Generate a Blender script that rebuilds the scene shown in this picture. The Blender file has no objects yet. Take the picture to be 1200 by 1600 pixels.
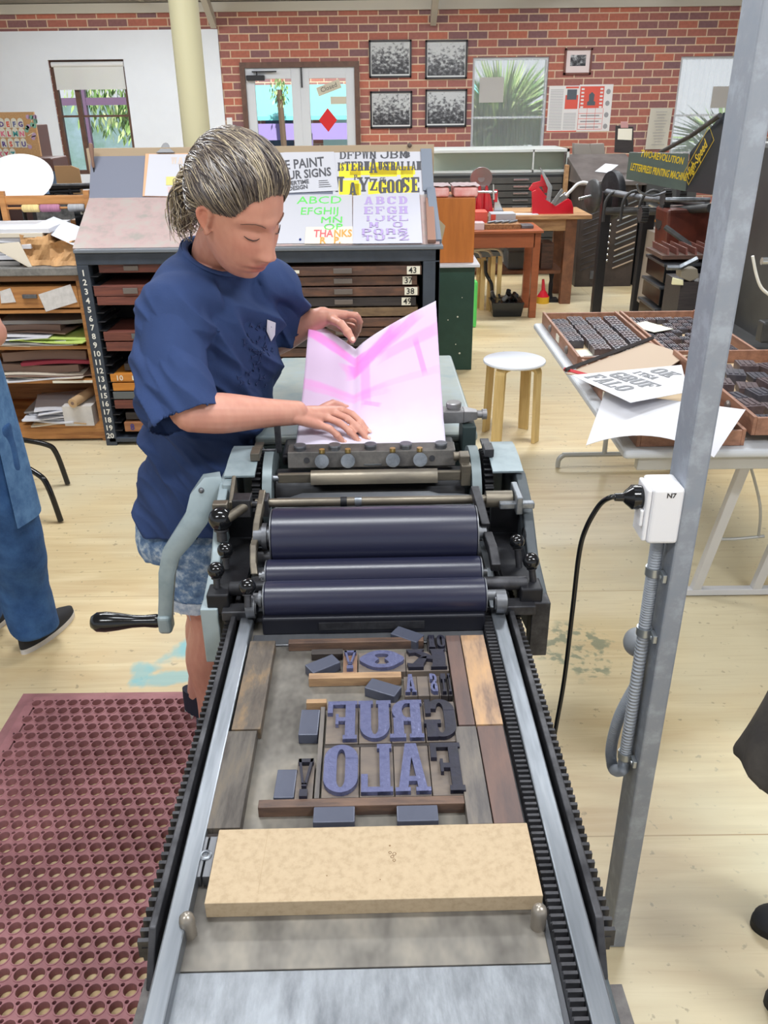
import bpy, bmesh, math, random
from mathutils import Vector as V, Matrix as M, noise
random.seed(7)
S = bpy.context.scene
COL = S.collection
PI = math.pi
R = math.radians
# ---------------------------------------------------------------- camera, world, lights, exposure
CAM_H = 1.7
FPX = 1296.0
cd = bpy.data.cameras.new('camera')
cam = bpy.data.objects.new('camera', cd); COL.objects.link(cam)
cd.sensor_fit = 'VERTICAL'; cd.sensor_height = 36; cd.lens = FPX / 1600 * 36
cd.clip_start = .02
CM = M.Translation((0, 0, CAM_H)) @ M.Rotation(R(90 - 26.1), 4, 'X') @ M.Rotation(R(-.67), 4, 'Z')
cam.matrix_world = CM
S.camera = cam
def at(x, y, z=None, Y=None, X=None):
    """point of the place seen at a pixel, on a known plane (height z, depth Y or side X)"""
    d = CM.to_3x3() @ V((x - 600, 800 - y, -FPX))
    t = (z - CAM_H) / d.z if z is not None else (Y / d.y if Y is not None else X / d.x)
    return V((0, 0, CAM_H)) + d * t
S.view_settings.view_transform = 'Standard'
S.view_settings.look = 'None'
S.view_settings.gamma = 1
S.view_settings.use_curve_mapping = False
S.view_settings.exposure = -0.45
w = bpy.data.worlds.new('sky'); S.world = w; w.use_nodes = True
wn = w.node_tree; bg = wn.nodes['Background']
tc = wn.nodes.new('ShaderNodeTexCoord'); sx = wn.nodes.new('ShaderNodeSeparateXYZ'); cr = wn.nodes.new('ShaderNodeValToRGB')
wn.links.new(tc.outputs['Generated'], sx.inputs[0]); wn.links.new(sx.outputs['Z'], cr.inputs[0]); wn.links.new(cr.outputs[0], bg.inputs[0])
cr.color_ramp.elements[0].position = 0; cr.color_ramp.elements[0].color = (.92, .96, 1, 1)
cr.color_ramp.elements[1].position = .6; cr.color_ramp.elements[1].color = (.62, .78, 1, 1)
bg.inputs[1].default_value = 1.15
def area(name, loc, rot, sx_, sy_, power, col=(1, 1, 1)):
    l = bpy.data.lights.new(name, 'AREA'); l.shape = 'RECTANGLE'; l.size = sx_; l.size_y = sy_; l.energy = power; l.color = col
    o = bpy.data.objects.new(name, l); COL.objects.link(o); o.location = loc; o.rotation_euler = rot; return o
# unseen overhead lamps under the roof, back-wall row added to brighten that wall
for i, (x, y, p) in enumerate([(-1.5, -.6, 75), (1.6, -.2, 115), (-1.7, 3.6, 100), (1.5, 3.8, 100), (-1.8, 7.4, 100), (1.6, 7.4, 100), (-.2, 1.2, 50), (-2.9, 9.4, 195), (.3, 9.4, 150), (3.0, 9.4, 165)]):
    area('unseen_overhead_light', (x, y, 3.15), (0, 0, 0), 1.25, .25, p, (.94, .975, 1))
sun = bpy.data.lights.new('sun', 'SUN'); sun.energy = 11; sun.angle = R(2); sun.color = (1, .96, .88)
so = bpy.data.objects.new('sun', sun); COL.objects.link(so); so.rotation_euler = (R(42), R(14), 0)

# ---------------------------------------------------------------- materials
MAT = {}
def mt(name, col, rough=.5, metal=0.0, col2=None, scale=8, stretch=(1, 1, 1), detail=4, contrast=(.35, .65), bump=0, bscale=None, rough2=None, emit=0, alpha=1, spec=.5, coat=0, col3=None):
    if name in MAT: return MAT[name]
    m = bpy.data.materials.new(name); m.use_nodes = True; MAT[name] = m
    N = m.node_tree; b = N.nodes['Principled BSDF']; L = N.links.new
    c4 = lambda c: (*c, 1)
    b.inputs['Base Color'].default_value = c4(col); b.inputs['Roughness'].default_value = rough; b.inputs['Metallic'].default_value = metal
    b.inputs['Specular IOR Level'].default_value = spec; b.inputs['Coat Weight'].default_value = coat
    if emit: b.inputs['Emission Color'].default_value = c4(col); b.inputs['Emission Strength'].default_value = emit
    if col2 or bump or rough2 is not None:
        tc = N.nodes.new('ShaderNodeTexCoord'); mp = N.nodes.new('ShaderNodeMapping'); mp.inputs['Scale'].default_value = stretch
        L(tc.outputs['Object'], mp.inputs[0])
        nz = N.nodes.new('ShaderNodeTexNoise'); nz.inputs['Scale'].default_value = scale; nz.inputs['Detail'].default_value = detail; nz.inputs['Roughness'].default_value = .65
        L(mp.outputs[0], nz.inputs[0])
        cr = N.nodes.new('ShaderNodeValToRGB'); e = cr.color_ramp.elements
        e[0].position = contrast[0]; e[1].position = contrast[1]; e[0].color = c4(col); e[1].color = c4(col2 or col)
        if col3: k = e.new(.5 * (contrast[0] + contrast[1])); k.color = c4(col3)
        L(nz.outputs[0], cr.inputs[0]); L(cr.outputs[0], b.inputs['Base Color'])
        if rough2 is not None:
            mr = N.nodes.new('ShaderNodeMapRange'); mr.inputs[1].default_value = contrast[0]; mr.inputs[2].default_value = contrast[1]
            mr.inputs[3].default_value = rough; mr.inputs[4].default_value = rough2; L(nz.outputs[0], mr.inputs[0]); L(mr.outputs[0], b.inputs['Roughness'])
        if bump:
            src = nz
            if bscale:
                src = N.nodes.new('ShaderNodeTexNoise'); src.inputs['Scale'].default_value = bscale; src.inputs['Detail'].default_value = 3; L(mp.outputs[0], src.inputs[0])
            bp = N.nodes.new('ShaderNodeBump'); bp.inputs['Strength'].default_value = bump; bp.inputs['Distance'].default_value = .004
            L(src.outputs[0], bp.inputs['Height']); L(bp.outputs[0], b.inputs['Normal'])
    return m
def rgb(*a):  # 0-255 sRGB to linear
    return tuple(((c / 255) / 12.92 if c / 255 <= .04045 else ((c / 255 + .055) / 1.055) ** 2.4) for c in a)

# ---------------------------------------------------------------- mesh builder
def frame(o, x=None, z=None, rz=0):
    return M.Translation(o) @ M.Rotation(rz, 4, 'Z')
def basis(o, x, y, z):
    m = M.Identity(4)
    for i, a in enumerate((x, y, z)):
        for j in range(3): m[j][i] = a[j]
    for j in range(3): m[j][3] = o[j]
    return m
def nrm(a): return V(a).normalized()
class MB:
    def __init__(s, T=None): s.v = []; s.f = []; s.mi = []; s.m = 0; s.T = T or M.Identity(4)
    def add(s, vs, fs, T=None):
        n = len(s.v); T = s.T @ T if T is not None else s.T
        s.v += [T @ V(p) for p in vs]; s.f += [tuple(i + n for i in f) for f in fs]; s.mi += [s.m] * len(fs); return s
    def b(s, x0, x1, y0, y1, z0, z1, T=None):
        return s.add([(x, y, z) for z in (z0, z1) for y in (y0, y1) for x in (x0, x1)], [(0, 2, 3, 1), (4, 5, 7, 6), (0, 1, 5, 4), (2, 6, 7, 3), (0, 4, 6, 2), (1, 3, 7, 5)], T)
    def hexa(s, bot, top):
        return s.add(list(bot) + list(top), [(3, 2, 1, 0), (4, 5, 6, 7), (0, 1, 5, 4), (1, 2, 6, 5), (2, 3, 7, 6), (3, 0, 4, 7)])
    def prism(s, pts, z0, z1, T=None):
        a = sum(pts[i][0] * pts[(i + 1) % len(pts)][1] - pts[(i + 1) % len(pts)][0] * pts[i][1] for i in range(len(pts)))
        if a < 0: pts = pts[::-1]
        n = len(pts); vs = [(x, y, z0) for x, y in pts] + [(x, y, z1) for x, y in pts]
        return s.add(vs, [tuple(range(n))[::-1], tuple(range(n, 2 * n))] + [(i, (i + 1) % n, n + (i + 1) % n, n + i) for i in range(n)], T)
    def slab(s, pts, th, nrml):  # polygon in space given a thickness along nrml
        n = len(pts); o = V(nrml).normalized() * th
        vs = [V(p) for p in pts] + [V(p) + o for p in pts]
        return s.add(vs, [tuple(range(n)), tuple(range(n, 2 * n))[::-1]] + [(i, n + i, n + (i + 1) % n, (i + 1) % n) for i in range(n)])
    def rings(s, rs, cap=True, closed=False):
        n = len(rs[0]); vs = [p for r in rs for p in r]; fs = []
        k = len(rs)
        for i in range(k if closed else k - 1):
            a = i * n; b_ = ((i + 1) % k) * n
            for j in range(n): fs.append((a + j, a + (j + 1) % n, b_ + (j + 1) % n, b_ + j))
        if cap and not closed: fs += [tuple(range(n))[::-1], tuple(range((k - 1) * n, k * n))]
        return s.add(vs, fs)
    def cyl(s, p0, p1, r0, r1=None, n=16, cap=True):
        p0, p1 = V(p0), V(p1); r1 = r0 if r1 is None else r1
        q = (p1 - p0).to_track_quat('Z', 'Y')
        rs = [[p + q @ V((r * math.cos(2 * PI * i / n), r * math.sin(2 * PI * i / n), 0)) for i in range(n)] for p, r in ((p0, r0), (p1, r1))]
        return s.rings(rs, cap)
    def tube(s, pts, r, n=8, cap=True, closed=False, flat=1.0, up=None):
        pts = [V(p) for p in pts]; k = len(pts); rs = []; q0 = None
        for i, p in enumerate(pts):
            if closed: d = pts[(i + 1) % k] - pts[i - 1]
            else: d = pts[min(i + 1, k - 1)] - pts[max(i - 1, 0)]
            d = d.normalized() if d.length > 1e-9 else V((0, 0, 1))
            if up is not None:
                x = V(up).cross(d).normalized(); y = d.cross(x)
            elif q0 is None:
                h = V((0, 0, 1)) if abs(d.z) < .9 else V((1, 0, 0)); x = h.cross(d).normalized(); y = d.cross(x)
            else:
                x = (q0 - d * q0.dot(d)).normalized(); y = d.cross(x)
            q0 = x; rr = r[i] if isinstance(r, (list, tuple)) else r
            rs.append([p + x * (rr * math.cos(2 * PI * j / n)) + y * (rr * flat * math.sin(2 * PI * j / n)) for j in range(n)])
        return s.rings(rs, cap, closed)
    def lathe(s, prof, o=(0, 0, 0), ax=(0, 0, 1), n=24, cap=True):
        q = V(ax).to_track_quat('Z', 'Y'); o = V(o)
        return s.rings([[o + q @ V((r * math.cos(2 * PI * i / n), r * math.sin(2 * PI * i / n), h)) for i in range(n)] for r, h in prof], cap)
    def ball(s, c, r, n=16, k=8, T=None):
        r = r if isinstance(r, (tuple, list)) else (r, r, r); c = V(c)
        s.rings([[c + V((r[0] * math.sin(a) * math.cos(2 * PI * i / n), r[1] * math.sin(a) * math.sin(2 * PI * i / n), r[2] * math.cos(a))) for i in range(n)] for a in [PI * (j + .15) / (k + .3) for j in range(k + 1)][::-1]]) if T is None else None
        if T is not None:
            rs = [[T @ V((r[0] * math.sin(a) * math.cos(2 * PI * i / n), r[1] * math.sin(a) * math.sin(2 * PI * i / n), r[2] * math.cos(a))) for i in range(n)] for a in [PI * (j + .15) / (k + .3) for j in range(k + 1)][::-1]]
            s.rings(rs)
        return s
    def grid(s, fn, nu, nv, th=0):
        vs = [V(fn(i / nu, j / nv)) for j in range(nv + 1) for i in range(nu + 1)]
        idx = lambda i, j: j * (nu + 1) + i
        fs = [(idx(i, j), idx(i + 1, j), idx(i + 1, j + 1), idx(i, j + 1)) for j in range(nv) for i in range(nu)]
        if th:
            n = len(vs); ns = [V((0, 0, 0)) for _ in vs]
            for f in fs:
                c = (vs[f[1]] - vs[f[0]]).cross(vs[f[3]] - vs[f[0]])
                for i in f: ns[i] += c
            vs2 = [p - q.normalized() * th for p, q in zip(vs, ns)]
            bd = [idx(i, 0) for i in range(nu)] + [idx(nu, j) for j in range(nv)] + [idx(i, nv) for i in range(nu, 0, -1)] + [idx(0, j) for j in range(nv, 0, -1)]
            fs = fs + [tuple(i + n for i in f[::-1]) for f in fs] + [(bd[i], bd[i] + n, bd[(i + 1) % len(bd)] + n, bd[(i + 1) % len(bd)]) for i in range(len(bd))]
            vs = vs + vs2
        return s.add(vs, fs)
    def text(s, body, size, T, ext=.0005, bold=0, align='LEFT', xs=1, sp=1, ls=1):
        c = bpy.data.curves.new('t', 'FONT'); c.body = body; c.size = size; c.extrude = ext; c.offset = bold; c.align_x = align; c.space_character = sp; c.space_line = ls; c.resolution_u = 2
        o = bpy.data.objects.new('t', c); COL.objects.link(o)
        dg = bpy.context.evaluated_depsgraph_get(); me = bpy.data.meshes.new_from_object(o.evaluated_get(dg))
        s.add([(v.co.x * xs, v.co.y, v.co.z) for v in me.vertices], [tuple(p.vertices) for p in me.polygons], T)
        bpy.data.objects.remove(o); bpy.data.curves.remove(c); bpy.data.meshes.remove(me); return s
    def build(s, name, mat, parent=None, bevel=0, smooth=None, seg=2):
        me = bpy.data.meshes.new(name); mats = mat if isinstance(mat, (list, tuple)) else [mat]
        for q in mats: me.materials.append(q)
        if parent is not None: inv = mw(parent).inverted(); off = None; vs = [inv @ p for p in s.v]
        else:
            n = len(s.v); xs = [p.x for p in s.v]; ys = [p.y for p in s.v]; zs = [p.z for p in s.v]
            off = V(((min(xs) + max(xs)) / 2, (min(ys) + max(ys)) / 2, min(zs))); vs = [p - off for p in s.v]
        me.from_pydata([tuple(p) for p in vs], [], s.f)
        if len(mats) > 1: me.polygons.foreach_set('material_index', s.mi)
        o = bpy.data.objects.new(name, me); COL.objects.link(o)
        if parent is not None: o.parent = parent
        else: o.location = off
        if smooth: 
            for p in me.polygons: p.use_smooth = True
            try: me.set_sharp_from_angle(angle=R(smooth if smooth is not True else 40))
            except Exception: pass
        if bevel:
            bm_ = o.modifiers.new('bevel', 'BEVEL'); bm_.width = bevel; bm_.segments = seg; bm_.limit_method = 'ANGLE'; bm_.angle_limit = R(40)
            bm_.harden_normals = False
        return o
def mw(o):
    return (mw(o.parent) if o.parent else M.Identity(4)) @ o.matrix_basis
def tag(o, label, cat=None, group=None, kind=None):
    if label: o['label'] = label
    if cat: o['category'] = cat
    if group: o['group'] = group
    if kind: o['kind'] = kind
    return o
def thing(name, label, cat, loc=(0, 0, 0), rz=0, group=None):
    o = bpy.data.objects.new(name, None); o.empty_display_size = .1; COL.objects.link(o)
    o.location = loc; o.rotation_euler = (0, 0, rz); tag(o, label, cat, group)
    return o
def st(o): o['kind'] = 'structure'; return o
def copy_tree(o, parent=None):
    c = o.copy(); COL.objects.link(c); c.parent = parent
    for ch in list(o.children): copy_tree(ch, c)
    return c
# ---------------------------------------------------------------- slab-serif wood-type glyphs, unit height, advance width first
def arc(cx, cy, rx, ry, tx, ty, a0, a1, n=14):
    tx = min(tx, rx * .92); ty = min(ty, ry * .92)
    o = [(cx + rx * math.cos(R(a0 + (a1 - a0) * i / n)), cy + ry * math.sin(R(a0 + (a1 - a0) * i / n))) for i in range(n + 1)]
    q = [(cx + (rx - tx) * math.cos(R(a0 + (a1 - a0) * i / n)), cy + (ry - ty) * math.sin(R(a0 + (a1 - a0) * i / n))) for i in range(n + 1)]
    return [[o[i], o[i + 1], q[i + 1], q[i]] for i in range(n)]
def glyph(ch, w=.62, t=.2, h=.11, sf=.05):
    """polygons of a slab-serif capital, width w, stem t, hairline h, serif overhang sf"""
    r = lambda x0, y0, x1, y1: [(x0, y0), (x1, y0), (x1, y1), (x0, y1)]
    L0, L1 = sf, sf + t; R1, R0 = w - sf, w - sf - t
    stemL = [r(L0, 0, L1, 1), r(0, 0, L1 + sf, h), r(0, 1 - h, L1 + sf, 1)]
    stemR = [r(R0, 0, R1, 1), r(R0 - sf, 0, w, h), r(R0 - sf, 1 - h, w, 1)]
    mid = (w / 2 - t / 2, w / 2 + t / 2)
    stemM = [r(mid[0], 0, mid[1], 1), r(mid[0] - sf, 0, mid[1] + sf, h), r(mid[0] - sf, 1 - h, mid[1] + sf, 1)]
    if ch == 'F': return stemL + [r(L0, 1 - h, w, 1), r(w - .09, .68, w, 1), r(L0, .46, w * .72, .46 + h), r(w * .62, .38, w * .72, .65)]
    if ch == 'E': return glyph('F', w, t, h, sf) + [r(L0, 0, w, h), r(w - .09, 0, w, .3)]
    if ch == 'L': return stemL + [r(L0, 0, w, h), r(w - .1, 0, w, .36)]
    if ch == 'I': return stemM
    if ch == 'H': return stemL + stemR + [r(L0, .45, R1, .45 + h)]
    if ch == 'N': return stemL + stemR + [[(L0, 1), (L1, 1), (R1, 0), (R0, 0)]]
    if ch == 'M': return stemL + stemR + [[(L0, 1), (L1, 1), (w / 2 + .06, .2), (w / 2 - .06, .2)], [(R0, 1), (R1, 1), (w / 2 + .06, .2), (w / 2 - .06, .2)]]
    if ch in 'OQ0':
        g = [r(0, .28, t, .72), r(w - t, .28, w, .72)] + arc(w / 2, .7, w / 2, .3, t, h, 0, 180) + arc(w / 2, .3, w / 2, .3, t, h, 180, 360)
        return g + ([[(w * .45, .2), (w * .65, .25), (w, -.05), (w * .8, -.1)]] if ch == 'Q' else [])
    if ch in 'CG':
        g = [r(0, .28, t, .72), r(w - .1, .62, w, 1)] + arc(w / 2, .7, w / 2, .3, t, h, 10, 180) + arc(w / 2, .3, w / 2, .3, t, h, 180, 350)
        return g + ([r(w - t, 0, w, .42), r(w * .5, .34, w + sf, .34 + h)] if ch == 'G' else [])
    if ch == 'U': return [r(0, .3, t, 1), r(w - t, .3, w, 1), r(-sf, 1 - h, t + sf, 1), r(w - t - sf, 1 - h, w + sf, 1)] + arc(w / 2, .32, w / 2, .32, t, h, 180, 360)
    if ch == 'J': return [r(w - t, .3, w, 1), r(w - t - sf * 2, 1 - h, w + sf, 1), r(0, .28, t * .8, .45)] + arc(w / 2, .32, w / 2, .32, t, h, 180, 360)
    if ch in 'PRBD':
        y0 = {'P': .42, 'R': .42, 'B': .46, 'D': 0}[ch]; c = (1 + y0) / 2; hh = (1 - y0) / 2; cx = w * .5
        g = stemL + [r(L0, 1 - h, cx, 1), r(L0, y0, cx, y0 + h)] + arc(cx, c, w - cx - (.02 if ch == 'B' else 0), hh, t, h, -90, 90)
        if ch == 'B': g += [r(L0, 0, cx, h)] + arc(cx, .27, w - cx, .27, t, h, -90, 90)
        if ch == 'R': g += [r(w - t - .02, .06, w - .02, .42), r(w - t - .05, 0, w + .05, h), r(w * .45, .42, w - .02, .42 + h)]
        return g
    if ch == 'A': return [[(.07 * w, 0), (.33 * w, 0), (.47 * w, .6), (.5 * w, .7), (.5 * w, 1), (.33 * w, 1)], [(.66 * w, 0), (.94 * w, 0), (.68 * w, 1), (.5 * w, 1), (.5 * w, .7), (.53 * w, .6)], r(w * .3, .2, w * .7, .2 + h), r(-.01, 0, .42 * w, h * .8), r(w * .58, 0, w + .01, h * .8)]
    if ch in 'VW':
        if ch == 'V': return [[(.05, 1), (.05 + t, 1), (w / 2 + .05, 0), (w / 2 - .08, 0)], [(w - .15, 1), (w - .05, 1), (w / 2 + .08, 0), (w / 2 - .02, 0)], r(-.02, 1 - h, w * .45, 1), r(w * .6, 1 - h, w + .02, 1)]
        a = glyph('V', w * .55, t * .7, h, sf); return a + [[(x + w * .45, y) for x, y in p] for p in a]
    if ch == 'X': return [[(.03, 1), (.03 + t, 1), (w - .03, 0), (w - .03 - t, 0)], [(.06, 0), (.16, 0), (w - .06, 1), (w - .16, 1)], r(-.02, 1 - h, w * .45, 1), r(w * .55, 1 - h, w + .02, 1), r(-.02, 0, w * .42, h), r(w * .5, 0, w + .02, h)]
    if ch == 'Y': return [r(mid[0], 0, mid[1], .5), r(mid[0] - sf, 0, mid[1] + sf, h), [(0.02, 1), (t, 1), (mid[1], .4), (mid[0], .4)], [(w - .14, 1), (w - .02, 1), (mid[1], .4), (mid[0] + .06, .4)], r(-.04, 1 - h, w * .42, 1), r(w * .6, 1 - h, w + .04, 1)]
    if ch == 'K': return stemL + [[(L1, .35), (L1, .5), (w - .1, 1), (w, .92)], [(L1 + .04, .55), (L1 + .16, .66), (w, 0), (w - t, 0)], r(w * .6, 0, w + .04, h), r(w * .6, 1 - h, w + .04, 1)]
    if ch == 'T': return stemM + [r(0, 1 - h, w, 1), r(0, .68, .09, 1), r(w - .09, .68, w, 1)]
    if ch == 'Z': return [r(0, 1 - h, w, 1), r(0, 0, w, h), [(w - t, 1), (w, 1), (t, 0), (0, 0)], r(0, .7, .1, 1), r(w - .1, 0, w, .3)]
    if ch == 'S': return arc(w / 2, .75, w / 2, .25, t, h, 20, 250) + arc(w / 2, .26, w / 2, .26, t, h, -110, 160) + [r(w - .1, .68, w, 1), r(0, 0, .1, .32), [(.03, .6), (w * .45, .62), (w - .03, .4), (w * .55, .38)]]
    if ch == '!': return [[(w / 2 - .16, 1), (w / 2 + .16, 1), (w / 2 + .05, .3), (w / 2 - .05, .3)], r(w / 2 - .12, 0, w / 2 + .12, .2)]
    if ch == '-': return [r(w * .1, .4, w * .9, .55)]
    return []
def words(mb, txt, hgt, T, dep=.0006, w=.62, t=.2, h=.11, gap=.1, align='C', mirror=False):
    """a row of slab-serif capitals; T maps x right, y up, z out"""
    n = len(txt); tot = n * (w + gap) - gap; x = 0 if align == 'L' else -tot / 2
    for c in txt:
        for ig, p in enumerate(glyph(c, w, t, h)):
            q = [((-(px + x) if mirror else (px + x)) * hgt, py * hgt) for px, py in p]
            mb.prism(q, 0, dep + ig * 2e-5, T)
        x += w + gap
# ================================================================= THE SETTING
WY = 11.5
def nodes_mat(name):
    m = bpy.data.materials.new(name); m.use_nodes = True; return m, m.node_tree, m.node_tree.nodes['Principled BSDF']
def floor_mat():
    m, t, b = nodes_mat('plywood_floor'); N, L = t.nodes.new, t.links.new
    tc = N('ShaderNodeTexCoord')
    def noise_(scale, st, det=5, dist=0):
        mp = N('ShaderNodeMapping'); mp.inputs['Scale'].default_value = st; L(tc.outputs['Object'], mp.inputs[0])
        n = N('ShaderNodeTexNoise'); n.inputs['Scale'].default_value = scale; n.inputs['Detail'].default_value = det; n.inputs['Distortion'].default_value = dist; L(mp.outputs[0], n.inputs[0]); return n.outputs[0]
    def ramp(src, stops):
        r = N('ShaderNodeValToRGB'); e = r.color_ramp.elements
        for i, (p, c) in enumerate(stops):
            k = e[i] if i < 2 else e.new(p); k.position = p; k.color = (*c, 1) if isinstance(c, tuple) else (c, c, c, 1)
        L(src, r.inputs[0]); return r.outputs[0]
    def mix(f, a, c, mode='MIX', fv=None):
        x = N('ShaderNodeMix'); x.data_type = 'RGBA'; x.blend_type = mode
        if f is not None: L(f, x.inputs[0])
        else: x.inputs[0].default_value = fv
        for s_, i in ((a, 6), (c, 7)):
            if isinstance(s_, tuple): x.inputs[i].default_value = (*s_, 1)
            else: L(s_, x.inputs[i])
        return x.outputs[2]
    base = ramp(noise_(3.0, (.5, 5, 1), 6, 1.2), [(.3, rgb(198, 172, 130)), (.7, rgb(220, 200, 160)), (.52, rgb(210, 189, 147))])
    base = mix(ramp(noise_(1.1, (1, 1, 1), 4), [(.42, 0.0), (.62, .75)]), base, rgb(205, 196, 168))
    grain = ramp(noise_(16, (.25, 6, 1), 5, .8), [(.52, 0.0), (.75, .2)])
    base = mix(grain, base, rgb(160, 132, 96))
    dirt = ramp(noise_(38, (1, 1, 1), 3), [(.66, 0.0), (.72, .5)])
    base = mix(dirt, base, rgb(120, 105, 85))
    # stains with a shape of their own: turquoise paint by the mat, ink smudges by the press
    sx_ = N('ShaderNodeSeparateXYZ'); L(tc.outputs['Object'], sx_.inputs[0])
    def blob(cx, cy, rx, ry, rot, wob, edge, nsc=6, sw=.12):
        mp = N('ShaderNodeMapping'); mp.vector_type = 'TEXTURE'; mp.inputs['Location'].default_value = (cx, cy - 3.3, 0); mp.inputs['Rotation'].default_value = (0, 0, rot); mp.inputs['Scale'].default_value = (rx, ry, 1)
        L(tc.outputs['Object'], mp.inputs[0])
        ln = N('ShaderNodeVectorMath'); ln.operation = 'LENGTH'; L(mp.outputs[0], ln.inputs[0])
        n = noise_(nsc, (1, 1, 1), 4)
        a = N('ShaderNodeMath'); a.operation = 'MULTIPLY_ADD'; L(n, a.inputs[0]); a.inputs[1].default_value = wob; L(ln.outputs['Value'], a.inputs[2]); dv = N('ShaderNodeMath'); dv.operation = 'DIVIDE'; L(a.outputs[0], dv.inputs[0]); dv.inputs[1].default_value = 3
        return ramp(dv.outputs[0], [((edge - sw) / 3, 1.0), (edge / 3, 0.0)])
    for cx, cy, rx, ry, ro in ((-.66, 2.50, .07, .22, -.25), (-.74, 2.36, .14, .07, .8), (-.70, 2.24, .16, .055, .25), (-.82, 2.28, .05, .09, 0)):
        bb_ = N('ShaderNodeMath'); bb_.operation = 'MULTIPLY'; bb_.inputs[1].default_value = .7; L(blob(cx, cy, rx, ry, ro, 2.4, 1.95, 9, .4), bb_.inputs[0]); base = mix(bb_.outputs[0], base, rgb(122, 182, 188))
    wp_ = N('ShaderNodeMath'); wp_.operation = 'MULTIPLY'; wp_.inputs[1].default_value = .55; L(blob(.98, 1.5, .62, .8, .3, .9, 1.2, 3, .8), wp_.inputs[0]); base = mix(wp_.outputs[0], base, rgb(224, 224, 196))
    sm = blob(.66, 2.35, .3, .34, .3, .9, .95, 5)
    sp = ramp(noise_(26, (1, 1, 1), 4), [(.5, 0.0), (.6, .75)])
    mm = N('ShaderNodeMath'); mm.operation = 'MULTIPLY'; L(sm, mm.inputs[0]); L(sp, mm.inputs[1])
    base = mix(mm.outputs[0], base, rgb(118, 130, 112))
    # sheet joints
    for ax, off, per in ((0, .35, 2.4), (1, .55, 1.2)):
        a = N('ShaderNodeMath'); a.operation = 'ADD'; L(sx_.outputs[ax], a.inputs[0]); a.inputs[1].default_value = 48 + off
        q = N('ShaderNodeMath'); q.operation = 'MODULO'; L(a.outputs[0], q.inputs[0]); q.inputs[1].default_value = per
        c = N('ShaderNodeMath'); c.operation = 'LESS_THAN'; L(q.outputs[0], c.inputs[0]); c.inputs[1].default_value = .004
        base = mix(c.outputs[0], base, rgb(176, 152, 114))
    L(base, b.inputs['Base Color']); b.inputs['Roughness'].default_value = .42
    bp = N('ShaderNodeBump'); bp.inputs['Strength'].default_value = .06; L(noise_(20, (1, 1, 1), 4), bp.inputs['Height']); L(bp.outputs[0], b.inputs['Normal'])
    return m
def brick_mat(name='brick', joint=rgb(204, 178, 152), flip=True, sc=1):
    m, t, b = nodes_mat(name); N, L = t.nodes.new, t.links.new
    tc = N('ShaderNodeTexCoord'); sp = N('ShaderNodeSeparateXYZ'); cb = N('ShaderNodeCombineXYZ')
    L(tc.outputs['Object'], sp.inputs[0]); L(sp.outputs[0], cb.inputs[0]); L(sp.outputs[2], cb.inputs[1])
    br = N('ShaderNodeTexBrick'); L(cb.outputs[0], br.inputs[0])
    br.inputs['Scale'].default_value = 1; br.inputs['Brick Width'].default_value = .24; br.inputs['Row Height'].default_value = .086
    br.inputs['Mortar Size'].default_value = .0075; br.inputs['Mortar Smooth'].default_value = .2; br.inputs['Bias'].default_value = 0
    br.inputs['Color1'].default_value = (*rgb(178, 104, 84), 1); br.inputs['Color2'].default_value = (*rgb(124, 92, 96), 1); br.inputs['Mortar'].default_value = (*joint, 1)
    nz = N('ShaderNodeTexNoise'); nz.inputs['Scale'].default_value = 30; nz.inputs['Detail'].default_value = 5; L(cb.outputs[0], nz.inputs[0])
    mx = N('ShaderNodeMix'); mx.data_type = 'RGBA'; mx.blend_type = 'OVERLAY'; mx.inputs[0].default_value = .22; L(br.outputs[0], mx.inputs[6]); L(nz.outputs[0], mx.inputs[7]); L(mx.outputs[2], b.inputs['Base Color'])
    b.inputs['Roughness'].default_value = .85
    bp = N('ShaderNodeBump'); bp.inputs['Strength'].default_value = .4; bp.inputs['Distance'].default_value = .006; bp.invert = True; L(br.outputs['Fac'], bp.inputs['Height']); L(bp.outputs[0], b.inputs['Normal'])
    return m
MAT['brick'] = brick_mat()
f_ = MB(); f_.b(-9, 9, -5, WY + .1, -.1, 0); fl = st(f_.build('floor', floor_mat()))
def wall_holes(x0, x1, z0, z1, holes, y0, y1):
    xs = sorted({x0, x1} | {h[0] for h in holes} | {h[1] for h in holes}); zs = sorted({z0, z1} | {h[2] for h in holes} | {h[3] for h in holes})
    mb = MB()
    for i in range(len(xs) - 1):
        for j in range(len(zs) - 1):
            cx, cz = (xs[i] + xs[i + 1]) / 2, (zs[j] + zs[j + 1]) / 2
            if any(h[0] < cx < h[1] and h[2] < cz < h[3] for h in holes): continue
            mb.b(xs[i], xs[i + 1], y0, y1, zs[j], zs[j + 1])
    return mb
H_W1 = (-4.02, -3.10, .95, 2.24); H_D = (-1.70, -.24, 0, 2.19); H_W2 = (1.15, 2.08, 1.1, 2.215); H_W3 = (3.69, 4.6, 1.1, 2.2)
ow = wall_holes(-9, 9, 0, 2.9, [H_W1, H_D, H_W2, H_W3], WY, WY + .12).build('wall_back', MAT['brick']); st(ow)
pan = wall_holes(-9, -1.93, .2, 2.545, [H_W1], WY - .03, WY - .002).build('trim_1', mt('panel_paint', rgb(222, 226, 234), .6, col2=rgb(226, 230, 238), scale=2)); st(pan); pan['label'] = 'pale grey painted board facing the left of the brick wall'
cm = mt('cream_paint', rgb(206, 200, 180), .5, col2=rgb(196, 190, 168), scale=3)
c_ = MB(); c_.b(-9, 9, WY - .05, WY, 2.72, 2.82); st(c_.build('trim_2', mt('grey_trim', rgb(190, 184, 172), .6)))
roof = mt('roof_underside', rgb(150, 146, 140), .8, col2=rgb(128, 124, 120), scale=3)
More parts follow.
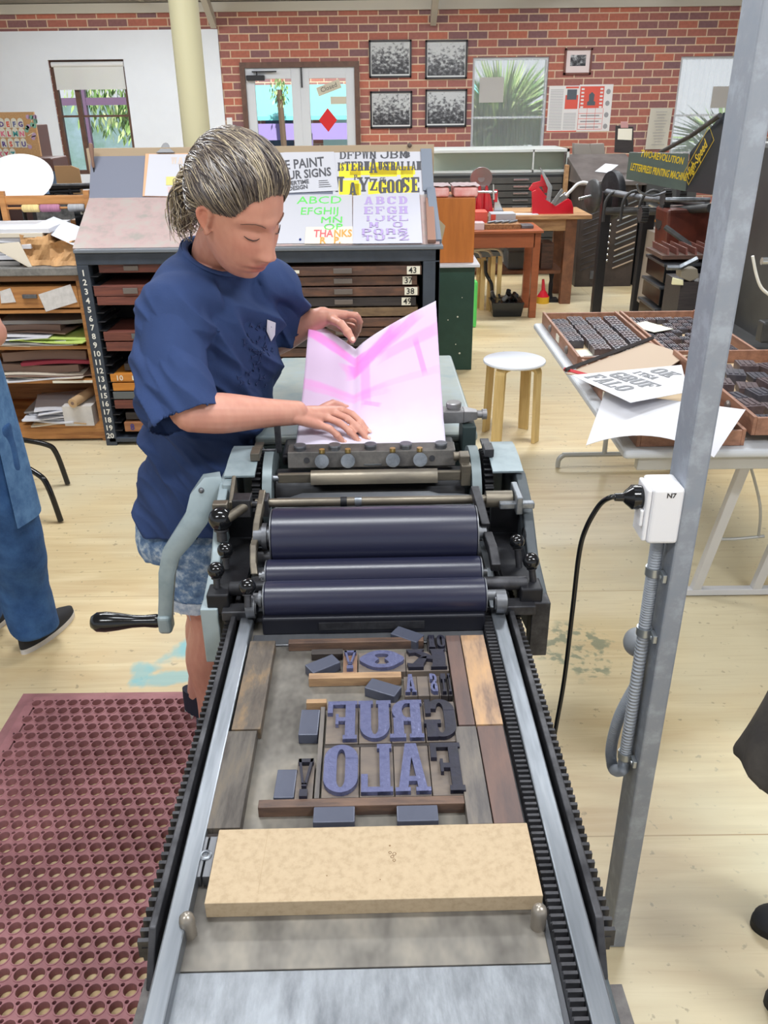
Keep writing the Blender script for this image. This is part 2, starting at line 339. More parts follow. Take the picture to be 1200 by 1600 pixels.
c_ = MB(); c_.hexa([(-9, WY, 2.82), (9, WY, 2.82), (9, 4, 4.0), (-9, 4, 4.0)], [(-9, WY, 2.9), (9, WY, 2.9), (9, 4, 4.1), (-9, 4, 4.1)])
c_.hexa([(-9, 4, 4.0), (9, 4, 4.0), (9, -5, 3.4), (-9, -5, 3.4)], [(-9, 4, 4.1), (9, 4, 4.1), (9, -5, 3.5), (-9, -5, 3.5)]); st(c_.build('ceiling', roof))
tb = mt('truss_paint', rgb(176, 170, 158), .6)
for i, x in enumerate((-2.0, .62)):
    c_ = MB(); c_.b(x + .001, x + .069, 5, 10.9, 2.86, 3.0); c_.hexa([(x, 10.9, 2.8), (x + .07, 10.9, 2.8), (x + .07, 11.44, 2.55), (x, 11.44, 2.55)], [(x, 10.9, 2.93), (x + .07, 10.9, 2.93), (x + .07, 11.44, 2.66), (x, 11.44, 2.66)])
    o = st(c_.build('trim_%d' % (3 + i), tb))
for k, x in enumerate((1.95, 2.15, -2.8, 3.4)):
    c_ = MB(); c_.b(x, x + .05, 9, WY - .05, 2.83, 2.9); st(c_.build('trim_%d' % (5 + k), tb))
# ---- glass & windows
def glass():
    m, t, b = nodes_mat('pane_glass'); b.inputs['Transmission Weight'].default_value = 1; b.inputs['Roughness'].default_value = 0; b.inputs['IOR'].default_value = 1.05; b.inputs['Base Color'].default_value = (.97, .99, 1, 1); return m
GL = glass()
brown = mt('brown_frame', rgb(104, 74, 60), .5, col2=rgb(86, 60, 50), scale=12)
grayw = mt('pale_frame', rgb(196, 200, 204), .45)
def curtain_mat():
    m, t, b = nodes_mat('net_curtain'); N, L = t.nodes.new, t.links.new
    tr = N('ShaderNodeBsdfTransparent'); tl = N('ShaderNodeBsdfTranslucent'); df = N('ShaderNodeBsdfDiffuse'); a = N('ShaderNodeMixShader'); c = N('ShaderNodeMixShader')
    for q in (tl, df): q.inputs[0].default_value = (.92, .92, .9, 1)
    L(tl.outputs[0], a.inputs[1]); L(df.outputs[0], a.inputs[2]); c.inputs[0].default_value = .3; L(tr.outputs[0], c.inputs[1]); L(a.outputs[0], c.inputs[2]); L(c.outputs[0], t.nodes['Material Output'].inputs[0]); return m
CUR = curtain_mat()
def window(i, h, mat, rails=(), mull=(), t=.045):
    x0, x1, z0, z1 = h
    fr = MB()
    for q in ((x0, x0 + t, z0, z1), (x1 - t, x1, z0, z1), (x0 + t, x1 - t, z1 - t, z1), (x0 + t, x1 - t, z0, z0 + t)): fr.b(q[0], q[1], WY + .03, WY + .1, q[2], q[3])
    for z in rails: fr.b(x0, x1, WY + .04, WY + .08, z - .012, z + .012)
    for x in mull: fr.b(x - .03, x + .03, WY + .035, WY + .09, z0, z1)
    root = fr.build('window_%d' % i, mat); st(root)
    g = MB(); g.b(x0 + t, x1 - t, WY + .055, WY + .06, z0 + t, z1 - t); g.build('pane', GL, root)
    return root
window(1, H_W1, brown, rails=(1.62,), mull=(-3.74,))
window(2, H_W2, grayw, rails=(1.55,), t=.03)
window(3, H_W3, grayw, rails=(1.55,), t=.03)
for h, g in ((H_W2, 1), (H_W3, 2)):
    c_ = MB(); x0, x1 = h[0] + .02, h[1] - .02
    c_.grid(lambda u, v: (x0 + (x1 - x0) * u, WY + .012 + .012 * math.sin(u * 75 + 2 * math.sin(v * 3)) + .004 * math.sin(u * 170), h[2] + .02 + (h[3] - h[2] - .05) * v), 180, 6)
    o = c_.build('net_curtain', CUR, smooth=180)
    tag(o, ['', 'sheer white net curtain in the window beside the framed photographs', 'sheer white net curtain in the right hand window'][g], 'curtain')
    c_ = MB(); xs = (x0 + .07, x0 + .37) if g == 1 else (x0 + .42, x0 + .62)
    c_.b(xs[0], xs[1], WY - .006, WY - .004, 1.72 if g == 1 else 1.63, 2.0 if g == 1 else 1.87); o = c_.build('paper_notice', mt('grey_paper', rgb(176, 172, 168), .8)); tag(o, ['', 'grey sheet of paper stuck over the net curtain beside the framed photographs', 'small grey paper sheet on the far right window curtain'][g], 'paper')
# roller blind
t_ = thing('roller_blind', 'white roller blind pulled part way down the left window', 'blind', (-3.56, WY + .0, 2.2))
c_ = MB(); c_.cyl((H_W1[0] + .03, WY - .0, 2.19), (H_W1[1] - .01, WY - .0, 2.19), .028); c_.build('roller', mt('blind_white', rgb(222, 222, 224), .5), t_, smooth=40)
c_ = MB(); c_.b(H_W1[0] + .05, H_W1[1] - .02, WY - .004, WY - .002, 1.93, 2.17); c_.b(H_W1[0] + .05, H_W1[1] - .02, WY - .008, WY + .002, 1.915, 1.935)
bs, bt, bb = nodes_mat('blind_screen'); bb.inputs['Base Color'].default_value = (.75, .75, .74, 1); bb.inputs['Alpha'].default_value = .8; c_.build('fabric', bs, t_)
# ---- glazed double door
x0, x1, z0, z1 = H_D
fr = MB()
for q in ((x0, x0 + .06, z0, z1 - .06), (x1 - .06, x1, z0, z1 - .06), (x0, x1, z1 - .06, z1)): fr.b(q[0], q[1], WY - .03, WY + .1, q[2], q[3])
dr = fr.build('door_1', brown); st(dr)
alu = mt('door_white', rgb(205, 208, 214), .4)
for k, (a, b_) in enumerate(((x0 + .06, (x0 + x1) / 2 + .0), ((x0 + x1) / 2 + .0, x1 - .06))):
    c_ = MB(); zz = z1 - .06; s1 = .11
    c_.b(a, a + s1, WY, WY + .05, .02, zz); c_.b(b_ - s1, b_, WY, WY + .05, .02, zz); c_.b(a + s1, b_ - s1, WY, WY + .05, zz - .12, zz); c_.b(a + s1, b_ - s1, WY, WY + .05, .02, .3)
    leaf = c_.build('leaf', alu, dr, bevel=.004)
    c_ = MB(); c_.b(a + s1, b_ - s1, WY + .02, WY + .026, .3, zz - .12); c_.build('pane', GL, leaf)
    if k == 1:
        c_ = MB(); c_.b(a + .01, a + .03, WY - .02, WY, zz - .22, zz); c_.build('bolt', mt('dark_metal', rgb(70, 70, 72), .4, .6), leaf)
clo = thing('door_closer', 'black hydraulic closer at the top of the left glazed door leaf', 'door closer', (-1.5, WY - .03, 2.03))
c_ = MB(); c_.b(-1.62, -1.40, WY - .06, WY - .001, 1.99, 2.05); c_.build('body', mt('black_metal', rgb(40, 40, 44), .4, .3), clo, bevel=.005)
c_ = MB(); c_.b(-1.55, -1.25, WY - .05, WY - .03, 2.08, 2.095); c_.b(-1.50, -1.485, WY - .05, WY - .03, 2.05, 2.09); c_.build('arm', MAT['black_metal'], clo)
# signs on the door glass
def card(name, label, cat, cx, cz, wd, ht, ang, mat_, y=WY - .002, txt=None, ts=.05, tm=None, group=None, bold=0):
    T = M.Translation((cx, y, cz)) @ M.Rotation(PI / 2, 4, 'X') @ M.Rotation(ang, 4, 'Z')
    root = thing(name, label, cat, (cx, y, cz - ht / 2), 0, group) if txt else None
    c_ = MB(); c_.b(-wd / 2, wd / 2, -ht / 2, ht / 2, 0, .003, T)
    o = c_.build('sheet' if txt else name, mat_, root, bevel=.0)
    if not txt: tag(o, label, cat, group); return o
    c_ = MB()
    for (s_, dx, dy, sz) in txt: c_.text(s_, sz, T @ M.Translation((dx, dy, .0035)), .0003, bold, 'CENTER')
    c_.build('lettering', tm, root); return root
signm = mt('sign_cream', rgb(196, 188, 170), .6); ink = mt('ink_black', rgb(38, 36, 38), .5)
card('closed_sign', 'cream hanging sign reading Closed tilted on the right door pane', 'sign', -.62, 1.905, .30, .1, .32, signm, WY + .012, [('Closed', 0, -.02, .075)], tm=ink)
card('door_notice', 'small blank cream notice under the closed sign on the door pane', 'notice', -.505, 1.765, .2, .085, 0, signm, WY + .012)
c_ = MB(); c_.prism([(0, -.135), (.115, 0), (0, .135), (-.115, 0)], 0, .004, M.Translation((-.645, WY + .012, 1.545)) @ M.Rotation(PI / 2, 4, 'X'))
tag(c_.build('hazard_diamond', mt('sign_red', rgb(208, 30, 34), .4)), 'plain red diamond sign stuck on the right door pane', 'sign')
# ---- outside: verandah paving, garden wall, neighbour building, plants
pav = mt('paving', rgb(200, 205, 210), .8, col2=rgb(180, 190, 200), scale=2)
c_ = MB(); c_.b(-12, 12, WY + .12, 24, -.2, -.05); st(c_.build('floor_outside', pav)); 
out = thing('neighbour_building', 'brick building with turquoise roof and purple beams across the yard seen through the doors', 'building', (-1, 17, -.05))
c_ = MB(); c_.b(-4, .5, 17, 17.3, -.05, 3.6); c_.build('wall', MAT['brick'], out)
c_ = MB(); c_.hexa([(-3.6, 15.2, 1.5), (2, 15.2, 1.5), (2, 17, 2.0), (-3.6, 17, 2.0)], [(-3.6, 15.2, 1.56), (2, 15.2, 1.56), (2, 17, 2.06), (-3.6, 17, 2.06)]); c_.build('roof', mt('turq_roof', rgb(120, 205, 205), .5), out)
c_ = MB(); c_.b(-3.6, 2, 15.2, 15.26, 1.2, 1.45); [c_.b(x, x + .08, 15.2, 15.28, -.05, 1.3) for x in (-2.3, -1.2, .1)]; c_.build('purple_beam', mt('purple', rgb(150, 134, 190), .5), out)
c_ = MB(); c_.b(-1.05, -.5, 16.9, 16.98, -.05, 1.5); c_.build('shutter', mt('shutter', rgb(186, 200, 190), .6), out)
c_ = MB(); c_.b(-2.1, -1.6, 16.9, 16.98, .4, 1.5); c_.build('window', mt('dark_pane', rgb(70, 80, 96), .2), out)
leafm = [mt('leaf_a', rgb(150, 180, 112), .5), mt('leaf_b', rgb(190, 206, 150), .5), mt('leaf_c', rgb(108, 144, 84), .5)]
def bush(name, label, c, rad, n, ln, wd, spiky, seed):
    rn = random.Random(seed); root = thing(name, label, 'plant', (c[0], c[1], -.05))
    mb = MB()
    for i in range(n):
        mb.m = rn.randrange(3); th = rn.uniform(0, 2 * PI); ph = rn.uniform(.1, 1.5 if spiky else 3.0); d = V((math.sin(ph) * math.cos(th), math.sin(ph) * math.sin(th), math.cos(ph)))
        o = V(c) + (V((0, 0, 0)) if spiky else V((d.x * rad[0], d.y * rad[1], d.z * rad[2])) * rn.uniform(.5, 1))
        if not spiky: d = V((rn.uniform(-.5, .5), rn.uniform(-.5, .5), -1)).normalized()
        s_ = d.cross(V((rn.random(), rn.random(), rn.random()))).normalized() * wd; l = ln * rn.uniform(.6, 1.1)
        mb.add([o, o + d * l * .5 + s_, o + d * l + V((0, 0, -.25 * l if spiky else 0)), o + d * l * .5 - s_], [(0, 1, 2, 3)])
    mb.build('foliage', leafm, root)
    c_ = MB(); c_.tube([(c[0], c[1], -.05), (c[0] + .03, c[1], c[2] * .5), (c[0], c[1], c[2])], .05, 7); c_.build('stem', mt('bark', rgb(96, 78, 62), .8), root)
bush('spiky_plant', 'big spiky green plant outside the middle window', (1.75, 13.2, 1.15), (1, 1, 1), 900, 1.5, .022, True, 3)
bush('spiky_plant', 'pale leafed plant outside the far right window', (5.0, 13.2, .9), (1, 1, 1), 260, 1.2, .022, True, 5)
bush('drooping_tree', 'drooping leafy tree outside the left window', (-3.9, 14.6, 2.2), (1.2, .6, .9), 1500, .2, .03, False, 8)
bush('creeper', 'hanging green creeper over the roof outside the doors', (-1.6, 14.9, 1.95), (.16, .1, .22), 150, .1, .015, False, 9)
vp = thing('verandah_frame', 'purple verandah posts and rail outside the left window', 'verandah', (-3.7, 13.6, -.05))
for x in (-4.4, -3.45): c_ = MB(); c_.b(x, x + .09, 13.6, 13.69, -.05, 2.6); c_.build('post', mt('plum', rgb(104, 84, 110), .5), vp)
c_ = MB(); c_.b(-5.2, -2.8, 13.62, 13.67, 1.75, 1.85); c_.build('rail', mt('plum', rgb(104, 84, 110), .5), vp)
c_ = MB(); c_.b(-8, -3, 19, 19.2, -.05, 1.9); tag(c_.build('garden_fence', mt('fence_blue', rgb(120, 140, 150), .8, 0, rgb(84, 110, 96), scale=1.6, detail=6)), 'mottled grey green garden fence far beyond the left window', 'fence')
# ---- round steel column
cx_ = -1.165
c_ = MB(); pc = at(286, 0, Y=5.5); c_.cyl((pc.x, 5.5, 0), (pc.x, 5.5, 3.7), .084, n=40); o = c_.build('round_column', mt('column_cream', rgb(206, 200, 164), .5), smooth=40)
tag(o, 'round cream painted steel column behind the type cabinet', 'column')
# ---- light switch
t_ = thing('light_switch', 'white light switch plate on the brick left of the doors', 'switch', (at(359, 192, Y=WY).x, WY - .01, 1.35))
p = at(359, 192, Y=WY); c_ = MB(); c_.b(p.x - .035, p.x + .035, WY - .01, WY, p.z - .06, p.z + .06); c_.build('plate', mt('white_plastic', rgb(228, 228, 230), .35), t_, bevel=.002)
c_ = MB(); [c_.b(p.x - .012, p.x + .012, WY - .014, WY - .01, p.z + dz - .01, p.z + dz + .01) for dz in (.02, -.02)]; c_.build('rocker', MAT['white_plastic'], t_)
# ---- framed photographs
def bw_mat(seed):
    m, t, b = nodes_mat('photo_print_%d' % seed); N, L = t.nodes.new, t.links.new
    tc = N('ShaderNodeTexCoord'); mp = N('ShaderNodeMapping'); mp.inputs['Location'].default_value = (seed * 3.1, 0, seed); mp.inputs['Scale'].default_value = (1, 1, 1.3); L(tc.outputs['Object'], mp.inputs[0])
    a = N('ShaderNodeTexNoise'); a.inputs['Scale'].default_value = 28; a.inputs['Detail'].default_value = 6; L(mp.outputs[0], a.inputs[0])
    g = N('ShaderNodeSeparateXYZ'); L(tc.outputs['Object'], g.inputs[0])
    # pale room above, dark crowd of machines below: the picture's own tones
    h = N('ShaderNodeMath'); h.operation = 'MULTIPLY_ADD'; L(g.outputs[2], h.inputs[0]); h.inputs[1].default_value = 1.1; L(a.outputs[0], h.inputs[2])
    r = N('ShaderNodeValToRGB'); e = r.color_ramp.elements; e[0].position = .52; e[0].color = (.03, .03, .035, 1); e[1].position = .86; e[1].color = (.5, .51, .52, 1); k = e.new(.68); k.color = (.12, .12, .13, 1)
    L(h.outputs[0], r.inputs[0]); L(r.outputs[0], b.inputs['Base Color']); b.inputs['Roughness'].default_value = .25; return m
def framed(n, x0, y0, x1, y1, label, fm, mat_w, mount, group):
    a, b_ = at(x0, y1, Y=WY), at(x1, y0, Y=WY); a.x, b_.x = min(a.x, b_.x), max(a.x, b_.x)
    t_ = thing('framed_photograph', label, 'picture', ((a.x + b_.x) / 2, WY, a.z), 0, group); fw = .022
    c_ = MB(); c_.b(a.x, a.x + fw, WY - .025, WY, a.z, b_.z); c_.b(b_.x - fw, b_.x, WY - .025, WY, a.z, b_.z); c_.b(a.x, b_.x, WY - .025, WY, a.z, a.z + fw); c_.b(a.x, b_.x, WY - .025, WY, b_.z - fw, b_.z); c_.build('frame', fm, t_)
    c_ = MB(); c_.b(a.x + fw, b_.x - fw, WY - .012, WY - .004, a.z + fw, b_.z - fw); c_.build('mount', mat_w, t_)
    c_ = MB(); q = fw + mount; c_.b(a.x + q, b_.x - q, WY - .014, WY - .012, a.z + q * 1.3, b_.z - q); o = c_.build('print', bw_mat(n), t_)
blk = mt('frame_black', rgb(36, 32, 38), .4); mw_ = mt('mount_white', rgb(222, 222, 220), .7)
framed(1, 577, 62, 643, 122, 'black framed photograph of a press room with tall windows, top left of four', blk, mw_, .008, 'framed black and white photographs')
framed(2, 664, 62, 731, 124, 'black framed photograph of people in a long workshop, top right of four', blk, mw_, .008, 'framed black and white photographs')
framed(3, 579, 142, 644, 201, 'black framed photograph of workers at benches, bottom left of four', blk, mw_, .008, 'framed black and white photographs')
framed(4, 664, 139, 730, 199, 'black framed photograph of a busy machine floor, bottom right of four', blk, mw_, .008, 'framed black and white photographs')
framed(5, 880, 75, 926, 117, 'small brown framed picture with wide pale mount on the brick wall', mt('frame_brown', rgb(110, 60, 50), .4), mt('mount_pink', rgb(222, 206, 204), .7), .05, None)
# ---- wall posters
def P2(x0, y0, x1, y1, Y=WY):
    a, b_ = at((x0 + x1) / 2, y1, Y=Y), at((x0 + x1) / 2, y0, Y=Y); l = at(x0, (y0 + y1) / 2, Y=Y).x; r = at(x1, (y0 + y1) / 2, Y=Y).x
    return l, r, a.z, b_.z
redp = mt('poster_red', rgb(214, 86, 70), .6); whp = mt('poster_white', rgb(222, 218, 216), .7); txg = mt('text_grey', rgb(150, 148, 150), .7)
l, r, b0, t0 = P2(856, 134, 903, 206)
t_ = thing('wall_poster', 'white poster with red title block and grey text columns on the brick wall', 'poster', ((l + r) / 2, WY, b0))
wd, ht = r - l, t0 - b0
c_ = MB(); c_.b(l, r, WY - .004, WY - .001, b0, t0); c_.build('sheet', whp, t_)
c_ = MB(); c_.b(l + wd * .55, r - .01, WY - .006, WY - .004, b0 + ht * .5, t0 - ht * .2); c_.b(l + wd * .55, r - .01, WY - .006, WY - .004, t0 - .03, t0 - .01); c_.b(l, r, WY - .006, WY - .004, b0, b0 + .012); c_.build('red_block', redp, t_)
c_ = MB(); c_.b(l + wd * .6, r - .03, WY - .007, WY - .005, t0 - ht * .3, t0 - ht * .08); c_.build('picture', mt('poster_dark', rgb(80, 88, 96), .6), t_)
c_ = MB()
for k in range(26):
    zz = b0 + .03 + k * (ht - .06) / 26
    c_.b(l + .02, l + wd * .48, WY - .0055, WY - .004, zz, zz + .006)
    if k < 11: c_.b(l + wd * .54, r - .02, WY - .0055, WY - .004, zz, zz + .006)
c_.build('text_block', txg, t_)
l, r, b0, t0 = P2(903, 132, 955, 205)
t_ = thing('wall_poster', 'red and white poster of a clamp with label boxes on the brick wall', 'poster', ((l + r) / 2, WY, b0)); wd, ht = r - l, t0 - b0
c_ = MB(); c_.b(l, r, WY - .004, WY - .001, b0, t0); c_.build('sheet', whp, t_)
c_ = MB(); c_.b(l + .01, l + wd * .74, WY - .006, WY - .004, b0 + ht * .5, t0 - .02)
for k in range(4): c_.b(l + .01, l + wd * .74, WY - .006, WY - .004, b0 + .02 + k * ht * .115, b0 + .025 + k * ht * .115)
for k in (0, .25, .5, .735): c_.b(l + .01 + wd * k, l + .014 + wd * k, WY - .006, WY - .004, b0 + .02, b0 + ht * .5)
c_.build('red_block', redp, t_)
c_ = MB(); c_.prism([(-.05, -.09), (.05, -.09), (.05, -.05), (.03, -.04), (.035, .03), (.0, .06), (-.035, .03), (-.03, -.04), (-.05, -.05)], 0, .002, M.Translation((l + wd * .38, WY - .006, t0 - ht * .27)) @ M.Rotation(PI / 2, 4, 'X')); c_.build('picture', MAT['poster_dark'], t_)
for k in range(6):
    for q in (.1, .66): c_ = MB(); c_.b(l + wd * q - .015, l + wd * q + .02, WY - .008, WY - .006, t0 - .06 - k * .04, t0 - .04 - k * .04); c_.build('label_box', whp, t_)
c_ = MB()
for k in range(3): c_.b(l + wd * .1, l + wd * .66, WY - .0055, WY - .004, b0 + .04 + k * .065, b0 + .055 + k * .065)
c_.build('text_block', txg, t_)
for k in range(4): c_ = MB(); c_.ball((l + wd * .87, WY - .004, t0 - .08 - k * .13), (.028, .003, .03), 12, 6); c_.build('spot_picture', txg, t_)
l, r, b0, t0 = P2(1010, 169, 1044, 233)
t_ = thing('old_broadside', 'curled cream broadside with small text pinned beside the right window', 'poster', ((l + r) / 2, WY, b0)); wd, ht = r - l, t0 - b0
c_ = MB(); c_.grid(lambda u, v: (l + wd * u + .02 * v, WY - .012 - .03 * (1 - v) ** 2 * abs(2 * u - 1) - .01 * abs(u - .5), b0 + ht * v), 12, 12, .001); c_.build('sheet', mt('old_paper', rgb(196, 190, 176), .8), t_, smooth=60)
c_ = MB()
c_.text('NOTICE', .05, M.Translation(((l + r) / 2 + .015, WY - .024, t0 - .08)) @ M.Rotation(PI / 2, 4, 'X'), .0005, .001, 'CENTER') if False else None
for k in range(12):
    q = .04 + .05 * ((k * 7) % 4) / 4; c_.b(l + .03 + q, r - q, WY - .05, WY - .0485, b0 + .05 + k * .034, b0 + .056 + k * .034)
c_.build('text_block', txg, t_)
# ================================================================= THE PROOF PRESS
steel = mt('worn_steel', rgb(128, 130, 134), .34, .75, rgb(96, 98, 104), scale=14, stretch=(1, .25, 1), rough2=.5, bump=.1)
steel_l = mt('bright_steel', rgb(150, 155, 162), .3, .75, rgb(112, 117, 124), scale=30, stretch=(1, .1, 1), rough2=.38)
steel_d = mt('dark_steel', rgb(74, 74, 78), .4, .6, rgb(46, 46, 50), scale=22, rough2=.55, bump=.15)
iron = mt('oiled_iron', rgb(34, 35, 40), .45, .4, rgb(22, 22, 27), scale=16, rough2=.6)
brassy = mt('worn_nickel', rgb(134, 126, 112), .38, .7, rgb(98, 92, 84), scale=20, stretch=(.3, 1, 1), rough2=.5)
paint = mt('press_paint', rgb(146, 160, 166), .4, .1, rgb(122, 138, 144), scale=9, col3=rgb(140, 154, 160), bump=.08, bscale=40)
paint_d = mt('press_paint_dark', rgb(84, 92, 96), .5, .1, rgb(64, 70, 76), scale=9)
rubber = mt('roller_rubber', rgb(34, 36, 58), .28, 0, rgb(30, 32, 52), scale=6, stretch=(.2, 1, 1), rough2=.34, spec=.6)
bake = mt('black_bakelite', rgb(20, 21, 24), .14, 0)
PF = M.Rotation(R(.8), 4, 'Z')
pr = thing('proof_press', 'grey hand cranked letterpress proof press with dark blue rollers in the centre', 'printing press', (0, 0, 0), R(.8))
PT = {}
def pm(): return MB(PF)
def pb(mb, name, mat, parent=None, bevel=0, smooth=None, seg=2):
    o = mb.build(name, mat, parent or pr, bevel, smooth, seg); return o
# bed
c = pm(); c.b(-.222, .182, .20, 1.9, .86, .897); bed = pb(c, 'bed', steel)
galm = mt('bed_plate', rgb(142, 136, 126), .4, .45, rgb(84, 80, 76), scale=11, stretch=(1, .6, 1), col3=rgb(116, 112, 106), rough2=.55, bump=.12, bscale=60)
c = pm(); c.b(-.216, .176, .22, .562, .897, .9005); pb(c, 'near_plate', mt('scratched_zinc', rgb(148, 153, 160), .34, .5, rgb(106, 110, 116), scale=16, stretch=(2.2, .7, 1), detail=12, contrast=(.36, .66), col3=rgb(128, 132, 138), rough2=.55, bump=.2, bscale=45), bevel=.001)
c = pm(); c.b(-.216, .176, .564, 1.21, .897, .8995); pb(c, 'galley_plate', galm, bevel=.001)
# bearer rails, guard strips
for sx_, nm in ((-1, 'left'), (1, 'right')):
    xa, xb = ((-.230, -.208) if sx_ < 0 else (.198, .222))
    c = pm(); c.b(xa, xb, .2, 2.0, .86, .918); ra = pb(c, 'bearer_rail', steel_l, bevel=.002)
    xa, xb = ((-.246, -.238) if sx_ < 0 else (.2285, .2375))
    c = pm(); c.hexa([(xa, .56, .875), (xb, .56, .875), (xb, 1.9, .875), (xa, 1.9, .875)], [(xa, .60, .922), (xb, .60, .922), (xb, 1.9, .922), (xa, 1.9, .922)]); pb(c, 'guard_strip', steel_d, bevel=.0015)
    # outer toothed rack
    xa, xb = ((-.262, -.246) if sx_ < 0 else (.2375, .2535))
    c = pm(); c.b(xa + (.004 if sx_ < 0 else 0), xb - (0 if sx_ < 0 else .004), .60, 1.9, .868, .888)
    y = .60
    while y < 1.88:
        c.hexa([(xa, y, .874), (xb, y, .874), (xb, y + .0072, .874), (xa, y + .0072, .874)], [(xa, y + .0012, .897), (xb, y + .0012, .897), (xb, y + .006, .897), (xa, y + .006, .897)]); y += .0128
    pb(c, 'outer_rack', steel_d)
# inner rack, right side only
c = pm(); c.b(.1825, .197, .2, 1.9, .86, .909); y = .2
while y < 1.88:
    c.hexa([(.1825, y, .907), (.197, y, .907), (.197, y + .0066, .907), (.1825, y + .0066, .907)], [(.1825, y + .0014, .9155), (.197, y + .0014, .9155), (.197, y + .0052, .9155), (.1825, y + .0052, .9155)]); y += .0094
pb(c, 'inner_rack', steel_d)
# frame and stand under the bed
c = pm()
for a, b_ in ((-.238, -.222), (.222, .2385)): c.b(a, b_, .2, 2.0, .62, .875)
c.b(-.238, .2385, .2, .22, .62, .86); c.b(-.222, .222, .25, 1.95, .80, .86); pb(c, 'side_frame', paint_d, bevel=.004)
c = pm(); c.hexa([(.2385, .2, .84), (.262, .2, .84), (.252, .56, .84), (.2385, .56, .84)], [(.2385, .2, .868), (.262, .2, .868), (.252, .56, .868), (.2385, .56, .868)])
fm_ = mt('speckled_grey', rgb(110, 106, 104), .7, .1, rgb(84, 80, 80), scale=60); pb(c, 'flange', fm_); c = pm(); c.hexa([(-.262, .2, .84), (-.238, .2, .84), (-.238, .58, .84), (-.252, .58, .84)], [(-.262, .2, .868), (-.238, .2, .868), (-.238, .58, .868), (-.252, .58, .868)]); pb(c, 'flange', fm_)
c = pm()
for y0 in (.35, 1.75): c.b(-.19, .19, y0, y0 + .3, .03, .62); c.b(-.22, .22, y0 - .03, y0 + .33, 0, .05)
c.b(-.17, .17, .6, 1.8, .25, .29); pb(c, 'stand', paint_d, bevel=.006)
# register pins at the near end of the galley plate
for x in (-.207, .170):
    c = pm(); c.lathe([(.0085, 0), (.0085, .022), (.0075, .028), (.004, .032), (.0005, .033)], (x, .607, .899), (0, 0, 1), 16); pb(c, 'register_pin', mt('pin_steel', rgb(150, 142, 132), .35, .6), smooth=40)
# --- printing cylinder
CY, CZ = 1.595, .962
c = pm(); c.cyl((-.2, CY, CZ), (.188, CY, CZ), .056, n=48); cyl_ = pb(c, 'impression_cylinder', iron, smooth=40)
for xa, xb in ((-.222, -.203), (.199, .218)):
    c = pm(); c.cyl((xa, CY, CZ), (xb, CY, CZ), .099, n=56); pb(c, 'cylinder_bearer', mt('bearer_paint', rgb(112, 124, 128), .4, .2), smooth=40)
def gear(mb, x0, x1, y, z, r0, r1, nt):
    pts = []
    for i in range(nt):
        a = 2 * PI * i / nt; s_ = 2 * PI / nt
        for k, rr in ((0, r0), (.2, r1), (.5, r1), (.7, r0)): pts.append((rr * math.cos(a + s_ * k), rr * math.sin(a + s_ * k)))
    mb.prism(pts, 0, x1 - x0, M(((0, 0, 1, x0), (1, 0, 0, y), (0, 1, 0, z), (0, 0, 0, 1))))
for xa, xb in ((-.244, -.227), (.226, .243)):
    c = pm(); gear(c, xa, xb, CY, CZ, .084, .092, 44); pb(c, 'cylinder_gear', iron)
# gripper bar with knobs, two rows
c = pm(); bar = c.hexa([(-.176, 1.588, 1.026), (.172, 1.588, 1.026), (.172, 1.638, 1.03), (-.176, 1.638, 1.03)], [(-.176, 1.598, 1.058), (.172, 1.598, 1.058), (.172, 1.634, 1.062), (-.176, 1.634, 1.062)])
grip = pb(c, 'gripper_bar', mt('bar_steel', rgb(112, 108, 104), .4, .6, rgb(74, 72, 72), scale=16, rough2=.55), bevel=.0015)
for px in (463, 518, 575, 631, 687):
    x = (px - 578) * .00131; c = pm(); c.cyl((x, 1.612, 1.056), (x, 1.612, 1.066), .0125, n=24); c.cyl((x, 1.612, 1.066), (x, 1.612, 1.069), .0135, .0125, n=24); pb(c, 'thumb_disc', steel, grip, smooth=40)
for px in (500, 540, 609, 651):
    x = (px - 578) * .00134; d = V((0, -.95, .3)); o = V((x, 1.594, 1.04)); c = pm(); c.cyl(o, o + d * .010, .0125, n=24); c.cyl(o + d * .010, o + d * .018, .0145, n=24); c.cyl(o + d * .018, o + d * .0185, .0115, n=24); k = pb(c, 'knurled_screw', steel_l, grip, smooth=40)
    c = pm(); c.cyl((x, 1.598, 1.056), (x, 1.598, 1.064), .006, n=10); pb(c, 'brass_nut', mt('brass', rgb(190, 160, 100), .35, .8), grip)
for px in (476, 670):
    x = (px - 578) * .00134; c = pm(); o = V((x, 1.593, 1.042)); c.cyl(o, o + V((0, -.002, .001)), .006, n=12); pb(c, 'screw', iron, grip)
c = pm(); c.b(-.018, .018, 1.588, 1.5905, 1.030, 1.0325); pb(c, 'slot_strip', steel_l, grip)
# half round guard in front of the bar
c = pm()
for xa, xb in ((-.192, -.118), (.126, .178)): c = pm(); c.b(xa, xb, 1.535, 1.545, 1.016, 1.036); pb(c, 'guard_end', brassy, bevel=.002)
c = pm(); rs = []
for x, k in ((-.125, .0), (-.112, 1), (.118, 1), (.13, .0)):
    rs.append([(x - (.012 * (1 - math.sin(a)) if x > 0 else -.012 * (1 - math.sin(a))) * 0, 1.545 + .018 * math.cos(a) - .006, 1.018 + .023 * math.sin(a)) for a in [PI * j / 12 for j in range(13)]])
c.rings(rs); pb(c, 'round_guard', brassy, smooth=40)
c = pm(); c.cyl((-.204, 1.54, 1.026), (-.19, 1.54, 1.026), .006); c.lathe([(.004, 0), (.008, .003), (.008, .008), (.003, .011)], (-.211, 1.54, 1.026), (1, 0, 0), 12); pb(c, 'guard_pivot', steel_l, smooth=40)
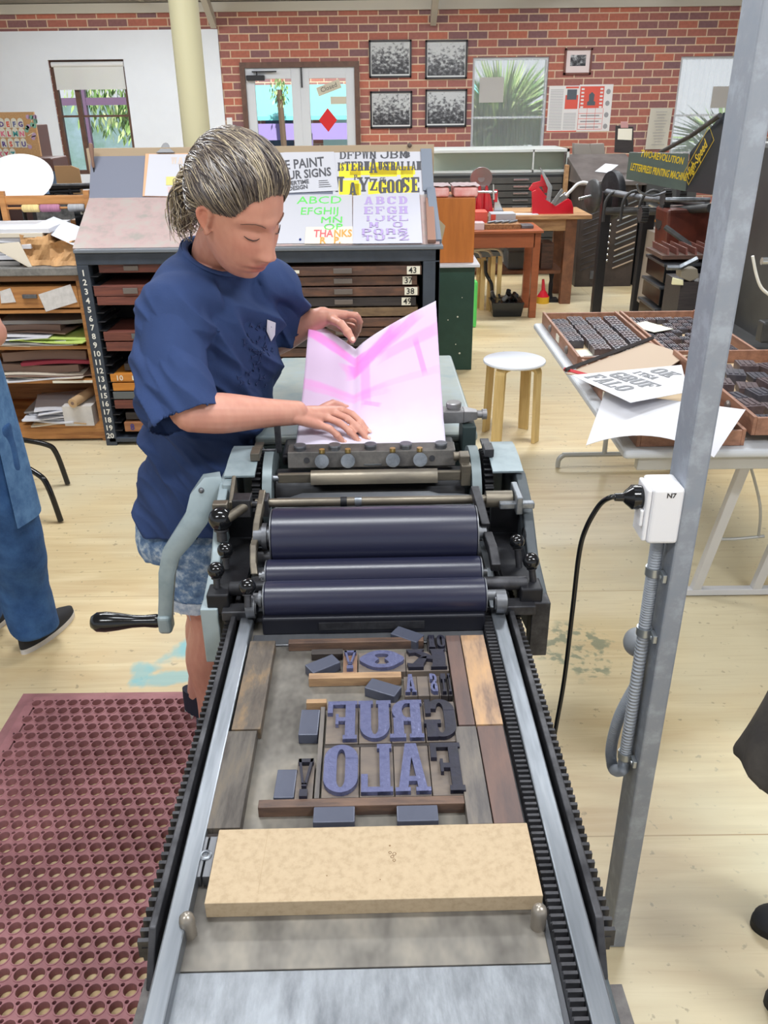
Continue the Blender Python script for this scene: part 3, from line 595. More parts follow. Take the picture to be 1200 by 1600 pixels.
c = pm(); c.b(.178, .198, 1.53, 1.56, 1.005, 1.05); c.b(.176, .196, 1.545, 1.575, 1.045, 1.065); c.cyl((.165, 1.57, 1.055), (.178, 1.57, 1.055), .009); pb(c, 'guard_bracket', brassy, bevel=.002)
# dark ink tray cover between cylinder and shaft
c = pm(); rs = []
for x, h in ((-.19, .6), (-.165, .62), (-.14, 1), (.11, 1), (.13, .75), (.165, .72), (.19, .6)):
    rs.append([(x, 1.47 + .034 * math.cos(a), .992 + .028 * h * math.sin(a)) for a in [PI * j / 10 for j in range(11)]])
c.rings(rs); pb(c, 'tray_cover', mt('cover_grey', rgb(82, 86, 92), .5, .2, rgb(66, 70, 76), scale=12), smooth=50)
c = pm(); c.b(-.2, .2, 1.28, 1.52, .90, .95); pb(c, 'carriage_body', iron)
# cross shaft
c = pm(); c.cyl((-.222, 1.415, 1.03), (.24, 1.415, 1.03), .0085, n=20); sh = pb(c, 'cross_shaft', brassy, smooth=40)
c = pm(); c.cyl((-.035, 1.415, 1.03), (-.022, 1.415, 1.03), .0105, n=20); pb(c, 'collar', steel_l, sh, smooth=40)
c = pm(); c.cyl((-.062, 1.415, 1.03), (-.050, 1.415, 1.03), .0094, n=20); pb(c, 'slot', iron, sh, smooth=40)
c = pm(); c.cyl((.212, 1.415, 1.03), (.262, 1.415, 1.03), .016, n=20); pb(c, 'shaft_boss', brassy, sh, smooth=40)
c = pm(); c.b(.235, .300, 1.385, 1.40, 1.022, 1.034); c.b(.264, .276, 1.375, 1.45, 1.015, 1.05); pb(c, 'latch', steel_l, sh, bevel=.002)
c = pm(); c.b(-.262, -.228, 1.39, 1.425, 1.012, 1.048); c.cyl((-.232, 1.41, 1.03), (-.205, 1.41, 1.03), .007); c.b(-.21, -.196, 1.395, 1.43, 1.01, 1.045); pb(c, 'shaft_clamp', steel_d, bevel=.002)
# ink drum and form rollers
def roller(name, y, z, r, x0, x1, rl, rr):
    c = pm(); c.lathe([(r * .93, 0), (r, .002), (r, x1 - x0 - .002), (r * .93, x1 - x0)], (x0, y, z), (1, 0, 0), 64); o = pb(c, name, rubber, smooth=40)
    c = pm(); c.cyl((x0 - .002, y, z), (x0, y, z), r * .97, n=40); c.cyl((x0 - rl, y, z), (x0, y, z), r * .36, n=16); c.cyl((x0 - rl * .55, y, z), (x0 - rl * .3, y, z), r * .48, n=16); pb(c, 'roller_core', steel, o, smooth=40); c = pm(); c.cyl((x1, y, z), (x1 + rr, y, z), r * .3, n=16); c.cyl((x1, y, z), (x1 + .002, y, z), r * .97, n=40); pb(c, 'roller_core', steel, o, smooth=40)
    return o
roller('ink_drum', 1.340, .998, .0515, -.183, .184, .035, .02)
roller('form_roller', 1.272, .953, .0305, -.190, .187, .014, .012)
roller('form_roller', 1.203, .950, .0305, -.186, .186, .02, .02)
c = pm(); c.cyl((-.2, 1.27, .94), (-.186, 1.27, .94), .02, n=20); pb(c, 'idler', steel_d, smooth=40); c = pm(); c.cyl((-.212, 1.33, .96), (-.186, 1.33, .96), .018, n=20); pb(c, 'idler', steel_d, smooth=40)
# arms holding the drum and rollers
def barpath(mb, pts, wx, wz):
    rs = []
    for i, p in enumerate(pts):
        p = V(p); d = (V(pts[min(i + 1, len(pts) - 1)]) - V(pts[max(i - 1, 0)])).normalized(); n_ = V((1, 0, 0)); u = d.cross(n_).normalized()
        rs.append([p + n_ * (wx / 2) + u * (wz / 2), p - n_ * (wx / 2) + u * (wz / 2), p - n_ * (wx / 2) - u * (wz / 2), p + n_ * (wx / 2) - u * (wz / 2)])
    mb.rings(rs)
c = pm(); barpath(c, [(-.208, 1.425, 1.045), (-.209, 1.385, 1.035), (-.212, 1.345, 1.018), (-.214, 1.335, 1.0)], .012, .02); pb(c, 'drum_arm', brassy, bevel=.002)
c = pm(); barpath(c, [(.192, 1.425, 1.045), (.196, 1.38, 1.035), (.202, 1.335, 1.012)], .016, .02); pb(c, 'drum_arm', steel_d, bevel=.002)
c = pm(); barpath(c, [(-.214, 1.335, .995), (-.216, 1.31, .99), (-.213, 1.275, .975), (-.21, 1.262, .962)], .012, .018); pb(c, 'roller_arm', brassy, bevel=.002)
c = pm(); barpath(c, [(.205, 1.325, 1.0), (.21, 1.285, .99), (.211, 1.25, .975)], .016, .02); pb(c, 'roller_arm', steel_d, bevel=.002)
# front guard and steel bar
c = pm(); c.b(-.19, .184, 1.166, 1.215, .9005, .934); fg = pb(c, 'front_guard', mt('guard_navy', rgb(24, 25, 34), .45, .2), bevel=.003)
c = pm(); c.b(-.095, .082, 1.164, 1.1665, .911, .925); pb(c, 'name_strip', steel_d, fg)
c = pm(); c.b(-.205, .181, 1.135, 1.166, .897, .903); pb(c, 'bed_stop_bar', steel, bevel=.001)
# carriage side plates
for a, b_, m_ in ((-.300, -.282, paint), (.282, .302, paint_d)):
    c = pm(); T = PF
    prof = [(1.235, .825), (1.66, .74), (1.66, 1.035), (1.50, 1.045), (1.42, 1.02), (1.33, .955), (1.235, .93)]
    mmx = M(((0, 0, 1, a), (1, 0, 0, 0), (0, 1, 0, 0), (0, 0, 0, 1))); c.prism(prof, 0, b_ - a, mmx); sp_ = pb(c, 'carriage_side_plate', m_, bevel=.003)
    if a > 0:
        c = pm(); c.tube([(.2815, 1.375 + .016 * math.cos(t * .5), .97 + .016 * math.sin(t * .5)) for t in range(13)], .0015, 6, closed=True); pb(c, 'cast_mark', iron, sp_)
    c = pm(); c.b(a - .0 if a < 0 else a - .012, b_ + .012 if a < 0 else b_, 1.205, 1.24, .82, .93); pb(c, 'runner_block', paint if a < 0 else steel_d, bevel=.002)
    c = pm(); xi = (-.282, -.228) if a < 0 else (.228, .282); c.b(xi[0], xi[1], 1.26, 1.44, .93, .945); c.b(xi[0], xi[1], 1.44, 1.46, .92, 1.0); pb(c, 'bracket_plate', iron)
# gear covers
for s_ in (-1, 1):
    c = pm(); x0, x1 = (-.292, -.232) if s_ < 0 else (.236, .296)
    def fn(u, v, x0=x0, x1=x1, s_=s_):
        yy = [(1.495, 1.052), (1.55, 1.060), (1.61, 1.062), (1.64, 1.058), (1.665, 1.04), (1.672, 1.0), (1.672, .93)]
        q = v * 6; i = min(int(q), 5); f = q - i; y = yy[i][0] * (1 - f) + yy[i + 1][0] * f; z = yy[i][1] * (1 - f) + yy[i + 1][1] * f
        return (x0 + (x1 - x0) * u, y, z)
    c.grid(fn, 6, 18, .004); gc = pb(c, 'gear_cover', paint, smooth=50)
    c = pm(); xa = -.245 if s_ < 0 else .226; c.b(xa, xa + .018, 1.545, 1.585, 1.062, 1.078); c.b(xa, xa + .018, 1.59, 1.63, 1.064, 1.07); pb(c, 'cover_catch', brassy if s_ < 0 else steel_d, gc, bevel=.001)
c = pm(); c.b(-.292, -.274, 1.47, 1.51, .95, 1.045); pb(c, 'bearing_block', paint, bevel=.002)
c = pm(); c.hexa([(-.274, 1.425, .99), (-.266, 1.425, .99), (-.266, 1.49, .99), (-.274, 1.49, .99)], [(-.274, 1.42, 1.03), (-.266, 1.42, 1.03), (-.266, 1.485, 1.058), (-.274, 1.485, 1.058)]); pb(c, 'pawl', brassy, bevel=.002)
# upright tab by left bearer and feed guides
c = pm(); c.b(-.205, -.193, 1.64, 1.655, 1.04, 1.10); c.cyl((-.235, 1.60, 1.063), (-.2, 1.60, 1.063), .003, n=8); pb(c, 'upright_tab', steel_d, bevel=.001)
# ball knobs on stems
def knob(x, y, z, r, stem, d=(0, .2, 1)):
    o = V((x, y, z)); d = nrm(d); c = pm(); c.ball(o, r, 24, 14); k = pb(c, 'ball_knob', bake, smooth=80)
    c = pm(); c.cyl(o - d * (r + stem), o - d * r * .8, r * .42, n=14); c.cyl(o - d * (r * 1.02), o - d * r * .86, r * .62, n=14); pb(c, 'stem', steel_d, k, smooth=40)
knob(-.281, 1.368, 1.022, .0225, .02)
knob(-.268, 1.315, .985, .0145, .02); knob(-.273, 1.243, .985, .0145, .025); knob(-.213, 1.195, .98, .0145, .02, (0, .5, 1))
knob(.258, 1.318, .99, .014, .04, (-.1, .3, 1)); knob(.270, 1.243, .992, .0145, .04, (-.15, .1, 1))
c = pm(); c.cyl((-.268, 1.36, 1.025), (-.232, 1.405, 1.035), .009, n=14); c.b(-.296, -.268, 1.375, 1.395, 1.03, 1.048); pb(c, 'throw_off_lever', brassy, bevel=.002, smooth=40)
# end blocks, axles and wheels
for s_ in (-1, 1):
    xo = -.276 if s_ < 0 else .262
    c = pm(); c.b(xo - .012, xo + .026, 1.21, 1.25, .915, .955); pb(c, 'roller_end_block', iron, bevel=.003)
    c = pm(); xs = (-.25, -.188) if s_ < 0 else (.188, .262); c.cyl((xs[0], 1.235, .953), (xs[1], 1.235, .953), .0125, n=20); pb(c, 'roller_axle', steel_d if s_ > 0 else iron, smooth=40)
    c = pm(); xs = (-.218, -.203) if s_ < 0 else (.205, .222); c.cyl((xs[0], 1.20, .9385), (xs[1], 1.20, .9385), .0205, n=32); c.cyl((xs[0] - .002, 1.20, .9385), (xs[1] + .002, 1.20, .9385), .014, n=24); pb(c, 'runner_wheel', steel, smooth=40)
    c = pm(); xs = (-.262, -.204) if s_ < 0 else (.222, .275); c.b(xs[0], xs[1], 1.195, 1.225, .912, .93); pb(c, 'wheel_bar', steel_d, bevel=.002)
# crank
path = [(-.298, 1.505, 1.03), (-.318, 1.50, 1.028), (-.338, 1.49, 1.006), (-.35, 1.478, .972), (-.378, 1.468, .935), (-.405, 1.462, .902), (-.418, 1.458, .86), (-.427, 1.455, .80), (-.436, 1.455, .742)]
wd_ = [.036, .04, .038, .034, .03, .028, .026, .024, .026]; th_ = [.045, .054, .05, .046, .042, .036, .032, .028, .028]
c = pm(); rs = []
for i, p in enumerate(path):
    p = V(p); d = (V(path[min(i + 1, 8)]) - V(path[max(i - 1, 0)])).normalized(); u = V((0, 1, 0)); u = (u - d * u.dot(d)).normalized(); n_ = d.cross(u).normalized()
    rs.append([p + u * wd_[i] / 2 * a + n_ * th_[i] / 2 * b_ for a, b_ in ((1, .6), (.75, 1), (-.75, 1), (-1, .6), (-1, -.6), (-.75, -1), (.75, -1), (1, -.6))])
c.rings(rs); ck = pb(c, 'crank_arm', paint, smooth=50)
c = pm(); c.ball((-.335, 1.478, 1.03), .006, 10, 6); pb(c, 'crank_screw', steel, ck)
c = pm(); c.b(-.449, -.421, 1.436, 1.474, .722, .765); pb(c, 'crank_eye', paint, ck, bevel=.008, seg=3)
c = pm(); c.lathe([(.0135, 0), (.0145, .006), (.0125, .03), (.0135, .055), (.0185, .085), (.0215, .11), (.0205, .128), (.013, .139), (.002, .142)], (-.449, 1.455, .745), (-1, 0, 0), 28); pb(c, 'crank_handle', bake, ck, smooth=50)
# rear feed table, stops
c = pm(); c.b(-.272, .245, 1.80, 2.47, .995, 1.018); pb(c, 'feed_table', mt('table_paint', rgb(146, 162, 170), .42, .1, rgb(124, 142, 148), scale=5, col3=rgb(148, 156, 152), bump=.05), bevel=.008, seg=3)
c = pm(); c.b(-.26, .22, 1.80, 2.4, .62, .995); pb(c, 'rear_cabinet', mt('press_green', rgb(52, 66, 66), .5, .1, rgb(44, 56, 58), scale=4), bevel=.006)
c = pm(); c.b(-.20, -.125, 1.70, 1.80, .985, 1.012); pb(c, 'feed_bracket', steel_d, bevel=.006); c = pm(); c.b(.13, .185, 1.69, 1.80, .985, 1.012); pb(c, 'feed_bracket', steel_d, bevel=.006)
# feed board the paper lies on
c = pm(); c.hexa([(-.168, 1.66, 1.03), (.158, 1.66, 1.03), (.158, 1.98, 1.055), (-.168, 1.98, 1.055)], [(-.168, 1.66, 1.043), (.158, 1.66, 1.043), (.158, 1.98, 1.068), (-.168, 1.98, 1.068)]); pb(c, 'feed_board', mt('board_grey', rgb(120, 128, 132), .5), bevel=.002)
# side lay gauge
c = pm(); c.b(.157, .203, 1.735, 1.775, 1.065, 1.093); c.hexa([(.203, 1.735, 1.065), (.235, 1.745, 1.07), (.235, 1.765, 1.07), (.203, 1.775, 1.065)], [(.203, 1.735, 1.093), (.235, 1.745, 1.088), (.235, 1.765, 1.088), (.203, 1.775, 1.093)]); lay = pb(c, 'side_lay_gauge', mt('gauge_steel', rgb(150, 148, 150), .4, .6, rgb(128, 126, 128), scale=20), bevel=.002)
c = pm(); c.lathe([(.015, 0), (.015, .004), (.017, .005), (.017, .014), (.015, .016)], (.182, 1.755, 1.093), (0, 0, 1), 24); pb(c, 'gauge_knob', MAT['gauge_steel'], lay, smooth=40)
c = pm(); c.cyl((.235, 1.755, 1.079), (.248, 1.755, 1.079), .009, n=18); c.cyl((.246, 1.755, 1.079), (.256, 1.755, 1.079), .012, n=18); pb(c, 'gauge_screw', MAT['gauge_steel'], lay, smooth=40)
c = pm(); c.b(.2, .23, 1.72, 1.80, .99, 1.062); pb(c, 'gauge_post', MAT['press_green'], lay, bevel=.002)

# ================================================================= FORME ON THE BED
BZ = .8995  # top of the galley plate
def bw(name, label, cat, x0, x1, y0, y1, z1, mat, rz=0, group=None, bevel=.0008, z0=BZ):
    cx, cy = (x0 + x1) / 2, (y0 + y1) / 2; T = PF @ M.Translation((cx, cy, 0)) @ M.Rotation(rz, 4, 'Z')
    c = MB(T); c.b(x0 - cx, x1 - cx, y0 - cy, y1 - cy, z0, z1); o = c.build(name, mat, None, bevel); tag(o, label, cat, group); return o
mdfm = mt('mdf', rgb(176, 156, 128), .75, 0, rgb(162, 142, 114), scale=120, col3=rgb(172, 152, 124), bump=.05, bscale=90)
o = thing('mdf_board', 'pale tan fibreboard block lying across the near end of the press bed', 'board', PF @ V((-.007, .677, BZ)), R(.8))
c = MB(PF); c.b(-.192, .178, .627, .73, BZ, .922); c.build('board', mdfm, o, .0008)
c = MB(PF)
for dx, dy, r_ in ((.012, .69, .0016), (.017, .688, .002), (.0145, .684, .0018), (.0165, .679, .0016)): c.tube([(dx + r_ * math.cos(t), dy + r_ * math.sin(t), .9222) for t in [PI * k / 5 for k in range(10)]], .0003, 4, closed=True)
for dx, dy, r_ in ((.012, .7, .0012), (-.06, .66, .0008), (.0, .653, .0008)): c.cyl((dx, dy, .9218), (dx, dy, .9222), r_, n=8)
c.build('dent', mt('dent_brown', rgb(120, 92, 60), .7), o)
c = MB(PF); c.add([(-.133, .728, .9221), (-.1327, .728, .9221), (-.1347, .64, .9221), (-.135, .64, .9221)], [(0, 3, 2, 1)]); c.build('pencil_line', mt('pencil', rgb(150, 128, 96), .7), o)
wl = mt('furniture_dark', rgb(98, 88, 76), .6, 0, rgb(60, 54, 50), scale=9, stretch=(6, 1, 1), col3=rgb(84, 78, 72), bump=.25, bscale=60)
wl2 = mt('furniture_worn', rgb(120, 98, 72), .6, 0, rgb(70, 62, 56), scale=14, stretch=(3, 1, 1), col3=rgb(88, 78, 68), bump=.3, bscale=60)
wo = mt('furniture_tan', rgb(184, 146, 106), .5, 0, rgb(120, 98, 84), scale=9, stretch=(4, 1, 1), col3=rgb(166, 134, 104), bump=.1)
wb = mt('furniture_brown', rgb(108, 84, 76), .6, 0, rgb(84, 70, 68), scale=7, stretch=(5, 1, 1), bump=.15)
wn_ = mt('furniture_near', rgb(112, 104, 96), .55, 0, rgb(78, 74, 74), scale=10, stretch=(5, 1, 1), col3=rgb(98, 92, 88), bump=.2)
bw('wood_furniture', 'paint flecked dark wood block on the left of the bed, further one of two', 'wood block', -.205, -.164, .914, 1.128, .917, wl2)
bw('wood_furniture', 'dark blue grey wood block on the left of the bed, nearer one of two', 'wood block', -.212, -.1685, .737, .911, .917, wl)
bw('wood_furniture', 'narrow brown wood block between type and tan block on the right', 'wood block', .1145, .1375, .914, 1.133, .917, wb)
bw('wood_furniture', 'tan orange wood block beside the right rack of the press', 'wood block', .139, .177, .914, 1.133, .917, wo)
bw('wood_furniture', 'grey brown wood block right of the type, inner one of the near pair', 'wood block', .108, .138, .735, .911, .917, wn_)
bw('wood_furniture', 'brown grey wood block beside the rack, outer one of the near pair', 'wood block', .1395, .176, .735, .911, .917, wb)
reg = mt('reglet_brown', rgb(104, 80, 66), .6, 0, rgb(66, 52, 48), scale=14, stretch=(1, 6, 6), bump=.2)
regt = mt('reglet_tan', rgb(166, 134, 100), .6, 0, rgb(128, 100, 76), scale=14, stretch=(1, 6, 6))
regd = mt('reglet_dark', rgb(56, 48, 44), .6, 0, rgb(40, 34, 34), scale=14, stretch=(1, 6, 6))
bw('reglet', 'long dark brown wood strip at the far end of the forme', 'wood strip', -.143, .078, 1.122, 1.134, .915, reg)
bw('reglet', 'short black strip left of the small exclamation mark block', 'wood strip', -.104, -.054, 1.095, 1.109, .912, regd)
bw('reglet', 'tan wood strip between the rows reading IT\'S A and OK', 'wood strip', -.104, .038, 1.028, 1.042, .915, regt)
bw('reglet', 'short tan strip above the left end of the GRUF row', 'wood strip', -.104, -.074, .972, .981, .914, regt)
bw('reglet', 'upright grey brown strip along the left edge of the two large rows', 'wood strip', -.082, -.0755, .785, .963, .914, wn_)
bw('reglet', 'thick brown strip under the FALO row of type', 'wood strip', -.151, .1075, .769, .7825, .916, reg)
bw('reglet', 'thin dark strip between the GRUF and FALO rows', 'wood strip', -.073, .1135, .878, .883, .913, regd)
mag = mt('magnet_grey', rgb(84, 88, 104), .34, .2, rgb(72, 76, 92), scale=12, rough2=.42)
G = 'dark magnet blocks holding the forme'
def magn(cx, cy, w_, h_, rz, lab): bw('magnet_block', lab, 'magnet', cx - w_ / 2, cx + w_ / 2, cy - h_ / 2, cy + h_ / 2, .916, mag, rz, G, .0012)
magn(-.0555, .756, .051, .0255, 0, 'dark magnet block below the thick brown strip, left one of two')
magn(.0475, .755, .051, .0255, 0, 'dark magnet block below the thick brown strip, right one of two')
magn(-.120, .810, .026, .05, -.02, 'upright dark magnet block left of the large exclamation mark')
magn(-.0965, .928, .027, .054, -.02, 'upright dark magnet block left of the letter F of GRUF')
magn(-.084, 1.065, .05, .026, R(33), 'tilted magnet block shining pale, left of the small exclamation mark')
magn(.052, 1.141, .05, .026, R(-33), 'tilted dark magnet block below the far strip beside OH')
magn(.0095, 1.003, .05, .026, R(-27), 'tilted magnet block left of the row reading IT\'S A')
# --- wood type: dark blocks with inked raised letters, mirror-wise
tyb = mt('type_body', rgb(112, 100, 90), .5, 0, rgb(88, 80, 76), scale=12, stretch=(1, 3, 1))
tyd = mt('type_body_dark', rgb(44, 40, 42), .5)
tyf = mt('type_face_sheen', rgb(110, 114, 150), .27, .4, rgb(82, 86, 120), scale=70, rough2=.5, bump=.25, bscale=170)  # reflection of the window sky is put into this pale blue colour
tyk = mt('type_face_dark', rgb(40, 40, 56), .35, .1, rgb(30, 30, 42), scale=50, rough2=.5, bump=.15)
def sort(ch, x0, x1, y0, y1, lab, face=tyf, body=tyb, ornate=False, t=.24, h=.12, sfx=.05, grp='wood type letters in the forme', z=BZ):
    T = PF; root = thing('wood_type_' + ('exclamation_mark' if ch == '!' else 'letter'), lab, 'wood type', PF @ V(((x0 + x1) / 2, (y0 + y1) / 2, z)), R(.8), grp)
    c = MB(T); c.b(x0, x1, y0, y1, z, .9135); c.build('body', body, root, .0006)
    w_, h_ = x1 - x0 - .003, y1 - y0 - .004; c = MB(T)
    Tm = M.Translation((x1 - .0015, y0 + .002, 0)) @ M.Diagonal((-1, 1, 1, 1))
    if ornate and ch == 'O':
        import math as m_
        n = 48; o_, i_ = [], []
        for k in range(n):
            a = 2 * PI * k / n; rr = 1 + .16 * max(0, abs(math.cos(a)) - .86) / .14
            o_.append((.5 + .43 * rr * math.cos(a), .5 + .49 * math.sin(a)))
            i_.append((.5 + math.copysign(.06 * abs(math.cos(a)) ** .5 + .1 * abs(math.sin(2 * a)), math.cos(a)), .5 + .29 * math.sin(a)))
        for k in range(n):
            q = [o_[k], o_[(k + 1) % n], i_[(k + 1) % n], i_[k]]; c.prism([(-(px * w_) + x1 - .0015, py * h_ + y0 + .002) for px, py in q], .9135, .92)
    elif ornate and ch == 'K':
        for q in [[(.02, 0), (.06, .1), (.03, .42), (.03, .58), (.06, .9), (.02, 1), (.42, 1), (.38, .9), (.36, .6), (.36, .4), (.38, .1), (.42, 0)], [(.36, .42), (.36, .62), (.62, .88), (.55, 1), (1, 1), (.93, .78), (.78, .82), (.62, .62), (.7, .52)], [(.5, .6), (.7, .52), (.86, .2), (1, .24), (.97, 0), (.6, 0), (.6, .14), (.52, .4)]]:
            c.prism([(-(px * w_) + x1 - .0015, py * h_ + y0 + .002) for px, py in q], .9135, .92)
    elif ornate and ch == '!':
        for q in [[(.0, .9), (.0, 1), (1, 1), (1, .9)], [(0, 1), (.18, 1), (.5, .3), (.34, .3)], [(.82, 1), (1, 1), (.66, .3), (.5, .3)], [(.34, .26), (.66, .26), (.66, .34), (.34, .34)], [(.24, 0), (.76, 0), (.76, .18), (.24, .18)]]:
            c.prism([(-(px * w_) + x1 - .0015, py * h_ + y0 + .002) for px, py in q], .9135, .92)
    else:
        W_ = w_ / h_
        for i_g, p in enumerate(glyph(ch, W_, (.375 if ch in 'OUGH' else .33) * W_, .1, .035)): c.prism([(-px * h_ + x1 - .0015, py * h_ + y0 + .002) for px, py in p], .9135, .92 + i_g * 2e-5)
    c.build('raised_letter', face, root); return root
# rows run right to left because the type is mirrored
xs = [.113, .0685, .0205, -.0245, -.0735]
for k, ch in enumerate('FALO'): sort(ch, xs[k + 1] + .0006, xs[k] - .0006, .7855, .877, 'large raised letter %s of the nearest row reading FALO backwards' % ch, tyf if k else tyk, t=.27)
xs = [.1125, .0665, .019, -.0265, -.073]
for k, ch in enumerate('GRUF'): sort(ch, xs[k + 1] + .0006, xs[k] - .0006, .8845, .969, 'large raised letter %s of the row reading GRUF backwards' % ch, tyf if k else tyk, t=.27)
sort('!', -.107, -.084, .781, .852, 'large hollow exclamation mark block between magnet and strip left of FALO', tyk, ornate=True)
xs = [.1125, .0985, .086, .0805, .0655, .0595, .0395]
for k, (a, b_, ch) in enumerate(((.1065, .1125, 'I'), (.0955, .106, 'T'), (.079, .0925, 'S'), (.0415, .0605, 'A'))): sort(ch, a, b_, .983, 1.030, 'small raised letter %s in the row reading IT\'S A backwards' % ch, tyk if k < 2 else tyf, tyb if k > 1 else tyd, t=.24)
for a, b_, lb in ((.0932, .0952, 'apostrophe'), (.0612, .0782, 'blank spacer between S and A')):
    bw('type_spacer', 'small %s block in the row reading IT\'S A' % lb, 'spacer', a, b_, .983, 1.030, .914, tyb)
sort('K', .0465, .1125, 1.0435, 1.094, 'ornate raised letter K with curled serifs in the OK row', tyk, tyb, True)
sort('O', -.028, .0455, 1.0435, 1.094, 'ornate raised letter O with pointed sides in the OK row', tyf, tyb, True)
sort('!', -.052, -.030, 1.0435, 1.094, 'small hollow exclamation mark beside the ornate letter O', tyf, mt('type_body_tan', rgb(128, 98, 78), .5), True)
sort('O', .0975, .1135, 1.0955, 1.133, 'small black letter O of the far row reading OH', tyk, tyd, t=.3)
sort('H', .0835, .0970, 1.0955, 1.133, 'small black letter H of the far row reading OH', tyk, tyd, t=.3)
# lock-up quoin left of the fibreboard
o = thing('quoin', 'steel lock up quoin with a round key socket left of the fibreboard', 'quoin', PF @ V((-.205, .69, BZ)), R(.8))
for a, b_ in ((-.213, -.2045), (-.2025, -.193)): c = MB(PF); c.b(a, b_, .668, .726, BZ, .9155); c.build('jaw', steel, o, .001)
c = MB(PF); c.lathe([(.0075, 0), (.0075, .003), (.006, .004), (.004, .004), (.0035, .0015)], (-.2035, .698, .9135), (0, 0, 1), 20); c.build('key_socket', steel_l, o, smooth=40)
# near-bed dark block beyond the quoin
bw('reglet', 'black strip between the near left wood block and the quoin', 'wood strip', -.214, -.19, .7285, .7355, .91, regd)
# ================================================================= PEOPLE
def crv(pts, k=6):
    """smooth path through points (tuples of floats of any length)"""
    P = [tuple(p) for p in pts]; out_ = []
    for i in range(len(P) - 1):
        a, b_, c_, d = P[max(i - 1, 0)], P[i], P[i + 1], P[min(i + 2, len(P) - 1)]
        for j in range(k):
            t = j / k; out_.append(tuple(.5 * (2 * q + (r_ - p) * t + (2 * p - 5 * q + 4 * r_ - s_) * t * t + (3 * q - p - 3 * r_ + s_) * t ** 3) for p, q, r_, s_ in zip(a, b_, c_, d)))
    return out_ + [P[-1]]
def limb(mb, pts, lat=None, k=5, n=18, pw=2.0, dome=True):
    """pts: (x, y, z, r_lateral, r_other); lat = lateral direction"""
    Q = crv(pts, k); rs = []; x0 = None
    for i, q in enumerate(Q):
        p = V(q[:3]); d = (V(Q[min(i + 1, len(Q) - 1)][:3]) - V(Q[max(i - 1, 0)][:3])).normalized()
        h = V(lat) if lat is not None else (x0 if x0 is not None else (V((1, 0, 0)) if abs(d.x) < .9 else V((0, 0, 1))))
        x = (h - d * h.dot(d)).normalized(); y = d.cross(x); x0 = x
        cs = lambda a: math.copysign(abs(math.cos(a)) ** (2 / pw), math.cos(a)); sn = lambda a: math.copysign(abs(math.sin(a)) ** (2 / pw), math.sin(a))
        ring = lambda o, m_: [o + x * q[3] * m_ * cs(2 * PI * j / n) + y * q[4] * m_ * sn(2 * PI * j / n) for j in range(n)]
        if i == 0 and dome: rs += [ring(p - d * q[4] * .8, .35), ring(p - d * q[4] * .45, .8)]
        rs.append(ring(p, 1))
        if i == len(Q) - 1 and dome: rs += [ring(p + d * q[4] * .45, .8), ring(p + d * q[4] * .8, .35)]
    mb.rings(rs)
def fuse(mb, vox, sm=4, fac=.5):
    """one continuous surface out of overlapping closed pieces"""
    me = bpy.data.meshes.new('tmp'); me.from_pydata([tuple(p) for p in mb.v], [], mb.f); o = bpy.data.objects.new('tmp', me); COL.objects.link(o)
    m = o.modifiers.new('r', 'REMESH'); m.mode = 'VOXEL'; m.voxel_size = vox
    if sm: m = o.modifiers.new('s', 'SMOOTH'); m.iterations = sm; m.factor = fac
    dg = bpy.context.evaluated_depsgraph_get(); r_ = bpy.data.meshes.new_from_object(o.evaluated_get(dg)); bpy.data.objects.remove(o); bpy.data.meshes.remove(me); return r_
def put(me, name, mats, parent, smooth=True):
    me.name = name; me.materials.clear()
    for q in (mats if isinstance(mats, list) else [mats]): me.materials.append(q)
    me.transform(mw(parent).inverted()); o = bpy.data.objects.new(name, me); COL.objects.link(o); o.parent = parent
    me.polygons.foreach_set('use_smooth', [smooth] * len(me.polygons)); return o
def cut(me, test):
    b_ = bmesh.new(); b_.from_mesh(me); bmesh.ops.delete(b_, geom=[f for f in b_.faces if test(f.calc_center_median())], context='FACES'); b_.to_mesh(me); b_.free()
def skin_mat(name, base, red, lipc):
    m, t, b = nodes_mat(name); N, L = t.nodes.new, t.links.new
    a = N('ShaderNodeAttribute'); a.attribute_name = 'tint'
    nz = N('ShaderNodeTexNoise'); nz.inputs['Scale'].default_value = 40; nz.inputs['Detail'].default_value = 3
    x = N('ShaderNodeMix'); x.data_type = 'RGBA'; x.blend_type = 'MIX'; L(nz.outputs[0], x.inputs[0]); x.inputs[6].default_value = (*base, 1); x.inputs[7].default_value = (*red, 1)
    y = N('ShaderNodeMix'); y.data_type = 'RGBA'; y.blend_type = 'MULTIPLY'; y.inputs[0].default_value = 1; L(x.outputs[2], y.inputs[6]); L(a.outputs['Color'], y.inputs[7]); L(y.outputs[2], b.inputs['Base Color'])
    b.inputs['Roughness'].default_value = .46; b.inputs['Subsurface Weight'].default_value = .12; b.inputs['Subsurface Radius'].default_value = (.012, .005, .003); b.inputs['Subsurface Scale'].default_value = .6
    return m
SKIN = skin_mat('skin', rgb(208, 154, 134), rgb(190, 130, 114), None)
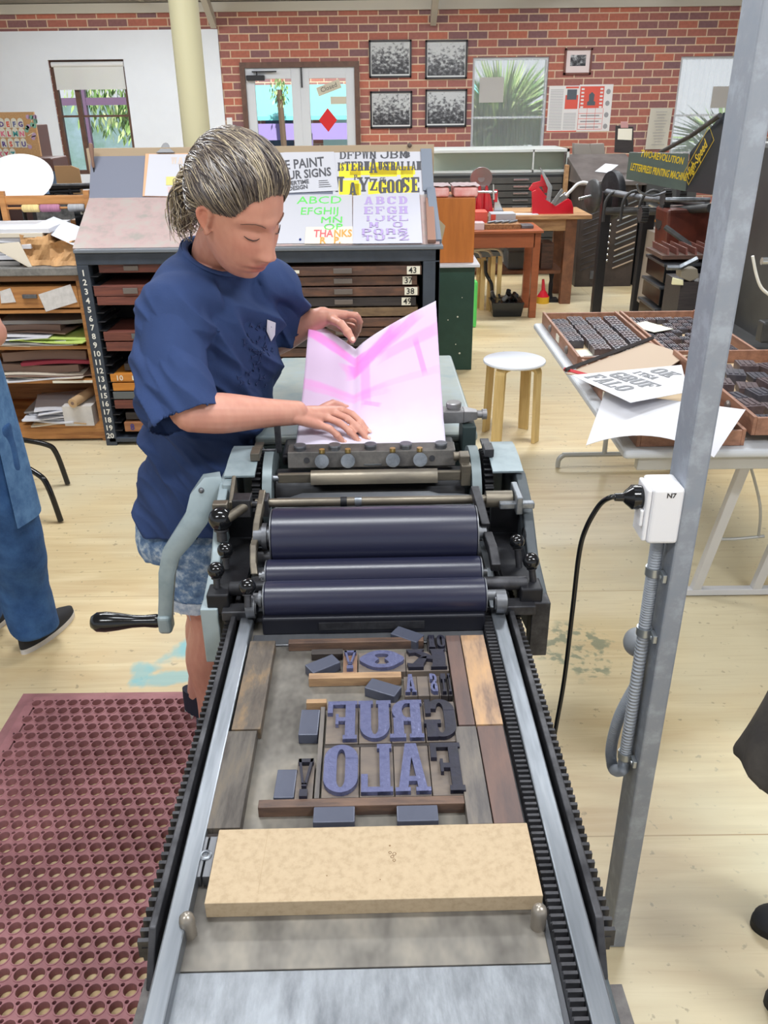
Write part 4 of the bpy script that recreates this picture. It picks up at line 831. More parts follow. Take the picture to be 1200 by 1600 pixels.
# ---- head: right x, face +y, up z
def ray_ell(d, c, r_):
    a = sum((d[i] / r_[i]) ** 2 for i in range(3)); b_ = -2 * sum(d[i] * c[i] / r_[i] ** 2 for i in range(3)); q = sum((c[i] / r_[i]) ** 2 for i in range(3)) - 1
    return (-b_ + math.sqrt(max(b_ * b_ - 4 * a * q, 0))) / (2 * a)
def head_r(d):
    r1 = ray_ell(d, (0, -.016, .034), (.074, .094, .088)); r2 = ray_ell(d, (0, .018, -.039), (.057, .068, .085)); r3 = ray_ell(d, (0, -.01, -.02), (.062, .06, .075)); k = 90
    return math.log(math.exp(k * r1) + math.exp(k * r2) + math.exp(k * r3)) / k - .004
g2 = lambda x, z, cx, cz, sx_, sz: math.exp(-.5 * (((x - cx) / sx_) ** 2 + ((z - cz) / sz) ** 2))
def face_d(x, z):
    ax = abs(x); o = 0
    if z > -.036:
        t = min(max((.034 - z) / .064, 0), 1); o += (.003 * min(1, max(0, (.045 - z) / .012)) + .0155 * t ** 1.5) * math.exp(-.5 * (x / (.007 + .0035 * t)) ** 2)
    elif z > -.048: o += .0185 * (1 - ((-.036 - z) / .012)) ** 1.2 * math.exp(-.5 * (x / .0105) ** 2)
    o += .008 * g2(ax, z, .012, -.034, .005, .006)
    o -= .012 * g2(ax, z, .031, .011, .014, .010); o += .008 * g2(ax, z, .031, .007, .010, .0075)
    o += .0045 * g2(ax, z, .024, .029, .022, .007); o += .004 * g2(ax, z, .042, -.014, .016, .016)
    o += .0065 * g2(x, z, 0, -.0585, .016, .0045) + .007 * g2(x, z, 0, -.071, .014, .0055) - .006 * g2(x, z, 0, -.0648, .020, .0022)
    o -= .004 * g2(x, z, 0, -.083, .018, .005); o += .008 * g2(x, z, 0, -.102, .015, .011)
    return o
def head_pt(d, lift=0):
    r_ = head_r(d) + lift; p = V(d) * r_
    if d[1] > 0: p.y += face_d(p.x, p.z) * min(1, d[1] * 2)
    return p
def face_pt(x, z, out_=0):
    lo, hi = .0, .14
    for _ in range(24):
        y = (lo + hi) / 2; v = V((x, y, z)); 
        if v.length < head_r(v.normalized()): lo = y
        else: hi = y
    return V((x, lo + face_d(x, z) + out_, z))
def add_head(mb, HF, nu=150, nv=110):
    rs = []
    for j in range(nv + 1):
        ph = PI * (j + .3) / (nv + .6); rs.append([HF @ head_pt((math.sin(ph) * math.sin(2 * PI * i / nu), math.sin(ph) * math.cos(2 * PI * i / nu), math.cos(ph))) for i in range(nu)])
    mb.rings(rs)
    for s_ in (-1, 1):  # ears
        e = [HF @ V((s_ * x, y, z)) for x, y, z in ((.070, .004, -.022), (.077, .000, -.016), (.083, -.012, -.004), (.086, -.018, .012), (.083, -.012, .024), (.078, -.002, .024), (.074, .004, .012))]
        mb.tube([V(q) for q in crv([tuple(q) for q in e], 4)], .0048, 8)
        T = HF @ M.Translation((s_ * .076, -.006, .004)) @ M.Rotation(s_ * .35, 4, 'Z'); mb.ball((0, 0, 0), (.005, .012, .022), 12, 8, T)
        mb.ball((0, 0, 0), (.006, .007, .008), 10, 6, HF @ M.Translation((s_ * .075, .000, -.022)))
def tint_head(me, HF, male=False, body=True):
    inv = HF.inverted(); at_ = me.attributes.new('tint', 'FLOAT_COLOR', 'POINT'); data = []
    for v in me.vertices:
        p = inv @ v.co; c = [1.0, 1.0, 1.0]
        if p.length < .17 and p.y > 0:
            k = min(1, 1.5 * max(g2(p.x, p.z, 0, -.0585, .015, .0035), g2(p.x, p.z, 0, -.0705, .013, .0048))); c = [1 - .13 * k, 1 - .42 * k, 1 - .34 * k]
            k = g2(p.x, p.z, 0, -.0645, .02, .0014) * .45 + .6 * g2(abs(p.x), p.z, .007, -.041, .003, .002); c = [q * (1 - k) for q in c]  # mouth slit and nostrils: shade of the hollows darkened into the tint
            k = .5 * g2(abs(p.x), p.z, .04, -.02, .016, .014); c = [c[0], c[1] * (1 - .16 * k), c[2] * (1 - .14 * k)]
        elif abs(p.x) > .07 and p.length < .12 and abs(p.z) < .035: c = [1.0, .82, .78]
        data += [*c, 1.0]
    at_.data.foreach_set('color', data)
# ---- hands from joint positions
def finger(mb, pts, r0, r1):
    P = crv([tuple(p) + (0,) for p in pts], 4); n = len(P); mb.tube([q[:3] for q in P], [r0 + (r1 - r0) * i / (n - 1) * 1.0 for i in range(n)], 10); mb.ball(P[-1][:3], r1 * 1.02, 10, 6); mb.ball(P[0][:3], r0 * 1.05, 10, 6)
    for p in pts[1:-1]: mb.ball(p, r0 * 1.04, 8, 6)
def hand(mb, wrist, mcps, fingers, thumb, rw=.021, up=(0, 0, 1)):
    w_ = V(wrist)
    for i, m_ in enumerate(mcps):
        m_ = V(m_); s_ = w_ + (m_ - w_) * .08 + (m_ - V(mcps[1])) * .35; mb.tube([s_, (s_ + m_) / 2, m_], [.0135, .0125, .0105], 10); mb.ball(m_, .0108, 10, 6); mb.ball(s_, .0135, 10, 6)
    for f in fingers: finger(mb, f, .0087, .0068)
    finger(mb, thumb, .0115, .0082)
    mb.tube([V(thumb[0]), w_ + (V(mcps[1]) - w_) * .25], [.0125, .016], 10)
def nail(mb, tip, d, n_, r_=.0048):
    d = nrm(d); n_ = nrm(V(n_) - d * V(n_).dot(d)); x = d.cross(n_); T = basis(V(tip), x, d, n_); mb.ball((0, 0, 0), (r_, r_ * 1.3, .0012), 10, 6, T)
# ================= the printer: woman bending over the press
wo_ = thing('person', 'person in navy tee and denim shorts leaning over the press feeding pink paper', 'person', (-.5, 1.93, 0))
HC = at(376, 331, Y=1.70); Fd = nrm((.70, -.545, -.56)); Ud = nrm(V((-.06, -.12, 1)) - Fd * V((-.06, -.12, 1)).dot(Fd)); Xd = Fd.cross(Ud)
HS = 1.06; HF = basis(HC, Xd * HS, Fd * HS, Ud * HS)
TL = nrm((.54, .84, 0))  # towards her left side
b_ = MB(); add_head(b_, HF)
nb = V((-.350, 1.825, 1.415))
jaw = HF @ V((0, -.02, -.045))
limb(b_, [(*(nb - V((0, 0, .06))), .06, .055), (*nb, .054, .052), (*((nb + jaw) / 2 + V((-.005, .01, 0))), .050, .052), (*jaw, .05, .055)], TL)
limb(b_, [(-.44, 1.88, .80, .12, .08), (-.43, 1.865, .95, .115, .078), (-.405, 1.85, 1.12, .12, .082), (-.385, 1.835, 1.27, .13, .085), (-.365, 1.83, 1.36, .13, .06)], TL)
SR = V((-.425, 1.70, 1.345)); SL_ = V((-.265, 1.965, 1.345))
for a, q in ((SR, 1), (SL_, 2)): limb(b_, [(*(nb + (a - nb) * .3 - V((0, 0, .03))), .05, .045), (*a, .05, .045)], None)
ER = V((-.392, 1.583, 1.150)); WR = at(468, 645, Y=1.672)
limb(b_, [(*SR, .040, .038), (*((SR + ER) / 2), .036, .035), (*ER, .037, .036)], None)
limb(b_, [(*ER, .038, .036), (*(ER + (WR - ER) * .3), .042, .040), (*(ER + (WR - ER) * .7), .031, .029), (*WR, .026, .020)], None)
mR = [at(533, 641, Y=1.742), at(520, 645, Y=1.722), at(508, 652, Y=1.70), at(498, 664, Y=1.678)]
tips = [at(575, 676, Y=1.70), at(574, 687, Y=1.682), at(561, 692, Y=1.676), at(537, 693, Y=1.672)]
fR = []
for m_, t_, l in zip(mR, tips, (.012, .013, .012, .010)):
    fR.append([m_, m_ + (t_ - m_) * .42 + V((0, 0, l)), m_ + (t_ - m_) * .74 + V((0, 0, l * .8)), t_ + V((0, 0, .002))])
thR = [WR + V((.03, .035, -.014)), at(520, 632, Y=1.768), at(543, 640, Y=1.785), at(556, 645, Y=1.785)]
hand(b_, WR, mR, fR, thR)
EL = V((-.30, 2.06, 1.165)); WL = at(508, 493, Y=1.985)
limb(b_, [(*SL_, .046, .044), (*((SL_ + EL) / 2), .042, .040), (*EL, .040, .038)], None)
limb(b_, [(*EL, .042, .041), (*(EL + (WL - EL) * .35), .042, .040), (*(EL + (WL - EL) * .75), .030, .029), (*WL, .025, .021)], None)
mL = [at(541, 492, Y=1.985), at(538, 498, Y=2.005), at(533, 506, Y=2.022), at(527, 512, Y=2.035)]
fL = [[mL[0], at(556, 493, Y=1.975), at(562, 503, Y=1.99), at(560, 517, Y=2.015)], [mL[1], at(556, 501, Y=2.01), at(560, 512, Y=2.02), at(556, 524, Y=2.03)], [mL[2], at(552, 511, Y=2.03), at(556, 522, Y=2.04), at(551, 532, Y=2.045)], [mL[3], at(545, 520, Y=2.04), at(548, 528, Y=2.05), at(545, 536, Y=2.055)]]
thL = [at(520, 500, Y=1.965), at(533, 507, Y=1.935), at(543, 519, Y=1.915), at(551, 531, Y=1.905)]
hand(b_, WL, mL, fL, thL)
for hp, kn, an, toe in (((-.455, 1.82, .80), (-.462, 1.835, .465), (-.508, 1.89, .085), (-.33, 1.83, .035)), ((-.475, 1.95, .80), (-.482, 2.0, .46), (-.578, 2.045, .085), (-.40, 1.985, .035))):
    hp, kn, an, toe = map(V, (hp, kn, an, toe))
    limb(b_, [(*hp, .076, .076), (*(hp + (kn - hp) * .5), .074, .075), (*(kn + V((0, 0, .05))), .056, .057), (*kn, .052, .054), (*(kn + (an - kn) * .3 + V((-.012, 0, 0))), .053, .056), (*(kn + (an - kn) * .65), .040, .042), (*an, .030, .033)], (0, 1, 0))
    limb(b_, [(*(an - V((.0, 0, .03))), .026, .024), (*toe, .030, .016)], (0, 1, 0))
me = fuse(b_, .0030, 3, .5); tint_head(me, HF)
body = put(me, 'body', SKIN, wo_)
c = MB()
for f, n_ in [(q, (0, -.1, 1)) for q in fR] + [(thL, (.2, -1, .3)), (thR, (0, -.3, 1))]:
    d = f[-1] - f[-2]; nn = nrm(n_); c_r = .0068 if f is not thL else .008; nail(c, f[-1] + d.normalized() * .001 + (nn - d.normalized() * nn.dot(d.normalized())).normalized() * (c_r - .0006), d, n_)
c.build('fingernails', mt('nail', rgb(232, 184, 170), .25), body)
# brows, lashes
c = MB()
for s_ in (-1, 1):
    c.tube([HF @ face_pt(s_ * x, z, .0012) for x, z in ((.014, .027), (.022, .0315), (.032, .0335), (.042, .031), (.050, .025))], [.0012, .0022, .0022, .0017, .0008], 6, flat=.5)
c.build('eyebrows', mt('brow', rgb(112, 82, 70), .8), wo_)
c = MB()
for s_ in (-1, 1):
    c.tube([HF @ face_pt(s_ * x, z, .0009 + (.003 if x > .04 else .0012)) for x, z in ((.0195, .0035), (.025, .0005), (.031, -.0005), (.038, .0008), (.0435, .0045))], [.0006, .001, .0012, .0013, .0008], 6)
c.build('eyelashes', mt('lash', rgb(50, 34, 34), .6), wo_)
# hair
hm = [mt('hair_dark', rgb(70, 62, 62), .38, 0, spec=.7), mt('hair_mid', rgb(124, 112, 100), .38, 0, spec=.7), mt('hair_light', rgb(184, 170, 144), .36, 0, spec=.7)]
rn = random.Random(11)
def hairline(th):  # lowest polar z allowed for roots around the head, th=0 is the face
    a = abs(math.degrees(math.atan2(math.sin(th), math.cos(th))))
    for (a0, z0), (a1, z1) in zip(((0, .80), (35, .73), (55, .46), (80, .34), (105, .12), (135, -.42), (180, -.55)), ((35, .73), (55, .46), (80, .34), (105, .12), (135, -.42), (180, -.55), (181, -.55))):
        if a0 <= a <= a1: return z0 + (z1 - z0) * (a - a0) / (a1 - a0)
G = nrm((0.10, -1, -.12)); GP = HF @ (G * .125)
c = MB(); rs = []
nu, nv = 96, 36
for j in range(nv + 1):
    r_ = []
    for i in range(nu):
        th = 2 * PI * i / nu; zl = hairline(th); zz = zl + (1 - zl) * (j + .01) / (nv + .01); zz = min(zz, .9999); q = math.sqrt(max(0, 1 - zz * zz)); d = (q * math.sin(th), q * math.cos(th), zz)
        lf = .0005 + .0095 * min(1, max(0, zz - zl) / .3) + .0015 * noise.noise(V((th * 6, zz * 2, 0))); r_.append(HF @ head_pt(d, lf))
    rs.append(r_)
c.rings(rs, True); hair = c.build('hair', mt('hair_cap', rgb(88, 78, 74), .6, 0, rgb(120, 108, 96), scale=60, stretch=(1, 1, 1)), wo_, smooth=80)
c = MB()
def strand(pts, r_, m_):
    c.m = m_; n = len(pts); c.tube(pts, [r_ * (.5 + .5 * math.sin(PI * min(1, (i + 1) / n * 1.1))) for i in range(n)], 4)
for i in range(2300):
    th = rn.uniform(-PI, PI); zl = hairline(th); zz = min(.97, zl + (abs(rn.gauss(0, .5)) * (1 - zl) if rn.random() < .7 else rn.random() * (1 - zl)))
    if rn.random() < .42: zz = zl - .015 + rn.random() * .04
    q = math.sqrt(1 - zz * zz); d0 = V((q * math.sin(th), q * math.cos(th), zz)); g = (G + V((rn.gauss(0, .12), 0, rn.gauss(0, .14)))).normalized(); pts = []; lift = rn.uniform(.011, .019); n = 12; w1, w2 = rn.uniform(-.06, .06), rn.uniform(0, 6)
    # combed back first over the crown, then down into the tie
    up_ = V((0, 0, 1)) * (.28 if d0.y > -.2 else 0)
    for k in range(n + 1):
        t = k / n; d = (d0 * (1 - t) + g * t + up_ * math.sin(PI * t) + V((w1 * math.sin(PI * t), 0, .03 * math.sin(w2 + 5 * t)))).normalized(); l_ = .0035 + lift * min(1, t * 5) * (1 - .2 * t)
        pts.append(HF @ head_pt(d, l_ + .0008 * math.sin(w2 + t * 6)))
    cl = rn.random(); fr_ = 1 if (math.sin(th * 9 + zz * 4) > .2) else 0
    strand(pts, rn.uniform(.0007, .0013), (0 if cl < .5 else 1) if fr_ else (1 if cl < .45 else (2 if cl < .62 else 0)))
for i in range(340):  # loose low bun and tail
    th = rn.uniform(0, 2 * PI); rr = rn.uniform(.008, .04); o = V((rr * .8 * math.cos(th) + .012, -.112 - abs(rn.gauss(0, .006)), rr * math.sin(th) - .02))
    e = V((o.x * 1.1 + rn.gauss(0, .01), -.112 - rn.uniform(0, .02), o.z - rn.uniform(.035, .085))); m_ = (o + e) / 2 + V((rn.gauss(0, .006), -.018, rn.gauss(.01, .008)))
    P = [HF @ V(q) for q in crv([(0 + o.x * .3, -.108, .0), tuple(o), tuple(m_), tuple(e), tuple(e + V((rn.gauss(0, .012), .014, -.014)))], 3)]; strand(P, rn.uniform(.0009, .0019), rn.choice((1, 1, 2, 2, 0)))
for i in range(26):  # fine loose hairs at the nape
    th = rn.choice((rn.uniform(1.9, 2.9), -rn.uniform(1.9, 2.9))); zl = hairline(th); q = math.sqrt(1 - zl * zl); d = V((q * math.sin(th), q * math.cos(th), zl)); p = HF @ head_pt(d, .003)
    strand([p, p + V((rn.gauss(0, .008), rn.gauss(0, .006), .004)), p + V((rn.gauss(0, .018), rn.gauss(0, .01), -.012)), p + V((rn.gauss(0, .02), rn.gauss(0, .012), -.03))], .0006, rn.randrange(3))
c.build('strands', hm, hair, smooth=80)
# tee shirt
cloth = mt('navy_jersey', rgb(50, 68, 110), .85, 0, rgb(44, 60, 98), scale=5, bump=.12, bscale=260, spec=.2)
c = MB()
limb(c, [(-.438, 1.880, .750, .196, .153), (-.434, 1.878, .83, .190, .147), (-.422, 1.875, .92, .176, .134), (-.403, 1.862, 1.05, .168, .128), (-.388, 1.85, 1.18, .170, .132), (-.377, 1.838, 1.29, .175, .120), (-.368, 1.832, 1.365, .15, .085), (-.355, 1.828, 1.405, .095, .068), (-.349, 1.825, 1.435, .078, .068)], TL, 5, 32, 2.2, True)
SE = V((-.398, 1.590, 1.128)); limb(c, [(*(nb + (SR - nb) * .45 - V((0, 0, .045))), .075, .06), (-.422, 1.715, 1.335, .074, .064), (-.426, 1.665, 1.26, .078, .070), (-.418, 1.625, 1.19, .080, .072), (*SE, .082, .074)], (1, 0, 0), 5, 28, 2, False)
SE2 = V((-.255, 2.025, 1.215)); limb(c, [(*(nb + (SL_ - nb) * .45 - V((0, 0, .045))), .075, .06), (-.265, 1.955, 1.33, .075, .066), (*SE2, .076, .068)], None, 5, 28, 2, False)
me = fuse(c, .006, 6, .5)
dR = (SE - V((-.425, 1.625, 1.19))).normalized(); dL = (SE2 - V((-.265, 1.955, 1.33))).normalized(); dn = nrm((.45, -.25, 1)); nk = V((-.338, 1.815, 1.428))
cut(me, lambda p: ((p - SE).dot(dR) > -.006 and (p - SE).length < .12) or ((p - SE2).dot(dL) > -.006 and (p - SE2).length < .12) or ((p - nk).dot(dn) > -.012 and (p - nk).length < .1) or p.z < .80)
b2 = bmesh.new(); b2.from_mesh(me)
for _ in range(2):
    for v in b2.verts:
        if v.is_boundary:
            for o_, d_, lim in ((SE, dR, -.006), (SE2, dL, -.006), (nk, dn, -.012)):
                if (v.co - o_).length < .14: v.co -= d_ * ((v.co - o_).dot(d_) - lim)
            if v.co.z < .83: v.co.z = .80 + .008 * math.sin(v.co.x * 30 + v.co.y * 20)
bmesh.ops.subdivide_edges(b2, edges=b2.edges, cuts=1, use_grid_fill=True); b2.normal_update()
for v in b2.verts:
    p = v.co; k = min(1, max(0, (1.40 - p.z) / .12))
    a = p.dot(nrm((.75, .1, .65))); e = p.dot(nrm((-.65, .1, .75)))
    n1 = noise.noise(V((a * 15, e * 3.6, p.y * 4))); n2 = noise.noise(V((p.x * 9, p.y * 9, p.z * 4 + 5))); n3 = noise.noise(V((a * 34, e * 8, p.y * 9 + 3)))
    hem_ = math.exp(-((p.z - .88) / .09) ** 2); n4 = noise.noise(V((p.x * 12, p.y * 12, p.z * 14)))
    v.co = p + v.normal * max(-.010, k * (.021 * (.75 - abs(n1) * 3.0) + .012 * n2 + .008 * (.4 - abs(n3) * 2) + .004 * hem_ * n4) * (1 - .45 * hem_))
b2.to_mesh(me); b2.free()
sh_ = put(me, 'shirt', cloth, wo_); sm_ = sh_.modifiers.new('solid', 'SOLIDIFY'); sm_.thickness = .0025; sm_.offset = -1
# collar rib, sleeve seam and sleeve hem lines follow the cloth
c = MB(); dc = nrm(dn); xx = TL; yy = dc.cross(xx).normalized()
c.tube([nk - dc * .012 + xx * .076 * math.cos(2 * PI * i / 40) + yy * .070 * math.sin(2 * PI * i / 40) for i in range(40)], .0075, 8, closed=True, flat=.5, up=dn); c.build('collar', cloth, sh_, smooth=60)
# name sticker and dark emblem on the chest
def on_shirt(px, py):
    o = V((0, 0, CAM_H)); d = CM.to_3x3() @ V((px - 600, 800 - py, -FPX)); im = mw(wo_).inverted(); h, loc_, nn, _ = sh_.ray_cast(im @ o, im.to_3x3() @ d.normalized()); return (mw(wo_) @ loc_, nn) if h else (at(px, py, Y=1.8), V((0, -1, 0)))
S_st = mt('sticker', rgb(226, 228, 238), .5)
q = [on_shirt(*p) for p in ((416, 498), (429, 503), (428, 522), (422, 532), (415, 516))]; nn = sum((k[1] for k in q), V((0, 0, 0))).normalized()
c = MB(); c.slab([k[0] + nn * .003 for k in q], .0008, nn); stk = c.build('sticker', S_st, sh_)
c = MB(); pa = on_shirt(421, 506)[0] + nn * .0045; pb_ = on_shirt(423, 524)[0] + nn * .0045
for k in range(4): t0 = pa + (pb_ - pa) * (.15 + k * .22); c.tube([t0, t0 + nrm(V((.3, .2, .5)).cross(nn)) * .004], .0007, 4)
c.build('handwriting', mt('pen_blue', rgb(120, 128, 170), .6), stk)
em = mt('emblem_navy', rgb(38, 54, 96), .8); c = MB(); rq = random.Random(5)
for (cx0, cy0, s_, n_) in ((402, 520, 15, 9), (392, 540, 12, 6), (416, 545, 9, 8), (400, 566, 12, 7), (385, 590, 12, 6), (405, 592, 10, 5)):
    for k in range(n_):
        p, nn2 = on_shirt(cx0 + rq.uniform(-s_, s_), cy0 + rq.uniform(-s_, s_)); T_ = basis(p + nn2 * .002, *(lambda x: (x, nn2.cross(x), nn2))(nrm(V((rq.gauss(0, 1), rq.gauss(0, 1), rq.gauss(0, 1))).cross(nn2)))); w2 = rq.uniform(.003, .007)
        c.b(-w2, w2, -.0012, .0012, -.001, .0008, T_); c.b(-w2, -w2 + .002, -.005, .005, -.001, .0008, T_)
c.build('emblem', em, sh_)
# denim shorts
den = mt('washed_denim', rgb(70, 96, 136), .9, 0, rgb(186, 200, 214), scale=38, col3=rgb(108, 134, 168), detail=8, contrast=(.34, .66), bump=.4, bscale=90, spec=.2)
c = MB()
limb(c, [(-.455, 1.88, .90, .135, .095), (-.458, 1.882, .84, .145, .105), (-.468, 1.885, .76, .170, .130), (-.468, 1.885, .71, .168, .125)], TL, 4, 28, 2.2, False)
limb(c, [(-.455, 1.815, .80, .095, .095), (-.462, 1.822, .68, .093, .094), (-.468, 1.828, .585, .092, .092)], None, 4, 24, 2, False)
limb(c, [(-.48, 1.95, .80, .095, .095), (-.49, 1.965, .68, .093, .092), (-.50, 1.975, .59, .09, .09)], None, 4, 24, 2, False)
me = fuse(c, .006, 4, .5); cut(me, lambda p: p.z < .589 or p.z > .897)
b2 = bmesh.new(); b2.from_mesh(me); b2.normal_update()
for v in b2.verts: p = v.co; v.co = p + v.normal * (.006 * noise.noise(V((p.x * 16, p.y * 16, p.z * 9))) + .003 * noise.noise(p * 45))
b2.to_mesh(me); b2.free()
so_ = put(me, 'shorts', den, wo_); m_ = so_.modifiers.new('solid', 'SOLIDIFY'); m_.thickness = .003; m_.offset = -1
fr_m = mt('frayed_hem', rgb(196, 204, 214), .9, 0, rgb(140, 156, 180), scale=60)
for cx0, cy0, r_ in ((-.468, 1.828, .0935), (-.50, 1.975, .0915)):
    c = MB(); c.rings([[V((cx0 + (r_ + o) * math.cos(2 * PI * i / 60), cy0 + (r_ + o) * math.sin(2 * PI * i / 60), z + (.006 * noise.noise(V((i * .9, z, 0))) if z < .59 else 0))) for i in range(60)] for o, z in ((.003, .604), (.004, .59), (.002, .572), (-.002, .574), (-.001, .604))], False)
    rf = random.Random(3)
    for k in range(26): a = rf.uniform(0, 6.28); p = V((cx0 + r_ * math.cos(a), cy0 + r_ * math.sin(a), .576)); c.tube([p, p + V((rf.gauss(0, .003), rf.gauss(0, .003), -rf.uniform(.006, .02)))], .0006, 4)
    c.build('frayed_hem', fr_m, so_, smooth=60)
# canvas shoes
shm = mt('shoe_navy', rgb(30, 32, 48), .8, bump=.1, bscale=200); shw = mt('shoe_sole', rgb(206, 202, 198), .6)
def shoe(parent, heel, toe, wid=.044, h=.075, up=shm, so=shw, lac=None, cap=False):
    heel, toe = V(heel), V(toe); d = (toe - heel).normalized(); x = V((-d.y, d.x, 0)); L_ = (toe - heel).length; out_ = []
    for zz, gr in ((.0, 0), (.02, .002)): out_.append([heel + d * (L_ * (.5 - .5 * math.cos(a))) + x * (math.sin(a) * (wid + gr) * (.80 + .2 * (1 - math.cos(a)) * .5)) + V((0, 0, zz)) for a in [2 * PI * k / 32 for k in range(32)]])
    c = MB(); c.rings(out_); so_o = c.build('sole', so, parent, smooth=50)
    c = MB(); rs = []
    for k, (zz, f0, f1, w_) in enumerate(((.018, 0, 1, 1), (.035, .0, .985, .98), (.05, .0, .86, .86), (.065, .0, .62, .75), (h + .015, .01, .42, .68))):
        rs.append([heel + d * (L_ * (f0 + (f1 - f0) * (.5 - .5 * math.cos(a)))) + x * (math.sin(a) * wid * w_ * (.80 + .2 * (1 - math.cos(a)) * .5)) + V((0, 0, zz)) for a in [2 * PI * j / 32 for j in range(32)]])
    c.rings(rs); u_ = c.build('shoe_upper', up, parent, smooth=60)
    if lac:
        c = MB()
        for k in range(5): t = .52 + k * .075; z_ = .072 - (k * .0075); o = heel + d * L_ * t + V((0, 0, z_)); c.tube([o - x * .016 - V((0, 0, .006)), o + d * .006, o + x * .016 - V((0, 0, .006))], .0025, 6)
        c.build('laces', lac, u_)
    if cap: c = MB(); c.ball(heel + d * (L_ * .86) + V((0, 0, .026)), (.038, .038, .02), 20, 10); c.build('toe_cap', lac, u_, smooth=80)
shoe(wo_, (-.628, 2.06, 0), (-.39, 1.985, 0), .047, .085); shoe(wo_, (-.555, 1.908, 0), (-.31, 1.83, 0), .047, .085)
# ================= paper sheet fed into the grippers
def paper_mat():
    m, t, b = nodes_mat('printed_sheet'); N, L = t.nodes.new, t.links.new
    uv = N('ShaderNodeUVMap'); uv.uv_map = 'sheet'
    base = None
    def nz(sc, dist=0):
        n = N('ShaderNodeTexNoise'); n.inputs['Scale'].default_value = sc; n.inputs['Detail'].default_value = 6; n.inputs['Distortion'].default_value = dist; L(uv.outputs[0], n.inputs[0]); return n.outputs[0]
    col = (*rgb(206, 199, 217), 1); cur = None
    dn_ = N('ShaderNodeVectorMath'); dn_.operation = 'ADD'; L(uv.outputs[0], dn_.inputs[0])
    # smears: (centre u, v, half w, half h, rotation, strength, edge softness)
    for i, (cu, cv, a, h, ro, st_, ed) in enumerate(((.5, .62, .9, .42, 0, .20, .5), (.22, .885, .30, .05, -.12, .75, .55), (.50, .84, .26, .07, .52, .85, .6), (.70, .90, .20, .055, .42, .55, .4), (.80, .79, .26, .05, .1, .4, .5), (.45, .64, .04, .26, .04, .5, .35), (.86, .66, .022, .15, .22, .62, .3), (.25, .50, .36, .05, .0, .35, .6), (.50, .40, .08, .02, -.5, .5, .4), (.5, .53, .6, .03, .02, .18, .6))):
        mp = N('ShaderNodeMapping'); mp.vector_type = 'TEXTURE'; mp.inputs['Location'].default_value = (cu, cv, 0); mp.inputs['Rotation'].default_value = (0, 0, ro); mp.inputs['Scale'].default_value = (a, h, 1); L(uv.outputs[0], mp.inputs[0])
        ab = N('ShaderNodeVectorMath'); ab.operation = 'ABSOLUTE'; L(mp.outputs[0], ab.inputs[0]); sp = N('ShaderNodeSeparateXYZ'); L(ab.outputs[0], sp.inputs[0]); mx = N('ShaderNodeMath'); mx.operation = 'MAXIMUM'; L(sp.outputs[0], mx.inputs[0]); L(sp.outputs[1], mx.inputs[1])
        ns = nz(7 + i); ad = N('ShaderNodeMath'); ad.operation = 'MULTIPLY_ADD'; L(ns, ad.inputs[0]); ad.inputs[1].default_value = ed; L(mx.outputs[0], ad.inputs[2])
        mr = N('ShaderNodeMapRange'); mr.inputs[1].default_value = 1.05 + ed * .5; mr.inputs[2].default_value = .75 + ed * .3; mr.inputs[3].default_value = 0; mr.inputs[4].default_value = st_; L(ad.outputs[0], mr.inputs[0])
        x = N('ShaderNodeMix'); x.data_type = 'RGBA'; x.blend_type = 'MIX'; L(mr.outputs[0], x.inputs[0])
        if cur is None: x.inputs[6].default_value = col
        else: L(cur, x.inputs[6])
        x.inputs[7].default_value = (*rgb(236, 128, 214), 1); cur = x.outputs[2]
    L(cur, b.inputs['Base Color']); b.inputs['Roughness'].default_value = .6; b.inputs['Specular IOR Level'].default_value = .25; return m
nu, nv = 60, 48
def sheet(u, v):
    # bottom edge behind the gripper bar, top edge with the fold pressed in by the thumb
    B = at(462 + 235 * u, 697, Y=1.655)
    k = .37; ty = 500 + (546 - 500) * (u / k) ** 1.15 if u < k else 546 - 76 * ((u - k) / (1 - k)) ** .8
    Tp = at(483 + 198 * u, ty, Y=2.0 - .065 * math.exp(-((u - k) / .16) ** 2) - .02 * u)
    p = B.lerp(Tp, v); p.z -= .018 * math.sin(PI * v) * (1 - .5 * v); p.y += .01 * math.sin(PI * v); return p
c = MB(); c.grid(sheet, nu, nv, 0); ps = c.build('printed_sheet', paper_mat(), None, smooth=180)
uvl = ps.data.uv_layers.new(name='sheet')
for lp in ps.data.loops: i = lp.vertex_index; uvl.data[lp.index].uv = ((i % (nu + 1)) / nu, (i // (nu + 1)) / nv)
m_ = ps.modifiers.new('solid', 'SOLIDIFY'); m_.thickness = .0006
tag(ps, 'large white sheet with pink ink smears held over the press cylinder', 'paper')
